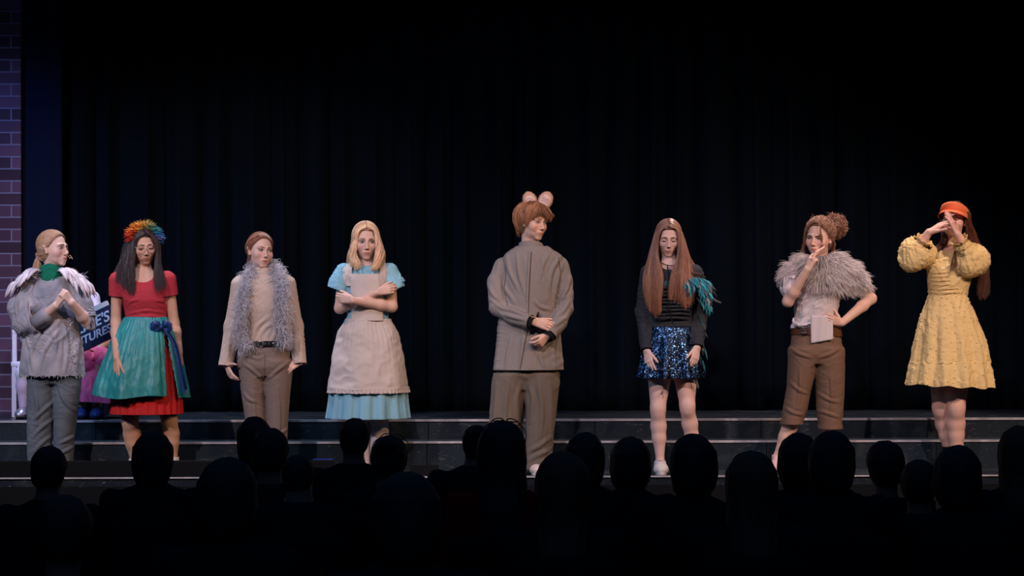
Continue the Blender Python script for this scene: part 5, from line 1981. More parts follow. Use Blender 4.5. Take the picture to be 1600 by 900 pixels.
    pth = pth + side_[:, None] * (np.sin(ph) * .010 * t[None, :])[:, :, None] + outw[:, None] * (np.cos(ph * 1.3) * .009 * t[None, :] ** 1.5 + .003 * (np.sin(lk * 4.7)[:, None]) * t[None, :] ** 3)[:, :, None]
    V, F, c = tubes(pth, np.interp(t, [0, .1, .8, 1], [.0012, .0019, .0017, .0006]), 3, cols=((1 + RNG.uniform(-.3, .3, n)) * (1 + .35 * np.sin(lk * 12.9)))[:, None] * np.ones((1, 3)))
    g = Geo().add(V, F, c)
    # flick of hair standing out on the camera right
    G = [[hd.w(.01, .05, .13), hd.w(.055, .075, .10), hd.w(.085, .085, .062), hd.w(.110, .075, .060), hd.w(.125, .055, .072)],
         [hd.w(.02, .03, .135), hd.w(.07, .055, .105), hd.w(.10, .06, .066), hd.w(.118, .05, .050), hd.w(.128, .035, .056)],
         [hd.w(-.01, .06, .13), hd.w(.02, .095, .10), hd.w(.05, .105, .065), hd.w(.075, .102, .050), hd.w(.098, .09, .055)]]
    V, F, c = hair_sheet(G, 240, 16, jit=.004, rad=.0024, vary=.35)
    g.add(V, F, c)
    G = [[hd.w(-.0, .06, .13), hd.w(-.03, .095, .10), hd.w(-.045, .09, .06), hd.w(-.05, .08, .035)], [hd.w(-.02, .04, .135), hd.w(-.065, .06, .10), hd.w(-.080, .05, .05), hd.w(-.078, .045, .005)],
         [hd.w(-.02, .02, .135), hd.w(-.08, .02, .10), hd.w(-.092, .028, .04), hd.w(-.084, .030, -.025)]]
    V, F, c = hair_sheet(G, 260, 14, jit=.004, rad=.0026, vary=.35, lock=4)
    g.add(V, F, c)
    G = [[hd.w(-.05, -.08, .09), hd.w(-.09, -.07, .04), hd.w(-.08, -.06, -.03), hd.w(-.055, -.065, -.085)], [hd.w(0, -.11, .08), hd.w(-.02, -.13, .03), hd.w(-.02, -.11, -.04), hd.w(-.02, -.085, -.09)],
         [hd.w(.05, -.08, .09), hd.w(.09, -.07, .04), hd.w(.07, -.07, -.03), hd.w(.045, -.07, -.08)]]
    V, F, c = hair_sheet(G, 380, 14, jit=.006, rad=.0028, vary=.35, lock=5)
    g.add(V, F, c)
    o = g.mk('hair_strands', hm, None)
    o.data.transform(Matrix.Translation(-Vector(R['_o'])))
    o.parent = cap
    # ears on a band
    band = thing  # placeholder to keep names short
    tan, inner = mat('tan_faux_fur', (214, 168, 146), rough=.95, bump=.8, bscale=120), mat('pale_pink_plush', (236, 206, 200), rough=.95, bump=.5, bscale=150)
    aa = np.radians(np.linspace(185, -5, 22))
    bnd = hd.wl(np.stack([np.cos(aa) * .094, np.full(22, -.005), .030 + np.sin(aa) * .118], 1))
    v, f, c = tubes([bnd], .004, 6)
    hb = mk('ear_headband', v, f, mat('brown_band', (96, 52, 28), rough=.8), R)
    for cxp, cyp, rot, wx, hz in ((829, 314, -.34, .044, .062), (853, 313.5, .46, .046, .060)):
        c0 = W(cxp, cyp, -.01)
        u = np.array([math.sin(rot), 0, math.cos(rot)])
        s_ = np.array([math.cos(rot), 0, -math.sin(rot)])
        Rm = np.stack([s_, np.cross(u, s_) * -1, u], 1)
        fr = np.cross(s_, u)
        fr = fr if fr[1] < 0 else -fr
        pr = [ellp(c0, (wx, .016, hz), R=Rm, k=.004), ellp(c0 + fr * .016 - u * .008, (wx * .74, .012, hz * .74), R=Rm, k=.004, op='-')]
        e = garment('animal_ear', pr, tan, R, h=.004, solid=0, wr=[(.002, (40, 40, 40))])
        e.name = 'animal_ear'
        g = Geo().ell(c0 + fr * .0100 - u * .006, (wx * .78, .005, hz * .78), R=Rm, n=20, m=12)
        # fluffy hair inside the ear
        n = 130
        th = RNG.uniform(0, np.pi, n)
        b0 = c0 + fr * .008 - u * hz * .55 + s_ * (RNG.uniform(-.6, .6, (n, 1)) * wx)
        ends = c0 + fr * .016 + u * (RNG.uniform(-.2, .35, (n, 1)) * hz) + s_ * (RNG.uniform(-.6, .6, (n, 1)) * wx)
        t = np.linspace(0, 1, 4)[None, :, None]
        pa = b0[:, None] * (1 - t) + ends[:, None] * t
        V, F, c = tubes(pa, .0013, 3)
        g.add(V, F)
        o = g.mk('ear_lining', inner, None)
        o.data.transform(Matrix.Translation(-Vector(R['_o'])))
        o.parent = e
        # fur edge
        n = 600
        th = RNG.uniform(-.5, math.pi + .5, n)
        b0 = c0 + s_ * (np.cos(th) * wx * .92)[:, None] + u * (np.sin(th) * hz * .92)[:, None]
        dv = s_ * np.cos(th)[:, None] + u * np.sin(th)[:, None] + RNG.normal(0, .35, (n, 3))
        t = np.linspace(0, 1, 4)[None, :, None]
        pa = b0[:, None] + dv[:, None] * t * RNG.uniform(.003, .008, (n, 1, 1))
        V, F, c = tubes(pa, np.array([.0010, .0010, .0008, .0003]), 3)
        o = mk('ear_fur', V, F, tan, None, col=c)
        o.data.transform(Matrix.Translation(-Vector(R['_o'])))
        o.parent = e
    mic(hd, R, -1)
# ================= 6: black top, blue metallic skirt, long hair =================
def actor_longhair():
    p = Person(.0, 'person with very long brown hair, black long-sleeved top and shiny blue skirt', 1050, (234, 192, 178))
    W, R = p.P, p.root
    neck = W(1046, 416, .01)
    hd = p.head(1045, 375, 0, -2, -14, 1, 1.0, neck=neck, slim=.95, nr=.046)
    p.pr.append(loft(p.rows([(412, 1028, 1066, .055), (422, 1012, 1084, .08), (440, 1012, 1086, .105), (470, 1018, 1082, .105), (500, 1020, 1082, .088), (530, 1014, 1086, .105), (560, 1012, 1090, .11), (590, 1016, 1086, .1)]), .03, inset=.010))
    shL, shR = W(1013, 428, .0), W(1086, 428, .0)
    elL, elR = W(1004, 490, .02), W(1095, 490, .02)
    wrL, wrR = W(1010, 549, -.09), W(1089, 544, -.09)
    p.arm(shL, elL, wrL, (.043, .034, .024))
    p.arm(shR, elR, wrR, (.043, .034, .024))
    p.hand(wrL, W(1017, 588, -.155), (.6, .8, 0), DX - DY * .3, curl=(.2, .25, .3, .3), L=.165, spread=1.3, th=(.8, .5, .0), thb=.1)
    p.hand(wrR, W(1081, 582, -.155), (-.6, .8, 0), -DX - DY * .3, curl=(.25, .3, .35, .4), L=.165, spread=1.2, th=(.8, .5, .0), thb=.1)
    p.leg(W(1030, 585, 0), W(1027, 641, -.04), W(1030, 721, -.02), W(1032, 738, -.16), (.082, .050, .026), 1.06)
    p.leg(W(1070, 585, 0), W(1073, 637, -.04), W(1085, 719, .04), W(1090, 737, -.10), (.082, .050, .026), 1.06)
    p.body(lip=(.80, .46, .46))
    hd.face_parts(R, closed=True, brow=(96, 68, 54))
    top = mat('charcoal_jersey', (50, 51, 56), rough=.9, bump=.2, bscale=200)
    g = [loft(p.rows([(414, 1026, 1068, .065), (420, 1014, 1080, .078), (430, 1010, 1088, .10), (445, 1011, 1088, .118), (470, 1015, 1084, .115), (500, 1014, 1084, .10), (512, 1012, 1086, .106), (525, 1010, 1088, .11)]), .03)]
    s1, c1 = sleeve(p, shL, elL, W(1010, 548, -.09), .053, .043, .037)
    s2, c2 = sleeve(p, shR, elR, W(1089, 543, -.09), .053, .043, .037)
    neckcut = [cone(W(1046, 398, .01), W(1046, 418, .01), .050, .055, .006, op='-'), ellp(W(1046, 416, -.075), (.055, .06, .035), op='-', k=.006)]
    tp = garment('top', g + s1 + s2 + neckcut, top, R, h=.006, cuts=[c1, c2, (W(1048, 512), (0, 0, -1), .19), (W(1046, 412), (0, -.3, 1), .08)],
                 wr=[(.005, (9, 9, 24), 'ridge'), (.003, (12, 12, 12), 'diag')], solid=.002)
    # ruched front panel with a tie
    g = Geo()
    for k in range(9):
        z = 452 + k * 5.8
        v, f, c = ribbon_tube([W(1018, z + 1, -.085), W(1032, z + RNG.normal(0, .6), -.123), W(1050, z - .5, -.130), W(1066, z + RNG.normal(0, .6), -.123), W(1080, z + 1, -.085)], [.003, .0085, .009, .0085, .003], 18, 6, flat=.7)
        g.add(v, f)
    under(g.mk('ruching', top, None), tp, R)
    g = Geo()
    for pts in ([W(1043, 415, -.095), W(1044, 430, -.125), W(1043, 450, -.14), W(1044, 480, -.142), W(1042, 495, -.14)], [W(1043, 475, -.142), W(1047, 486, -.142), W(1050, 506, -.135)],
                [W(1026, 402, -.035), W(1031, 410, -.06), W(1043, 416, -.09), W(1056, 416, -.075), W(1064, 410, -.05)]):
        v, f, c = ribbon_tube(pts, .0035, 20, 6)
        g.add(v, f)
    g.mk('neck_cord', mat('black_cord', (20, 20, 22), rough=.6), R)
    z0, z1 = W(0, 512)[2], W(0, 592)[2]
    sk = p.rows([(509, 1013, 1085, .108), (525, 1008, 1089, .13), (550, 1003, 1092, .155), (592, 996, 1096, .19), (606, 995, 1097, .19)])
    m = bpy.data.materials.new('blue_foil_cloth')
    m.use_nodes = True
    nt = m.node_tree
    b = nt.nodes['Principled BSDF']
    tc = nt.nodes.new('ShaderNodeTexCoord')
    mp = nt.nodes.new('ShaderNodeMapping')
    mp.inputs['Scale'].default_value = (1, 1, .55)
    nt.links.new(tc.outputs['Object'], mp.inputs[0])
    vo = nt.nodes.new('ShaderNodeTexVoronoi')
    vo.feature = 'DISTANCE_TO_EDGE'
    vo.inputs['Scale'].default_value = 105
    nt.links.new(mp.outputs[0], vo.inputs['Vector'])
    cr = nt.nodes.new('ShaderNodeValToRGB')
    cr.color_ramp.elements[0].position = .08
    cr.color_ramp.elements[0].color = (*lin((12, 18, 34)), 1)
    cr.color_ramp.elements[1].position = .22
    cr.color_ramp.elements[1].color = (*lin((58, 92, 134)), 1)
    nt.links.new(vo.outputs['Distance'], cr.inputs[0])
    v2 = nt.nodes.new('ShaderNodeTexVoronoi')
    v2.inputs['Scale'].default_value = 105
    nt.links.new(mp.outputs[0], v2.inputs['Vector'])
    sx = nt.nodes.new('ShaderNodeSeparateColor')
    nt.links.new(v2.outputs['Color'], sx.inputs[0])
    c2 = nt.nodes.new('ShaderNodeValToRGB')
    c2.color_ramp.elements[0].position = .35
    c2.color_ramp.elements[0].color = (.25, .25, .3, 1)
    c2.color_ramp.elements[1].position = .9
    c2.color_ramp.elements[1].color = (2.6, 2.8, 2.6, 1)  # random cells lightened, painting highlights into the foil colour
    nt.links.new(sx.outputs[0], c2.inputs[0])
    mm = nt.nodes.new('ShaderNodeMix')
    mm.data_type = 'RGBA'
    mm.blend_type = 'MULTIPLY'
    mm.inputs[0].default_value = 1
    nt.links.new(cr.outputs[0], mm.inputs[6])
    nt.links.new(c2.outputs[0], mm.inputs[7])
    nt.links.new(mm.outputs[2], b.inputs['Base Color'])
    b.inputs['Metallic'].default_value = .85
    b.inputs['Roughness'].default_value = .27
    bp = nt.nodes.new('ShaderNodeBump')
    bp.inputs['Strength'].default_value = .7
    bp.inputs['Distance'].default_value = .004
    nt.links.new(vo.outputs['Distance'], bp.inputs['Height'])
    nt.links.new(bp.outputs[0], b.inputs['Normal'])
    garment('skirt', [loft(sk, .02, fold=pleat(10, .11, z0, z1, seed=.4))], m, R, h=.006, cuts=[(W(1048, 592), (0, 0, -1), .6), (W(1048, 512), (0, 0, 1), .4)], solid=.002)
    shoe(R, W(1030, 721, -.02), W(1032, 741, -.16), canvas_white, white_rubber, lace=white_rubber)
    shoe(R, W(1085, 719, .04), W(1091, 740, -.10), canvas_white, white_rubber)
    # feathered shoulder piece: brown leather band, teal feathers
    g = Geo()
    v, f, c = ribbon_tube([W(1066, 432, -.11), W(1078, 430, -.10), W(1092, 432, -.05), W(1100, 437, .02), W(1092, 432, .08)], [.010, .016, .018, .016, .012], 20, 8, flat=.35)
    g.add(v, f)
    band = g.mk('shoulder_band', mat('brown_suede', (78, 58, 50), rough=.9), R)
    n = 300
    PA, WD, UP, CK = [], [], [], []
    arc = resample([W(1062, 440, -.13), W(1078, 434, -.11), W(1092, 436, -.06), W(1100, 440, .01), W(1096, 440, .06)], 40)
    for k in range(n):
        i = RNG.integers(0, 40)
        b0 = arc[i] + RNG.normal(0, .006, 3)
        lo_ = RNG.uniform(0, 1)
        b0 = b0 + np.array([.012, -.01, -.16 * lo_ ** 1.3])
        if lo_ > .35:
            b0[0] = W(1090 + 8 * lo_, 0, 0)[0] + RNG.normal(0, .012)
        ln = RNG.uniform(.05, .11)
        out = nrm(np.array([.30 + .3 * (i / 40), -.25, -1.0]) + RNG.normal(0, .22, 3))
        t = np.linspace(0, 1, 6)
        q = b0 + out * ln * t[:, None] + np.array([.012, -.01, 0]) * (np.sin(t * 3))[:, None]
        PA.append(q)
        WD.append(np.array([.001, .005, .0065, .006, .0045, .0005]) * RNG.uniform(.6, 1.2))
        UP.append(np.array([.3, -1, .2]) + RNG.normal(0, .4, 3))
        CK.append(np.array(lin([(20, 150, 164), (16, 110, 130), (60, 74, 80), (130, 132, 132), (30, 40, 46)][RNG.choice(5, p=[.32, .22, .2, .13, .13])])) * RNG.uniform(.7, 1.2))
    for k in range(46):                       # long trailing feathers down to the skirt hem
        u = RNG.uniform(0, 1)
        b0 = W(1095 + RNG.normal(0, 4), 480 + 85 * u, -.03 + RNG.normal(0, .02))
        out = nrm(np.array([.15, -.05, -1.0]) + RNG.normal(0, .18, 3))
        t = np.linspace(0, 1, 6)
        PA.append(b0 + out * RNG.uniform(.05, .09) * t[:, None])
        WD.append(np.array([.001, .005, .006, .005, .003, .0005]))
        UP.append(np.array([.3, -1, .2]) + RNG.normal(0, .4, 3))
        CK.append(np.array(lin([(18, 90, 104), (44, 56, 60), (90, 96, 98)][RNG.integers(0, 3)])))
    for (x, y, dx, dz_) in ((1104, 462, .10, -.05), (1106, 458, .09, -.075), (1080, 588, .035, -.06), (1088, 592, .01, -.07), (1036, 606, -.02, -.05)):
        t = np.linspace(0, 1, 6)
        PA.append(W(x, y, -.10) + np.array([dx, -.02, dz_]) * t[:, None] + np.array([0, 0, -.012]) * np.sin(t * 3)[:, None])
        WD.append(np.array([.0008, .002, .005, .0065, .005, .0005]))
        UP.append(np.array([0, -1, .4]))
        CK.append(np.array(lin((64, 62, 64))))
    V, F, c = blades(PA, WD, np.array(UP), .2, cols=CK)
    under(mk('feathers', V, F, mat('teal_feather', (255, 255, 255), rough=.5, attr=True), None, col=c), band, R)
    # teal patch of feathers on the chest
    PA, WD, UP, CK = [], [], [], []
    for k in range(40):
        b0 = W(1040 + RNG.uniform(0, 26), 446 - RNG.uniform(0, 8), -.125)
        out = nrm(np.array([-.6, -.1, -.5]) + RNG.normal(0, .25, 3))
        t = np.linspace(0, 1, 5)
        PA.append(b0 + out * RNG.uniform(.03, .05) * t[:, None])
        WD.append(np.array([.001, .004, .005, .004, .0005]))
        UP.append(np.array([0, -1, .3]))
        CK.append(np.array(lin((24, 92, 96))) * RNG.uniform(.6, 1.1))
    V, F, c = blades(PA, WD, np.array(UP), .2, cols=CK)
    under(mk('chest_feathers', V, F, MATS['teal_feather'], None, col=c), band, R)
    # hair
    hm = hairmat('long_chestnut_hair', (164, 118, 96), .38)
    cap = garment('hair', [hd.hairline(.009, low=None)], hm, R, h=.0035, solid=0, tint=lambda V: np.full((len(V), 3), .6))
    e = RNG.normal
    GL = [[hd.w(-.003, .074, .099), hd.w(-.050, .067, .078), W(1028, 376, -.08), W(1028, 402, -.09), W(1034, 430, -.13), W(1032, 465, -.15), W(1033, 490, -.15)],
          [hd.w(-.004, .056, .114), hd.w(-.054, .060, .082), W(1027, 372, -.075), W(1026, 400, -.085), W(1031, 430, -.125), W(1030, 465, -.15), W(1031, 494, -.15)],
          [hd.w(-.004, .04, .122), hd.w(-.058, .045, .08), W(1027, 372, -.06), W(1024, 400, -.08), W(1022, 430, -.12), W(1023, 465, -.15), W(1024, 500, -.15)],
          [hd.w(-.004, .02, .127), hd.w(-.068, .02, .075), W(1024, 374, -.04), W(1019, 400, -.06), W(1015, 430, -.115), W(1014, 465, -.14), W(1017, 492, -.14)],
          [hd.w(-.004, -.02, .128), hd.w(-.074, -.02, .065), W(1022, 376, .01), W(1015, 402, -.02), W(1009, 430, -.09), W(1009, 460, -.12), W(1012, 482, -.12)],
          [hd.w(-.004, -.06, .118), hd.w(-.07, -.06, .05), W(1024, 378, .06), W(1017, 404, .06), W(1009, 424, .02), W(1007, 445, -.05), W(1008, 460, -.08)]]
    GR = [[hd.w(.003, .074, .099), hd.w(.050, .067, .078), W(1061, 374, -.08), W(1060, 402, -.09), W(1051, 430, -.13), W(1048, 452, -.15), W(1046, 468, -.15)],
          [hd.w(.004, .056, .114), hd.w(.054, .060, .082), W(1062, 374, -.075), W(1061, 402, -.085), W(1053, 430, -.13), W(1050, 455, -.15), W(1048, 472, -.15)],
          [hd.w(.004, .05, .118), hd.w(.050, .058, .08), W(1061, 374, -.075), W(1061, 402, -.09), W(1059, 430, -.13), W(1059, 460, -.15), W(1060, 478, -.15)],
          [hd.w(.004, .04, .122), hd.w(.058, .045, .08), W(1065, 374, -.055), W(1067, 402, -.08), W(1067, 430, -.125), W(1068, 462, -.15), W(1070, 486, -.15)],
          [hd.w(.004, .0, .128), hd.w(.072, .0, .07), W(1069, 376, -.02), W(1075, 404, -.05), W(1078, 430, -.11), W(1079, 460, -.14), W(1080, 482, -.14)],
          [hd.w(.004, -.04, .124), hd.w(.072, -.04, .06), W(1069, 378, .04), W(1077, 404, .04), W(1087, 420, .0), W(1090, 436, -.06), W(1090, 450, -.09)],
          [hd.w(0, -.08, .11), hd.w(.03, -.1, .04), W(1050, 385, .10), W(1050, 405, .12), W(1050, 430, .14), W(1050, 455, .14), W(1050, 480, .13)]]
    g = Geo().add(*part_hair(hd, 1000, .78))
    for G, n in ((GL, 720), (GR, 900)):
        V, F, c = hair_sheet(G, n, 30, jit=.005, wave=.005, wf=1.6, rad=.0025, tip=.15, lock=7, vary=.35, end=.15)
        # bleached towards the ends, as the photo shows
        z = V[:, 2]
        k = np.clip((W(0, 380)[2] - z) / .45, 0, 1)[:, None]
        c = c * (np.array([.80, .80, .84]) * (1 - k) + np.array([1.30, 1.16, 1.02]) * k)
        g.add(V, F, c)
    under(g.mk('hair_strands', hm, None), cap, R)


# ================= 7: fur shawl, brown breeches, thinking =================
def fur(V, F, n, ln, down, curl=.4, rad=.0018, K=7, spread=.5, lift=.35):
    N = vnormals(V, F)
    A = np.linalg.norm(np.cross(V[F[:, 1]] - V[F[:, 0]], V[F[:, 2]] - V[F[:, 0]]), axis=1)
    i = RNG.choice(len(F), n, p=A / A.sum())
    wts = RNG.dirichlet([1, 1, 1, 1], n)
    b = (V[F[i]] * wts[:, :, None]).sum(1)
    nn = N[F[i][:, 0]]
    d = np.asarray(down(b), float) if callable(down) else np.tile(down, (n, 1))
    d = d + nn * lift + RNG.normal(0, spread * .4, (n, 3))
    d /= np.linalg.norm(d, axis=1)[:, None]
    clump = np.stack([noise(b * 22), noise(b * 22 + 7), noise(b * 22 + 13)], 1)
    t = np.linspace(0, 1, K)[None, :, None]
    L = (ln * RNG.uniform(.6, 1.15, n))[:, None, None]
    pth = b[:, None] + d[:, None] * L * t + nn[:, None] * L * .18 * np.sin(t * 3) + clump[:, None] * curl * L * t ** 1.5 + RNG.normal(0, .0015, (n, K, 3)) * t
    return pth


def actor_shawl():
    p = Person(.05, 'person with curly updo, grey fur shawl and brown breeches, finger at chin', 1270, (232, 188, 168))
    W, R = p.P, p.root
    neck = W(1281, 416, .01)
    hd = p.head(1281, 376, 0, -32, -5, 4, 1.07, neck=neck)
    p.pr.append(loft(p.rows([(412, 1264, 1304, .06), (424, 1244, 1322, .085), (445, 1240, 1320, .108), (475, 1245, 1310, .108), (508, 1244, 1306, .09), (540, 1238, 1312, .11), (565, 1240, 1312, .11), (578, 1258, 1294, .07)]), .03, inset=.014))
    shL, shR = W(1243, 430, .0), W(1322, 430, .0)
    elL, elR = W(1231, 474, -.10), W(1361, 470, .03)
    wrL, wrR = W(1262, 424, -.215), W(1315, 508, -.09)
    p.arm(shL, elL, wrL, (.044, .036, .024))
    p.arm(shR, elR, wrR, (.044, .037, .025))
    # hand at the chin: index pointing along the jaw, the rest curled
    d = nrm(W(1274, 399, -.235) - wrL)
    n_ = np.array([.55, .75, .1])
    p.hand(wrL, wrL + d, n_, np.array([-.3, .1, 1.0]) + DX * .6, curl=(.55, 1.0, 1.05, 1.05), L=.150, th=(.9, .25, .3), thb=.35)
    kn = wrL + d * .068 + np.array([.004, -.012, .008])
    p.pr.append(cone(kn, W(1277, 396, -.225), .0105, .0095, .006))
    p.pr.append(cone(W(1277, 396, -.225), W(1285, 391.5, -.205), .0095, .0082, .003))
    p.pr.append(cone(W(1285, 391.5, -.205), W(1289, 388.5, -.185), .0082, .0065, .003))
    p.hand(wrR, W(1292, 500, -.15), (.2, 1, .0), DX * .2 - DZ * .1 + DZ * .9, curl=(.25, .3, .35, .4), L=.150, spread=1.3, th=(.5, .8, .6), thb=.2)
    p.leg(W(1252, 590, 0), W(1243, 645, -.02), W(1214, 716, .03), W(1210, 736, -.11), (.066, .050, .029), 1.08)
    p.leg(W(1298, 590, 0), W(1295, 645, -.01), W(1297, 718, .03), W(1303, 738, -.11), (.066, .050, .029), 1.08)
    p.body(lip=(.80, .44, .42), blush=.25)
    hd.face_parts(R, closed=False, open_=.55, gaze=(-.5, -1), brow=(96, 66, 46), frown=1.0, browlift=-.003, iris=(60, 46, 36))
    wc = mat('off_white_shirting', (216, 204, 204), rough=.9, bump=.25, bscale=200)
    g = [loft(p.rows([(416, 1258, 1310, .07), (426, 1242, 1324, .095), (445, 1238, 1322, .12), (475, 1242, 1310, .122), (500, 1242, 1306, .105), (515, 1236, 1310, .12), (530, 1236, 1310, .122)]), .03, fold=pleat(8, .02, W(0, 440)[2], W(0, 515)[2])),
         cone(shL, W(1235, 452, -.06), .066, .066, .03), cone(shR, W(1346, 452, .02), .064, .060, .03)]
    shirt = garment('shirt', g, wc, R, h=.006, cuts=[(W(1237, 445, -.045), nrm(elL - shL), .09), (W(1338, 446, .015), nrm(elR - shR), .08), (W(1262, 513), (.1, 0, -1), .17), (W(1282, 418), (0, -.1, 1), .07)],
                    wr=[(.007, (10, 10, 10), 'diag'), (.004, (20, 20, 30), 'ridge')], solid=.003)
    g = Geo()
    # untucked front tail hanging over the belt, and a bunched roll at the camera left side
    nx, nz = 14, 18
    U = np.linspace(0, 1, nx)
    V = []
    for k in range(nz):
        t = k / (nz - 1)
        xl, xr = 1266 + 1 * t, 1300 + 4 * t - 3 * t * t
        yb = 496 + (537 - 496) * t + (t * (U - .4) * -6)
        V += [W(xl + (xr - xl) * u, yb[j], -.128 - .012 * math.sin(u * 3.1) - .004 * math.sin(u * 13 + 2 * t)) for j, u in enumerate(U)]
    i = np.arange(nz - 1)[:, None] * nx + np.arange(nx - 1)[None]
    F = np.stack([i, i + 1, i + nx + 1, i + nx], -1).reshape(-1, 4)[:, ::-1]
    o = mk('shirt_tail', V, F, wc, None, col=np.ones((len(V), 3)), solid=.003)
    under(o, shirt, R)
    v, f, c = ribbon_tube([W(1240, 500, -.05), W(1240, 507, -.085), W(1247, 510, -.112), W(1257, 510, -.125), W(1267, 507, -.128)], [.006, .012, .013, .011, .006], 24, 10, flat=.7)
    N = vnormals(v, f)
    v = v + N * (.006 * noise(v * 60))[:, None]
    under(mk('bunched_shirt', v, f, wc, None, col=np.ones((len(v), 3))), shirt, R)
    for k in range(5):
        g = Geo().ell(W(1271 + k * .3, 468 + k * 11, -.128 - .004 * (k > 2)), (.0042, .0025, .0042), n=8, m=6)
        under(g.mk('button', mat('shirt_button', (190, 176, 176), rough=.3), None), shirt, R)
    g = Geo()
    for pts in ([W(1294, 402, -.03), W(1292, 412, -.07), W(1284, 419, -.105)], [W(1268, 408, -.03), W(1272, 414, -.08), W(1280, 419, -.105)]):
        v, f, c = ribbon_tube(pts, [.010, .018, .008], 12, 8, flat=.3)
        g.add(v, f)
    v, f, c = ribbon_tube([W(1300, 402, .02), W(1297, 408, -.03), W(1284, 420, -.095)], [.016, .016, .006], 12, 8, flat=.3)
    g.add(v, f)
    under(g.mk('collar', wc, None), shirt, R)
    # breeches
    br = mat('brown_twill', (124, 96, 78), rough=.9, bump=.25, bscale=240)
    tr = [loft(p.rows([(506, 1242, 1309, .108), (525, 1238, 1312, .118), (556, 1233, 1317, .130), (570, 1240, 1310, .105)]), .03),
          loft(p.rows([(548, 1233, 1278, .128), (575, 1231, 1275, .118), (610, 1229, 1266, .10), (640, 1223, 1260, .09), (665, 1220, 1252, .085), (678, 1219, 1251, .085)]), .03),
          loft(p.rows([(548, 1270, 1317, .128), (575, 1272, 1319, .118), (610, 1275, 1318, .10), (640, 1275, 1316, .09), (672, 1279, 1313, .085), (686, 1279, 1313, .085)]), .03)]
    bt = garment('breeches', tr, br, R, h=.0065, cuts=[(W(1236, 665, 0), (.06, 0, -1), .135), (W(1296, 673, 0), (0, 0, -1), .13), (W(1275, 509), (0, 0, 1), .3)],
                 wr=[(.002, (12, 12, 34), 'ridge')], solid=.003,
                 creases=crs(W, [[(1238, 548), (1250, 556), (1268, 562)], [(1314, 545), (1296, 556), (1278, 562)], [(1236, 600), (1248, 612), (1262, 618)], [(1228, 640), (1240, 648), (1256, 652)], [(1280, 618), (1296, 628), (1312, 632)], [(1280, 645), (1296, 650), (1312, 656)], [(1250, 580), (1250, 610), (1246, 640)], [(1298, 585), (1300, 620), (1298, 655)]], .008, .010))
    for xl, xr, y, x in ((1218, 1253, 661, 0), (1277, 1315, 669, 0)):
        garment('breeches_cuff', [loft(p.rows([(y - 14, xl + .6, xr - .6, .091), (y + 18, xl, xr, .094)]), .01)], br, R, h=.005, cuts=[(W(1265, y - 3), (0, 0, 1), .5), (W(1265, y + 4.5), (0, 0, -1), .5)], solid=.004)
    lt = mat('brown_leather', (96, 58, 36), rough=.4, spec=.5)
    belt = garment('belt', [loft(p.rows([(506, 1239, 1312, .122), (518, 1237, 1313, .124), (530, 1236, 1315, .126)]), .01)], lt, R, h=.005,
                   cuts=[(W(1240, 512), (.05, 0, 1), .6), (W(1240, 525), (-.05, 0, -1), .6)], solid=.005)
    g = Geo()
    c0 = W(1256, 518.5, -.133)
    q = [[-.020, .016], [.020, .016], [.020, -.016], [-.020, -.016]]
    for k in range(4):
        a, b_ = q[k], q[(k + 1) % 4]
        v, f, c = tubes([np.array([c0 + [a[0], 0, a[1]], c0 + [b_[0], 0, b_[1]]])], .0045, 8)
        g.add(v, f)
    v, f, c = tubes([np.array([c0 + [-.006, -.004, 0], c0 + [.020, -.006, 0]])], .003, 6)
    g.add(v, f)
    under(g.mk('buckle', steel, None), belt, R)
    pk = mat('blush_leather', (196, 160, 156), rough=.6)
    shoe(R, W(1214, 716, .03), W(1209, 738, -.11), pk, white_rubber, high=.03)
    shoe(R, W(1297, 718, .03), W(1303, 739, -.11), pk, white_rubber)
    # fur shawl
    rows = p.rows([(398, 1262, 1302, .07), (406, 1252, 1314, .09), (418, 1243, 1324, .112), (432, 1238, 1330, .130), (446, 1238, 1330, .135), (456, 1240, 1324, .135)])
    lf = loft(rows, .03)
    pr = [lf, cone(shR + [.0, 0, .01], W(1336, 446, .01), .064, .060, .03), cone(shL + [0, 0, .005], W(1240, 434, -.02), .056, .052, .03)]
    op = [ellp(W(1258, 452, -.15), (.055, .12, .10), op='-', k=.01), cone(W(1281, 390, .0), W(1281, 408, .0), .068, .072, .006, op='-')]
    lo, hi = bounds(pr)
    V, F = nets(pr + op, lo, hi, .007)
    V, F = cutm(V, F, [(W(1270, 452, 0), (-.05, 0, -1), .6), (W(1280, 402, 0), (0, -.1, 1), .085)])
    base = mk('fur_shawl', V, F, mat('shawl_backing', (120, 110, 110), rough=1), R, col=np.ones((len(V), 3)), solid=.003)
    cen = W(1281, 400, 0)

    def down(b):
        r = b - cen
        o = np.stack([r[:, 0] * 2.2, r[:, 1] * 1.2 - .02, -np.abs(r[:, 2]) * 2 - .10], 1)
        return o / np.linalg.norm(o, axis=1)[:, None]
    pth = fur(V, F, 9000, .075, down, curl=.40, lift=.22)
    cc = np.array(lin((236, 224, 222))) * RNG.uniform(.5, 1.15, (len(pth), 1))
    v, f, c = tubes(pth, np.array([.0012, .0014, .0013, .0012, .001, .0007, .0003]), 3, cols=cc)
    under(mk('fur_hairs', v, f, mat('grey_fur', (255, 255, 255), rough=.8, attr=True), None, col=c), base, R)
    # curly updo
    hm = hairmat('curly_brown_hair', (156, 112, 88), .4)
    cap = garment('hair', [hd.hairline(.010)], hm, R, h=.0035, solid=0, tint=lambda V: np.full((len(V), 3), .55))
    g = Geo()
    n = 1200
    a = RNG.uniform(-1, 1, n)
    st = np.stack([np.sin(a * 1.55) * .07, .066 - .07 * np.abs(a) ** 2.2, .098 - .11 * np.abs(a) ** 1.6], 1)
    st[:, 1] -= RNG.uniform(0, .03, n)
    en = np.tile([0.01, -.10, .075], (n, 1)) + RNG.normal(0, .018, (n, 3))
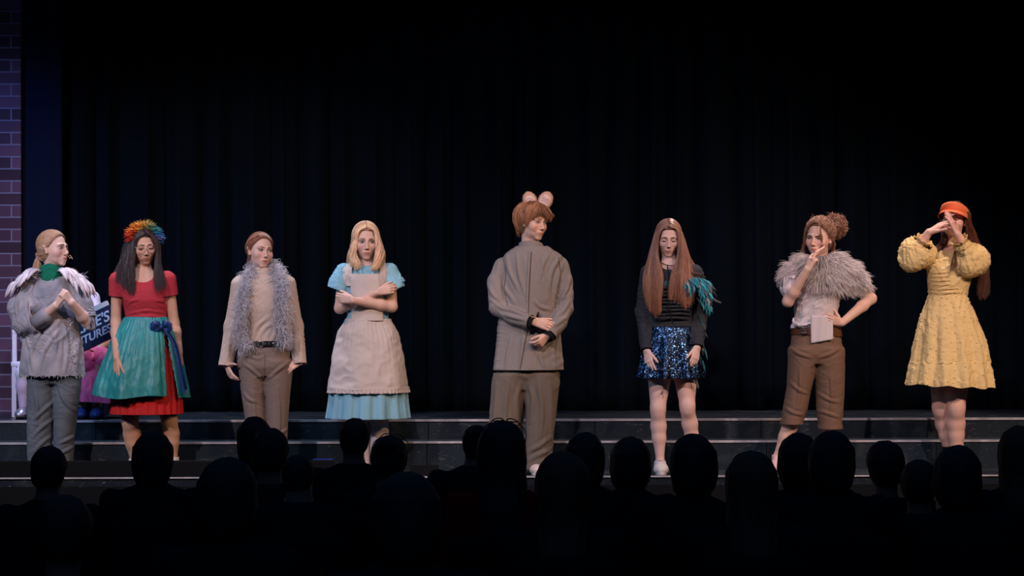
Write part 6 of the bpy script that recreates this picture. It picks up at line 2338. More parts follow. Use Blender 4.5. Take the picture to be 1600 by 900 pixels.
    md = np.stack([np.sin(a * 1.4) * .085, -.01 + 0 * a, .14 - .10 * np.abs(a) ** 1.6], 1)
    K = 18
    pth = hd.skull_strands(st, en, K, .016, .006, md)
    t = np.linspace(0, 1, K)
    pth += .004 * np.sin(t * 22)[None, :, None] * RNG.normal(0, 1, (n, 1, 3))
    v, f, c = tubes(pth, np.interp(t, [0, .1, .8, 1], [.001, .0017, .0017, .001]), 3, cols=(1 + RNG.uniform(-.4, .4, (n, 1))) * np.ones((1, 3)))
    g.add(v, f, c)
    # bun: a mass of ringlets
    bc = W(1304, 356, .07)
    for k in range(760):
        d = nrm(RNG.normal(0, 1, 3) * [1.0, .8, 1.1])
        c0 = bc + d * np.array([.082, .068, .084]) * RNG.uniform(.35, 1.0)
        rr = RNG.uniform(.009, .020)
        u = nrm(np.cross(d, RNG.normal(0, 1, 3)))
        v_ = nrm(np.cross(u, RNG.normal(0, 1, 3)))
        a = np.linspace(0, RNG.uniform(4, 9), 16) + RNG.uniform(0, 6)
        pts = c0 + u * (np.cos(a) * rr)[:, None] + v_ * (np.sin(a) * rr)[:, None] + d * np.linspace(-.008, .014, 16)[:, None]
        v, f, c = tubes([pts], np.interp(np.linspace(0, 1, 16), [0, .2, .8, 1], [.0008, .0018, .0017, .0005]), 3)
        g.add(v, f, np.ones(3) * RNG.uniform(.5, 1.45))
    g.ell(bc, (.062, .052, .062), n=20, m=14, col=(.5, .5, .5))
    for k in range(16):                       # wisps
        a0 = hd.w(RNG.normal(0, .03), RNG.normal(.0, .03), .125)
        pts = [a0, a0 + RNG.normal(0, .012, 3) + [0, 0, .010], a0 + RNG.normal(0, .018, 3) + [0, 0, .006]]
        v, f, c = ribbon_tube(pts, .0011, 10, 3)
        g.add(v, f)
    for pts in ([hd.w(.02, .07, .10), hd.w(.040, .088, .07), hd.w(.046, .088, .02), hd.w(.052, .078, -.03), hd.w(.050, .080, -.07)],
                [hd.w(-.05, .05, .09), hd.w(-.085, .03, .05), hd.w(-.088, .02, -.01), hd.w(-.10, .02, -.06), hd.w(-.092, .02, -.11)],
                [hd.w(-.05, .04, .09), hd.w(-.09, .01, .04), hd.w(-.098, .0, -.03), hd.w(-.115, .0, -.08), hd.w(-.12, .0, -.10)],
                [hd.w(.05, -.06, .03), hd.w(.06, -.08, -.03), hd.w(.05, -.08, -.09), hd.w(.05, -.09, -.12)],
                [hd.w(.03, -.09, .03), hd.w(.05, -.10, -.03), hd.w(.045, -.09, -.09), hd.w(.03, -.09, -.11)]):
        G = [np.array(pts) + RNG.normal(0, .004, 3), np.array(pts) + RNG.normal(0, .006, 3)]
        v, f, c = hair_sheet(G, 22, 22, jit=.003, wave=.006, wf=2.5, rad=.0017)
        g.add(v, f, c)
    under(g.mk('hair_strands', hm, None), cap, R)
    Geo().ell(hd.w(.078, .004, -.034), (.004, .004, .005)).mk('earring', steel, R)


# ================= 8: yellow dress, orange visor, hands raised =================
def actor_visor():
    p = Person(.08, 'person in yellow dotted dress and orange visor, hands cupped round the eyes', 1492, (230, 184, 166))
    W, R = p.P, p.root
    neck = W(1490, 392, .01)
    hd = p.head(1491, 350, 0, -24, 4, 3, 1.02, neck=neck)
    p.pr.append(loft(p.rows([(392, 1470, 1512, .055), (402, 1454, 1526, .08), (420, 1452, 1522, .105), (445, 1454, 1514, .110), (468, 1456, 1508, .088), (500, 1448, 1516, .105), (550, 1444, 1522, .115), (590, 1450, 1515, .10)]), .03, inset=.014))
    shL, shR = W(1455, 408, .0), W(1524, 408, .0)
    elL, elR = W(1421, 410, -.06), W(1527, 418, -.10)
    wrL, wrR = W(1452, 367, -.155), W(1496, 370, -.185)
    p.arm(shL, elL, wrL, (.045, .038, .026))
    p.arm(shR, elR, wrR, (.045, .038, .026))
    # flat hands tilted to a roof over the eyes
    p.hand(wrL, W(1488, 344, -.185), (.45, .3, -.8), DX * .3 - DZ + DY * .2, curl=(.16, .16, .18, .2), L=.176, spread=.5, th=(.8, .6, .1), thb=.1)
    p.hand(wrR, W(1482, 337, -.190), (-.8, .5, .0), DX * .6 + DY * .8, curl=(.10, .12, .14, .16), L=.172, spread=.5, th=(.45, .9, .0), thb=.1)
    p.leg(W(1470, 590, .02), W(1468, 642, .03), W(1484, 716, .08), W(1480, 735, -.05), (.080, .052, .035), 1.0)
    p.leg(W(1495, 590, -.02), W(1493, 642, -.05), W(1493, 716, .0), W(1494, 738, -.14), (.085, .060, .044), 1.06)
    p.body(lip=(.72, .36, .36))
    hd.face_parts(R, closed=True, brow=(60, 40, 34))
    yl = mat('butter_yellow_chiffon', (234, 204, 142), rough=.85, bump=.3, bscale=160)
    bod = [loft(p.rows([(396, 1460, 1520, .07), (404, 1452, 1528, .09), (420, 1449, 1524, .118), (440, 1450, 1518, .125), (455, 1451, 1513, .112), (468, 1452, 1510, .105), (480, 1451, 1511, .108)]), .03),
           cone(W(1478, 380, -.06), W(1482, 412, -.13), .060, .030, .006, op='-'), cone(W(1489, 380, .01), W(1489, 398, .01), .058, .064, .006, op='-')]
    bod += [cone(shL, W(1441, 408, -.02), .058, .070, .03), cone(shR, W(1528, 412, -.02), .058, .070, .03)]
    dress = garment('dress_bodice', bod, yl, R, h=.006, cuts=[(W(1482, 472), (0, 0, -1), .2), (W(1445, 408, -.02), (-1, 0, -.1), .09), (W(1530, 414, -.03), (.4, -.3, -1), .07)],
                    wr=[(.006, (10, 10, 26), 'ridge'), (.003, (30, 30, 14), 'ridge')], solid=.002)
    # smocked rows over the chest
    g = Geo()
    for k in range(6):
        y = 430 + k * 6.2
        pts = [W(1452 + 61 * u, y + RNG.normal(0, .3), -.118 * math.sqrt(max(0.02, 1 - (2 * u - 1) ** 2)) - .008) for u in np.linspace(.03, .97, 26)]
        v, f, c = ribbon_tube(pts, .0024, 60, 5)
        v = v + np.array([0, 0, .002]) * np.sin(v[:, :1] * 500)
        g.add(v, f)
    under(g.mk('smocking', yl, None), dress, R)
    z0, z1, z2 = W(0, 466)[2], W(0, 570)[2], W(0, 608)[2]
    sk = p.rows([(462, 1452, 1509, .105), (475, 1448, 1514, .12), (500, 1438, 1525, .15), (540, 1430, 1538, .185), (572, 1425, 1543, .21), (580, 1424, 1544, .212)])
    lf1 = loft(sk, .02, fold=pleat(13, .075, z0, z1, seed=.8))
    rf = p.rows([(566, 1426, 1542, .208), (580, 1422, 1546, .222), (602, 1418, 1549, .238), (616, 1417, 1550, .24)])

    def rfold(th, Z):
        t = np.clip((z1 - Z) / (z1 - z2), 0, 1)
        return .060 * np.sin(13 * th + .8 + .6 * np.sin(2 * th + .8)) + t * .030 * np.sin(27 * th + 1)
    skirt = garment('skirt', [lf1], yl, R, h=.007, cuts=[(W(1484, 571), (0, 0, -1), .6), (W(1481, 466), (0, 0, 1), .3)], solid=.002, wr=[(.006, (14, 14, 5), 'ridge'), (.003, (40, 40, 30))])
    V, F = nets([loft(rf, .02, fold=rfold)], *bounds([loft(rf, .02)]), .0065)
    V, F = cutm(V, F, [(W(1484, 569), (0, 0, 1), .6)])
    cx = W(1484, 0)[0]
    hem = W(0, 603)[2] - .012 * np.clip((V[:, 0] - cx) / .25, -1, 1) + .006 * np.sin(V[:, 0] * 40)
    out = V[:, 2] < hem
    keep = ~out[F].all(1)
    mv = np.unique(F[keep][out[F[keep]]])
    V[mv, 2] = hem[mv]
    V, F, _ = compact(V, F[keep])
    V = V + vnormals(V, F) * (.004 * noise(V * 30))[:, None]
    mk('ruffle', V, F, yl, R, col=np.ones((len(V), 3)), solid=.002)
    # raised dots over skirt and ruffle (surface pattern)
    def dots(V, F, n, mind):
        A = np.linalg.norm(np.cross(V[F[:, 1]] - V[F[:, 0]], V[F[:, 2]] - V[F[:, 0]]), axis=1)
        i = RNG.choice(len(F), n * 6, p=A / A.sum())
        c = V[F[i]].mean(1)
        o = []
        for q in c:
            if all((abs(q - r) > 0).any() and np.linalg.norm(q - r) > mind for r in o):
                o.append(q)
            if len(o) >= n:
                break
        return np.array(o)
    g = Geo()
    me = skirt.data
    co = np.zeros(len(me.vertices) * 3)
    me.vertices.foreach_get('co', co)
    co = co.reshape(-1, 3) + np.array(R['_o'])
    fs = np.zeros(len(me.polygons) * 4, int)
    me.polygons.foreach_get('vertices', fs)
    for q in dots(co, fs.reshape(-1, 4), 250, .032):
        g.ell(q, (.0052, .0052, .0052), n=8, m=6)
    for q in dots(V, F, 120, .032):
        g.ell(q, (.0052, .0052, .0052), n=8, m=6)
    merge_into(skirt, g, R)
    # puffed sleeves with frilled cuffs
    for key, pr, cuff, dr, opp in (
        ('L', [cone(W(1447, 404, -.02), W(1432, 400, -.06), .078, .094, .03), cone(W(1432, 400, -.06), W(1424, 412, -.07), .094, .072, .04), cone(W(1432, 400, -.06), W(1441, 386, -.10), .090, .050, .04)], W(1441, 384, -.11), nrm(wrL - elL), .052),
        ('R', [cone(W(1524, 404, -.01), W(1522, 412, -.07), .074, .090, .03), cone(W(1522, 412, -.07), W(1512, 420, -.11), .088, .080, .04), cone(W(1520, 412, -.08), W(1504, 388, -.16), .085, .046, .04)], W(1502, 384, -.165), nrm(wrR - W(1516, 410, -.1)), .048)):
        s_ = garment('sleeve', pr, yl, R, h=.006, cuts=[(cuff, dr, .075)], wr=[(.010, (11, 11, 11), 'diag'), (.007, (20, 20, 20), 'ridge'), (.004, (42, 42, 42))], solid=.002)
        # frill: flared ring beyond the elastic
        a = np.linspace(0, 2 * np.pi, 73)[:-1]
        u = nrm(np.cross(dr, [0, 1, .2]))
        v_ = np.cross(dr, u)
        Vr = []
        for k, (s0, r0) in enumerate(((-.020, opp + .012), (-.004, .034), (.012, .046), (.030, .056), (.036, .058))):
            rr_ = r0 * (1 + (.02 + .010 * k) * np.sin(9 * a) + .006 * k * np.sin(17 * a + 1))
            Vr.append(cuff + dr * (s0 + (.0015 * k) * np.sin(9 * a + 1)[:, None]) + u * (np.cos(a) * rr_)[:, None] + v_ * (np.sin(a) * rr_)[:, None])
        Vr = np.concatenate(Vr)
        n = 72
        F2 = np.array([[k * n + j, k * n + (j + 1) % n, (k + 1) * n + (j + 1) % n, (k + 1) * n + j] for k in range(4) for j in range(n)])
        under(mk('cuff_frill', Vr, F2, yl, None, col=np.ones((len(Vr), 3)), solid=.002), s_, R)
        g = Geo()
        me = s_.data
        co = np.zeros(len(me.vertices) * 3)
        me.vertices.foreach_get('co', co)
        co = co.reshape(-1, 3) + np.array(R['_o'])
        fs = np.zeros(len(me.polygons) * 4, int)
        me.polygons.foreach_get('vertices', fs)
        for q in dots(co, fs.reshape(-1, 4), 36, .034):
            g.ell(q, (.0052, .0052, .0052), n=8, m=6)
        merge_into(s_, g, R)
    # boots
    bk = mat('black_boot_leather', (22, 20, 22), rough=.5)
    for an, x, dy_, w_ in ((W(1484, 716, .08), 1480, -.05, .034), (W(1493, 716, .0), 1495, -.14, .038)):
        garment('boot_shaft', [cone(an + [0, 0, .09], an - [0, 0, .04], .056, .050, .01)], bk, R, h=.005, cuts=[(an + [0, 0, .062], (0, 0, 1), .2)], solid=.003)
        shoe(R, an, P(x, 739, p.Y + dy_), bk, black)
    # hair
    hm = hairmat('dark_auburn_hair', (98, 58, 42), .38)
    cap = garment('hair', [hd.hairline(.010, low=None)], hm, R, h=.0035, solid=0, tint=lambda V: np.full((len(V), 3), .6))
    GR = [[hd.w(.03, .03, .125), hd.w(.078, .03, .07), hd.w(.082, .02, 0), W(1514, 372, -.02), W(1519, 392, .0), W(1526, 420, .05), W(1530, 445, .06), W(1530, 466, .05)],
          [hd.w(.02, .0, .13), hd.w(.088, -.01, .07), hd.w(.095, -.02, 0), W(1522, 374, .02), W(1530, 395, .04), W(1537, 425, .07), W(1538, 450, .07), W(1534, 473, .06)],
          [hd.w(.01, -.04, .13), hd.w(.085, -.05, .07), hd.w(.095, -.06, 0), W(1524, 374, .06), W(1532, 396, .10), W(1540, 425, .11), W(1542, 450, .10), W(1541, 468, .09)],
          [hd.w(0, -.07, .12), hd.w(.05, -.105, .06), hd.w(.06, -.11, -.01), W(1512, 376, .11), W(1518, 398, .13), W(1526, 425, .13), W(1530, 450, .13), W(1534, 472, .11)]]
    GL = [[hd.w(-.02, .02, .128), hd.w(-.078, .03, .06), hd.w(-.080, .03, 0), W(1476, 376, -.04), W(1470, 390, -.04), W(1462, 398, -.06), W(1456, 402, -.07)],
          [hd.w(-.02, .0, .13), hd.w(-.08, .0, .06), hd.w(-.082, .0, 0), W(1474, 376, .0), W(1466, 388, .0), W(1454, 396, -.04), W(1446, 398, -.05)],
          [hd.w(-.02, -.03, .13), hd.w(-.075, -.04, .06), hd.w(-.08, -.05, 0), W(1474, 378, .06), W(1468, 392, .06), W(1462, 400, .06), W(1458, 406, .06)],
          [hd.w(-.01, -.06, .12), hd.w(-.03, -.11, .04), hd.w(-.03, -.11, -.02), W(1486, 380, .11), W(1486, 395, .13), W(1488, 410, .13), W(1490, 425, .13)]]
    g = Geo().add(*part_hair(hd, 900, .9))
    V, F, c = hair_sheet(GR, 800, 32, jit=.007, wave=.012, wf=2.6, rad=.0028, lock=5, vary=.45, end=.08)
    g.add(V, F, c)
    V, F, c = hair_sheet(GL, 460, 24, jit=.005, wave=.006, wf=1.6, rad=.0027, lock=5, vary=.4)
    g.add(V, F, c)
    for pts in ([W(1497, 378, -.12), W(1491, 400, -.145), W(1488, 412, -.15), W(1486, 424, -.148), W(1483, 437, -.145)], [W(1494, 385, -.12), W(1492, 400, -.14), W(1493, 418, -.15), W(1490, 430, -.148)]):
        v, f, c = hair_sheet([pts, np.array(pts) + [.004, 0, .002]], 16, 18, jit=.002, wave=.005, wf=1.2, rad=.0016)
        g.add(v, f, c)
    under(g.mk('hair_strands', hm, None), cap, R)
    # visor: band round the head, curved brim
    org = mat('orange_visor_cloth', (240, 124, 78), rough=.75, bump=.2, bscale=200)
    n = 72
    a = np.linspace(0, 2 * np.pi, n, endpoint=False)
    tilt = lambda x, y: .060 + .030 * (y / .1) + 0 * x
    Vb = []
    fr = np.clip(np.sin(a), 0, 1)
    for zz, off in ((-.026, .012), (-.024, .016), (.004, .017), (.018 + 0, .013), (.020, .010)):
        hgt = np.where(zz > 0, zz + fr * .012, zz * (.5 + .5 * fr))
        x = np.cos(a) * (.077 + off)
        y = -.012 + np.sin(a) * (.095 + off)
        Vb.append(hd.wl(np.stack([x, y, tilt(x, y) + hgt], 1)))
    Vb = np.concatenate(Vb)
    Fb = np.array([[k * n + j, k * n + (j + 1) % n, (k + 1) * n + (j + 1) % n, (k + 1) * n + j] for k in range(4) for j in range(n)])
    vis = mk('visor', Vb, Fb, org, R, col=np.ones((len(Vb), 3)), solid=.003)
    m_ = 30
    aa = np.linspace(math.radians(12), math.radians(168), m_)
    Vv = []
    for k, t in enumerate(np.linspace(0, 1, 10)):
        ext = .075 * t * np.sin((aa - aa[0]) / (aa[-1] - aa[0]) * np.pi) ** .6
        x = np.cos(aa) * (.091 + ext * .35)
        y = -.012 + np.sin(aa) * (.110 + ext)
        z = tilt(x, y * 0 + .085) - .022 - .020 * t ** 1.5 - .030 * (np.cos(aa) ** 2) * (.4 + .6 * t)
        Vv.append(hd.wl(np.stack([x, y, z], 1)))
    Vv = np.concatenate(Vv)
    Fv = np.array([[k * m_ + j, k * m_ + j + 1, (k + 1) * m_ + j + 1, (k + 1) * m_ + j] for k in range(9) for j in range(m_ - 1)])
    under(mk('brim', Vv, Fv, org, None, col=np.ones((len(Vv), 3)), solid=.003), vis, R)


import time as _t
for _f in (actor_tunic, actor_red, actor_boa, actor_apron, actor_ears, actor_longhair, actor_shawl, actor_visor):
    _t0 = _t.time()
    _f()
    print(_f.__name__, round(_t.time() - _t0, 1))
# ------------------------------------------------------------------ cast members waiting on the platform at the far left
def text_mesh(body, size, shear=.35):
    cu = bpy.data.curves.new('lettering', 'FONT')
    cu.body = body
    cu.size = size
    cu.shear = shear
    cu.align_x = 'RIGHT'
    cu.offset = size * .022
    cu.extrude = .0012
    o = bpy.data.objects.new('lettering_tmp', cu)
    C.objects.link(o)
    me = bpy.data.meshes.new_from_object(o.evaluated_get(bpy.context.evaluated_depsgraph_get()))
    bpy.data.objects.remove(o)
    return me


def seated_pink():
    p = Person(1.20, 'seated person in pink skirt, white puffed blouse and blue shoes, holding the big book', 118, (206, 158, 136), ground=PLAT_Z)
    W, R = p.P, p.root
    hd = p.head(110, 441, 0, 25, -5, 0, .95, neck=W(111, 468, .01))
    p.pr.append(loft(p.rows([(466, 100, 124, .05), (474, 92, 134, .08), (500, 94, 132, .10), (540, 96, 132, .10), (566, 92, 136, .12)]), .03))
    p.arm(W(94, 480, 0), W(86, 520, -.05), W(112, 545, -.30), (.042, .034, .024))
    p.arm(W(136, 480, 0), W(168, 524, -.08), W(150, 547, -.28), (.042, .038, .027))
    p.hand(W(112, 545, -.30), W(128, 540, -.34), (0, .3, 1), DX, curl=(.3, .4, .4, .4), L=.15, spread=.6)
    p.hand(W(150, 547, -.28), W(134, 543, -.34), (0, .3, 1), -DX - DY, curl=(.3, .4, .4, .4), L=.15, spread=.6)
    for hx, kx, ax in ((102, 128, 126), (126, 160, 150)):
        hip, kn, an = W(hx, 562, .0), W(kx, 562, -.36), P(ax, 634, p.Y - .26)
        an[2] = PLAT_Z + .085
        p.leg(hip, kn, an, an + np.array([.02, -.13, -.055]), (.075, .05, .028))
    p.body(h=.009)
    hd.face_parts(R, brow=(90, 60, 50))
    hm = hairmat('background_brown_hair', (90, 62, 50))
    g = garment('hair', [hd.hairline(.012, low=None)], hm, R, h=.006, solid=0)
    wb = mat('white_lilac_blouse', (206, 196, 222), rough=.85)
    bl = [loft(p.rows([(468, 94, 130, .06), (476, 88, 138, .09), (500, 90, 136, .115), (545, 92, 136, .115), (562, 92, 138, .12)]), .03),
          cone(W(138, 474, -.02), W(144, 482, -.04), .050, .062, .03), cone(W(144, 462, -.02), W(146, 484, -.05), .050, .056, .03), cone(W(92, 478, 0), W(88, 495, -.02), .055, .055, .03)]
    garment('blouse', bl, wb, R, h=.009, wr=[(.006, (14, 14, 6), 'ridge')])
    pk = mat('pink_satin', (232, 96, 150), rough=.5, var=.25, vscale=16, bump=.4, bscale=50)
    sk = [cone(W(102, 556, 0), W(128, 560, -.34), .105, .085, .03), cone(W(126, 556, 0), W(166, 560, -.34), .105, .085, .03), loft(p.rows([(552, 114, 182, .13, -.16), (580, 110, 196, .18, -.2), (605, 109, 204, .21, -.2), (632, 106, 206, .22, -.2)]), .03, fold=pleat(9, .06, W(0, 560)[2], W(0, 626)[2]))]
    hem = W(150, 623, -.2)
    garment('skirt', sk, pk, R, h=.009, cuts=[(hem, (-.06, 0, -1), .6)], wr=[(.008, (9, 9, 5), 'ridge')])
    blue = mat('blue_shoe_leather', (40, 66, 120), rough=.35)
    sock = mat('white_sock', (215, 212, 215), rough=.95)
    for hx, kx, ax in ((102, 128, 126), (126, 160, 150)):
        an = P(ax, 634, p.Y - .26)
        an[2] = PLAT_Z + .085
        garment('sock', [cone(an + [0, .01, .12], an - [0, 0, .035], .042, .032, .01)], sock, R, h=.006, cuts=[(an + [0, 0, .1], (0, 0, 1), .2)])
        shoe(R, an - [0, 0, .0], (an + np.array([.03, -.16, 0])), blue, black, ground=PLAT_Z)
    # the block under the skirt
    q = W(116, 640, 0)
    t = sbox('stage_block', (q[0] - .17, p.Y - .14, PLAT_Z), (q[0] + .20, p.Y + .24, W(0, 583)[2]), mat('navy_block', (24, 34, 70), rough=.7), kind=None, bev=.008)
    tag(t, 'dark navy wooden block the person in the pink skirt sits on', 'stage block')
    # big prop book
    c0 = W(139, 514, -.46)
    ang = math.radians(-25)
    Rb = np.array(Matrix.Rotation(ang, 3, 'Y') @ Matrix.Rotation(math.radians(-8), 3, 'X'))
    bk = thing('prop_book', 'oversized navy book with white slanted title, tilted above the pink skirt', 'book', c0)
    bk['_o'] = [float(x) for x in c0]
    L, H, T = .42, .215, .050
    nv = mat('navy_book_cloth', (22, 30, 62), rough=.6)
    for y0, y1 in ((-T / 2, -T / 2 + .005), (T / 2 - .005, T / 2)):
        Geo().box((-L / 2, y0, -H / 2), (L / 2, y1, H / 2), bev=.002, R=Rb, c=c0).mk('cover', nv, bk, smooth=False)
    Geo().box((-L / 2, -T / 2, -H / 2 - .004), (L / 2, T / 2, -H / 2 + .002), bev=.001, R=Rb, c=c0).mk('spine', nv, bk, smooth=False)
    Geo().box((-L / 2 + .008, -T / 2 + .006, -H / 2 + .003), (L / 2 - .008, T / 2 - .006, H / 2 + .036), R=Rb, c=c0).mk('pages', mat('paper_pages', (232, 226, 214), rough=.8), bk, smooth=False)
    ink = mat('white_lettering', (214, 220, 230), rough=.7)
    for txt, sz, x, z in (("ALICE'S", .098, .170, .006), ('ADVENTURES', .076, .150, -.070)):
        me = text_mesh(txt, sz)
        me.materials.clear()
        me.materials.append(ink)
        o = bpy.data.objects.new('lettering', me)
        C.objects.link(o)
        M = Matrix(Rb.tolist()).to_4x4() @ Matrix.Translation((x, -T / 2 - .0015, z)) @ Matrix.Rotation(math.pi / 2, 4, 'X')
        me.transform(M)
        o.parent = bk


def seated_white():
    p = Person(1.30, 'person in white dress and pale tights on the white chair at the far left', 52, (214, 170, 152), ground=PLAT_Z)
    W, R = p.P, p.root
    hd = p.head(62, 446, 0, 5, -5, 0, .92, neck=W(62, 472, .01))
    p.pr.append(loft(p.rows([(470, 52, 74, .05), (478, 45, 82, .08), (505, 46, 80, .10), (545, 46, 80, .10), (568, 42, 84, .12)]), .03))
    p.arm(W(46, 482, 0), W(42, 525, -.05), W(56, 556, -.2), (.040, .034, .024))
    p.arm(W(80, 482, 0), W(86, 525, -.05), W(72, 556, -.2), (.040, .034, .024))
    p.hand(W(56, 556, -.2), W(62, 562, -.3), (0, 0, -1), DX, L=.14, spread=.5)
    p.hand(W(72, 556, -.2), W(66, 562, -.3), (0, 0, -1), -DX, L=.14, spread=.5)
    legs = []
    for hx, kx, ax in ((52, 37, 37), (74, 70, 72)):
        hip, kn, an = W(hx, 566, .0), W(kx, 582, -.34), P(ax, 634, p.Y - .34)
        an[2] = PLAT_Z + .08
        legs.append((kn, an))
        p.leg(hip, kn, an, an + np.array([-.01, -.10, -.05]), (.07, .045, .026))
    p.body(h=.009)
    hd.face_parts(R, brow=(90, 60, 50))
    garment('hair', [hd.hairline(.012, low=None)], hairmat('background_brown_hair', (90, 62, 50)), R, h=.006, solid=0)
    wd = mat('white_dress_cotton', (214, 212, 224), rough=.85)
    garment('dress', [loft(p.rows([(472, 46, 80, .07), (480, 42, 86, .09), (505, 42, 84, .12), (545, 42, 84, .12), (575, 38, 88, .14)]), .03),
                      cone(W(52, 566, 0), W(38, 578, -.34), .085, .062, .03), cone(W(74, 566, 0), W(70, 578, -.34), .085, .065, .03), cone(W(46, 482, 0), W(42, 525, -.05), .05, .045, .03), cone(W(80, 482, 0), W(86, 525, -.05), .05, .045, .03),
                      cone(W(40, 586, -.32), W(68, 588, -.32), .055, .055, .04)], wd, R, h=.009, wr=[(.006, (12, 12, 6), 'ridge')])
    ti = mat('lilac_tights', (190, 176, 204), rough=.5, spec=.5)
    for kn, an in legs:
        m_ = kn + (an - kn) * .35
        garment('tights', [cone(kn, m_, .052, .050, .03), cone(m_, an - [0, 0, .03], .050, .031, .03)], ti, R, h=.007)
        shoe(R, an, an + np.array([-.01, -.13, 0]), mat('silver_shoe', (170, 172, 190), rough=.3, metal=.7), black, ground=PLAT_Z, w=.034)
    ch = thing('chair', 'white wooden chair partly hidden behind the grey tunic, beside the brick flat', 'chair', (W(60, 0, .0)[0], p.Y, PLAT_Z))
    ch['_o'] = [float(x) for x in ch.location]
    wp = mat('white_painted_wood', (222, 220, 232), rough=.5)
    x0, x1 = W(29, 0, .0)[0], W(94, 0, .0)[0]
    sz = PLAT_Z + .40
    Geo().box((x0, p.Y - .22, sz - .035), (x1, p.Y + .2, sz), bev=.008).mk('seat', wp, ch, smooth=False)
    for xx in (x0 + .005, x1 - .04):
        Geo().box((xx, p.Y - .215, PLAT_Z), (xx + .035, p.Y - .18, sz - .035), bev=.005).mk('leg', wp, ch, smooth=False)
        Geo().box((xx, p.Y + .16, PLAT_Z), (xx + .035, p.Y + .195, sz - .035), bev=.005).mk('leg', wp, ch, smooth=False)
        Geo().box((xx, p.Y + .16, sz), (xx + .035, p.Y + .195, W(0, 528)[2] + .1), bev=.005).mk('back_post', wp, ch, smooth=False)
        Geo().box((xx, p.Y - .20, sz + .20), (xx + .032, p.Y + .16, sz + .23), bev=.005).mk('armrest', wp, ch, smooth=False)
        Geo().box((xx, p.Y - .20, sz), (xx + .030, p.Y - .17, sz + .20), bev=.005).mk('arm_post', wp, ch, smooth=False)
    for k in range(3):
        z = sz + .08 + k * .09
        Geo().box((x0 + .03, p.Y + .165, z), (x1 - .03, p.Y + .19, z + .05), bev=.005).mk('back_slat', wp, ch, smooth=False)


seated_pink()
seated_white()

# ------------------------------------------------------------------ the audience
SEATV = {}


def seat(x, y, m, label, group=None, hgt=1.0):
    z = fz(y)
    t = thing('theatre_seat', label, 'seat', (x, y, z), group)
    t['_o'] = [x, y, z]
    key = (m.name, round(hgt, 3))
    if key in SEATV:
        for nm, me in SEATV[key]:
            o = bpy.data.objects.new(nm, me)
            C.objects.link(o)
            o.parent = t
        return t
    parts = []
    top = 1.02 * hgt
    # curved upholstered back
    n, mz = 15, 9
    V = []
    for side in (0, 1):
        for k in range(mz):
            q = k / (mz - 1)
            zz = .44 + (top - .44) * q
            for j in range(n):
                u = j / (n - 1) * 2 - 1
                edge = (1 - abs(u) ** 6 * .55) * (1 - (q ** 8) * .35)
                wd = .235 * (1 - .05 * q)
                V.append((x + u * wd, y - .20 - .05 * q + .035 * u * u + (-.032 if side == 0 else .032) * edge, z + zz - .018 * (abs(u) ** 5) * (q > .9)))
    F = []
    N = n * mz
    for k in range(mz - 1):
        for j in range(n - 1):
            a = k * n + j
            F.append([a, a + 1, a + n + 1, a + n])
            F.append([N + a, N + a + n, N + a + n + 1, N + a + 1])
    for j in range(n - 1):
        a = (mz - 1) * n + j
        F.append([a, a + 1, N + a + 1, N + a])
        F.append([j + 1, j, N + j, N + j + 1])
    for k in range(mz - 1):
        a = k * n
        F.append([a, a + n, N + a + n, N + a])
        a = k * n + n - 1
        F.append([a + n, a, N + a, N + a + n])
    parts.append(mk('backrest', np.array(V), np.array(F), m, t))
    parts.append(Geo().box((x - .22, y - .19, z + .38), (x + .22, y + .26, z + .46), bev=.03).mk('seat_cushion', m, t))
    fr = mat('seat_frame_black', (12, 12, 14), rough=.6)
    for s_ in (-1, 1):
        parts.append(Geo().box((x + s_ * .262 - .022, y - .20, z + .60), (x + s_ * .262 + .022, y + .16, z + .635), bev=.012).mk('armrest', fr, t))
        parts.append(Geo().box((x + s_ * .262 - .018, y - .16, z), (x + s_ * .262 + .018, y + .06, z + .60), bev=.006).mk('side_stand', fr, t))
    SEATV[key] = [(o.name.split('.')[0], o.data) for o in parts]
    return t


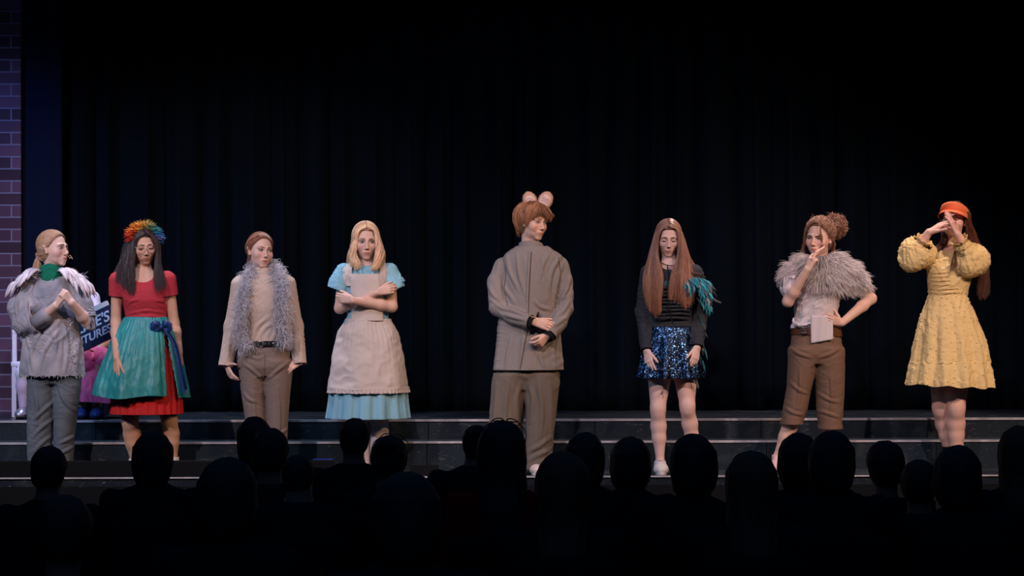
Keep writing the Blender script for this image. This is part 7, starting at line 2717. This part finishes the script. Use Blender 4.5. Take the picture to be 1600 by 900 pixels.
def spectator(px, top, wpx, Z, style, label, hair=(34, 30, 30), cloth=(38, 40, 46), tilt=0, yaw=180, group=None):
    y = Z - 14.0
    c = P(px, top, y)
    z0 = fz(y)
    wm = wpx * Z / FPX
    S = {'long': .95, 'bun': .92, 'short': 1.04, 'child': .9, 'pony': .94, 'bob': .94}[style] * min(1.12, max(.88, wm / .19))
    t = thing('person', label, 'person', (c[0], y, z0), group)
    t['_o'] = [float(c[0]), y, z0]
    hc = np.array([c[0], y, c[2] - .132 * S])
    hd = Head(hc, yaw, -4, tilt, S)
    hd.skin = (150, 112, 96)
    nb = hc + [0, -.02, -.145 * S]
    sh = nb[2] - .03
    hip = z0 + .50
    w_ = .17 if style == 'child' else .205
    rows = [(sh + .05, c[0], y - .02, .075, .07), (sh, c[0], y - .02, w_ * .86, .10), (sh - .10, c[0], y - .02, w_ * .88, .125), (sh - .3, c[0], y - .03, w_ * .78, .12), (hip, c[0], y - .02, w_ * .88, .14), (hip - .08, c[0], y, w_ * .86, .14)]
    pr = [hd.prim(), cone(hd.w(0, -.02, -.04), nb, .052, .060, .03), loft(rows, .03, inset=.02)]
    gar, legs = [loft(rows, .03)], []
    for s_ in (-1, 1):
        a = np.array([c[0] + s_ * w_, y - .01, sh - .03])
        e = a + [s_ * .03, .05, -.27]
        wr = np.array([c[0] + s_ * .09, y + .30, hip + .10])
        gar += [cone(a, e, .058, .050, .04), cone(e, wr, .050, .038, .03)]
        pr += [cone(e, wr, .036, .026, .02), cone(wr, wr + [-s_ * .03, .08, .0], .028, .022, .02, flat=((0, 0, 1), .6))]
        for f in range(4):
            b0 = wr + np.array([-s_ * (.012 + .012 * f) + s_ * .01, .09, .0])
            pr.append(cone(b0, b0 + [-s_ * .02, .05, -.012], .0085, .007, .004))
        k = np.array([c[0] + s_ * .11, y + .44, hip - .0])
        an = np.array([c[0] + s_ * .12, y + .42, z0 + .08])
        legs += [cone([c[0] + s_ * .09, y, hip - .02], k, .085, .065, .04), cone(k, an, .062, .045, .03)]
        pr += [cone([c[0] + s_ * .09, y, hip - .02], k, .065, .048, .04), cone(k, an, .046, .036, .03), cone(an, an + [0, .15, -.04], .034, .026, .02), cone(a, e, .038, .034, .04)]
    lo, hi = bounds(pr)
    V, F = nets(pr, lo, hi, .011)
    mk('body', V, F, SKIN(hd.skin), t, col=np.ones((len(V), 3)))
    garment('jacket', gar, mat('cloth_%d_%d_%d' % cloth, cloth, rough=1, spec=.05), t, h=.014, solid=0, wr=[(.006, (8, 8, 8), 'diag')])
    dk = mat('dark_trouser_cloth', (34, 36, 42), rough=1, spec=.05)
    garment('trousers', legs, dk, t, h=.016, solid=0)
    for s_ in (-1, 1):
        an = np.array([c[0] + s_ * .12, y + .42, z0 + .08])
        garment('shoe', [cone(an - [0, .02, .03], an + [0, .14, -.045], .042, .034, .02)], black, t, h=.012, solid=0, cuts=[((an[0], an[1], z0 + .004), (0, 0, -1), .4)])
    hm = hairmat('hair_%d_%d_%d' % hair, hair, .6)
    T = .014 if style in ('short', 'child') else .022
    cap = [hd.hairline(T, low=None if style != 'short' else .0, back=-.07 if style in ('short', 'bun', 'pony', 'child') else -.11)]
    half = wm / 2
    if style == 'long':
        cap.append(loft([(hc[2] + .05, c[0], y - .02, .085, .085), (hc[2] - .03, c[0], y - .03, half * .98, .095), (hc[2] - .14, c[0], y - .06, half * 1.02, .075), (hc[2] - .24, c[0], y - .11, half * .95, .050), (hc[2] - .34, c[0], y - .13, half * .7, .035)], .04, fold=lambda th, Z_: .03 * np.sin(11 * th)))
    if style == 'bob':
        cap.append(loft([(hc[2] + .05, c[0], y - .02, .085, .085), (hc[2] - .03, c[0], y - .03, half, .095), (hc[2] - .09, c[0], y - .045, half * .92, .08), (hc[2] - .13, c[0], y - .05, half * .70, .06)], .04))
    if style == 'bun':
        cap.append(ellp(hd.w(0, -.12, .085), (.042, .040, .042), k=.012))
    if style == 'pony':
        cap += [cone(hd.w(0, -.10, .03), hd.w(0, -.15, .0), .022, .032, .02), cone(hd.w(0, -.15, .0), hd.w(0, -.13, -.18), .032, .014, .02)]
    lo, hi = bounds(cap)
    V, F = nets(cap, lo, hi, .008)
    N = vnormals(V, F)
    V = V + N * (.004 * noise(V * np.array([45, 45, 9])))[:, None]
    ho = mk('hair', V, F, hm, t, col=(1 + .3 * noise(V * np.array([90, 90, 12])))[:, None] * np.ones(3))
    return t, hd, ho


RA, RB, RC, RD, RE, RF = 11.3, 10.3, 9.3, 8.3, 7.3, 6.3
LIST = [
    (75, 693, 58, RB, 'short', 'dark head below the grey denim trousers at the far left'),
    (238, 673, 62, RB, 'bob', 'round dark head in front of the legs below the red skirt'),
    (398, 651, 54, RA, 'bob', 'taller rear one of two overlapping heads below the boa wearer'),
    (421, 667, 60, RB, 'short', 'front one of two overlapping heads below the boa wearer'),
    (466, 709, 52, RC, 'child', 'low small head beside the blue tote'),
    (552, 652, 50, RA, 'short', 'short-haired head with ears, below the blue pleated skirt'),
    (607, 682, 62, RB, 'bun', 'head with bun and pushed-up glasses below the apron wearer'),
    (742, 666, 40, RA, 'bun', 'small head peeking out left of the sunglasses wearer'),
    (783, 660, 76, RC, 'long', 'long-haired, sunglasses on top of the head, red jacket'),
    (911, 679, 62, RB, 'bob', 'dark bobbed head right of the animal-eared performer'),
    (876, 709, 84, RD, 'long', 'nearer brown long-haired head right of the sunglasses wearer'),
    (982, 686, 63, RA, 'bob', 'round dark head left of the white canvas shoe'),
    (1081, 683, 72, RC, 'bob', 'broad dark head hiding one foot of the blue-skirted performer'),
    (1172, 710, 80, RD, 'long', 'low long-haired head between the blue skirt and the brown breeches'),
    (1246, 682, 66, RB, 'bob', 'left of two touching dark heads below the brown breeches'),
    (1297, 679, 70, RC, 'bob', 'right of two touching dark heads below the brown breeches'),
    (1382, 692, 64, RA, 'short', 'dim head between the brown breeches and the yellow dress'),
    (1434, 722, 60, RB, 'short', 'low dim head behind the phone'),
    (1493, 703, 74, RC, 'bob', 'dark head directly below the yellow dress'),
    (1592, 673, 70, RB, 'long', 'dark brown-haired head cut off by the right edge'),
    (634, 741, 106, RF, 'bob', 'large near head below the bun and glasses wearer'),
    (352, 716, 100, RE, 'bob', 'large near head left of the two overlapping heads'),
    (98, 770, 92, RE, 'short', 'near head low at the left corner of the stalls'),
]
seatm = mat('seat_cloth_black', (34, 36, 44), rough=1, spec=.05)
t0_ = _t.time()
for k, (px_, top_, w_, Z_, st_, lab) in enumerate(LIST):
    clo = (150, 20, 26) if 'red jacket' in lab else (38, 40, 46)
    hr = (80, 50, 34) if 'brown' in lab and 'hair' in lab else (34, 30, 30)
    T_, hd_, ho_ = spectator(px_, top_, w_, Z_, st_, 'seated person, ' + lab, hr, clo, tilt=float(RNG.normal(0, 3)), yaw=180 + float(RNG.normal(0, 8)))
    y_ = Z_ - 14
    seat(P(px_, top_, y_)[0], y_, seatm, 'theatre seat under the ' + lab, 'black theatre seats in the dark stalls', hgt=.84)
    if 'sunglasses on top' in lab or 'pushed-up glasses' in lab:
        g = Geo()
        for q in (-1, 1):
            a = np.linspace(0, 2 * np.pi, 21)
            z1 = .128
            pts = hd_.wl(np.stack([q * .033 + np.cos(a) * .027, .045 + np.sin(a) * .018, z1 + .012 - .012 * (np.abs(q * .033 + np.cos(a) * .027) / .06) ** 2 - np.sin(a) * .012], 1))
            v, f, c = tubes([pts], .0026, 6)
            g.add(v, f)
            v, f, c = ribbon_tube([hd_.w(q * .060, .045, .132), hd_.w(q * .092, .02, .10), hd_.w(q * .098, -.01, .05)], .0022, 10, 6)
            g.add(v, f)
        nm = 'sunglasses' if 'sunglasses' in lab else 'glasses'
        g.mk(nm, mat('dark_glossy_frames', (20, 18, 18), rough=.15, spec=.8), T_)
        if nm == 'sunglasses':
            g = Geo()
            for q in (-1, 1):
                g.ell(hd_.w(q * .033, .045, .137), np.array([.024, .016, .003]) * hd_.S, R=hd_.R, n=16, m=8)
            g.mk('lenses', mat('dark_lens', (24, 20, 22), rough=.05, spec=1.0), T_)

# phone with a tiny blue light held by the low dim head
q = P(1434, 735, -3.25)
ph = thing('phone', 'dark phone with tiny blue indicator light at the right of the stalls', 'phone', q)
ph['_o'] = [float(x) for x in q]
Geo().box(q + [-.036, -.005, -.075], q + [.036, .005, .012], bev=.003).mk('case', mat('phone_black', (10, 10, 12), rough=.4), ph, smooth=False)
Geo().box(q + [-.012, -.0062, -.002], q + [.012, -.005, .002]).mk('indicator_light', mat('blue_led', (20, 60, 160), emit=(30, 90, 220, .8)), ph, smooth=False)
print('rest', round(_t.time() - t0_, 1))
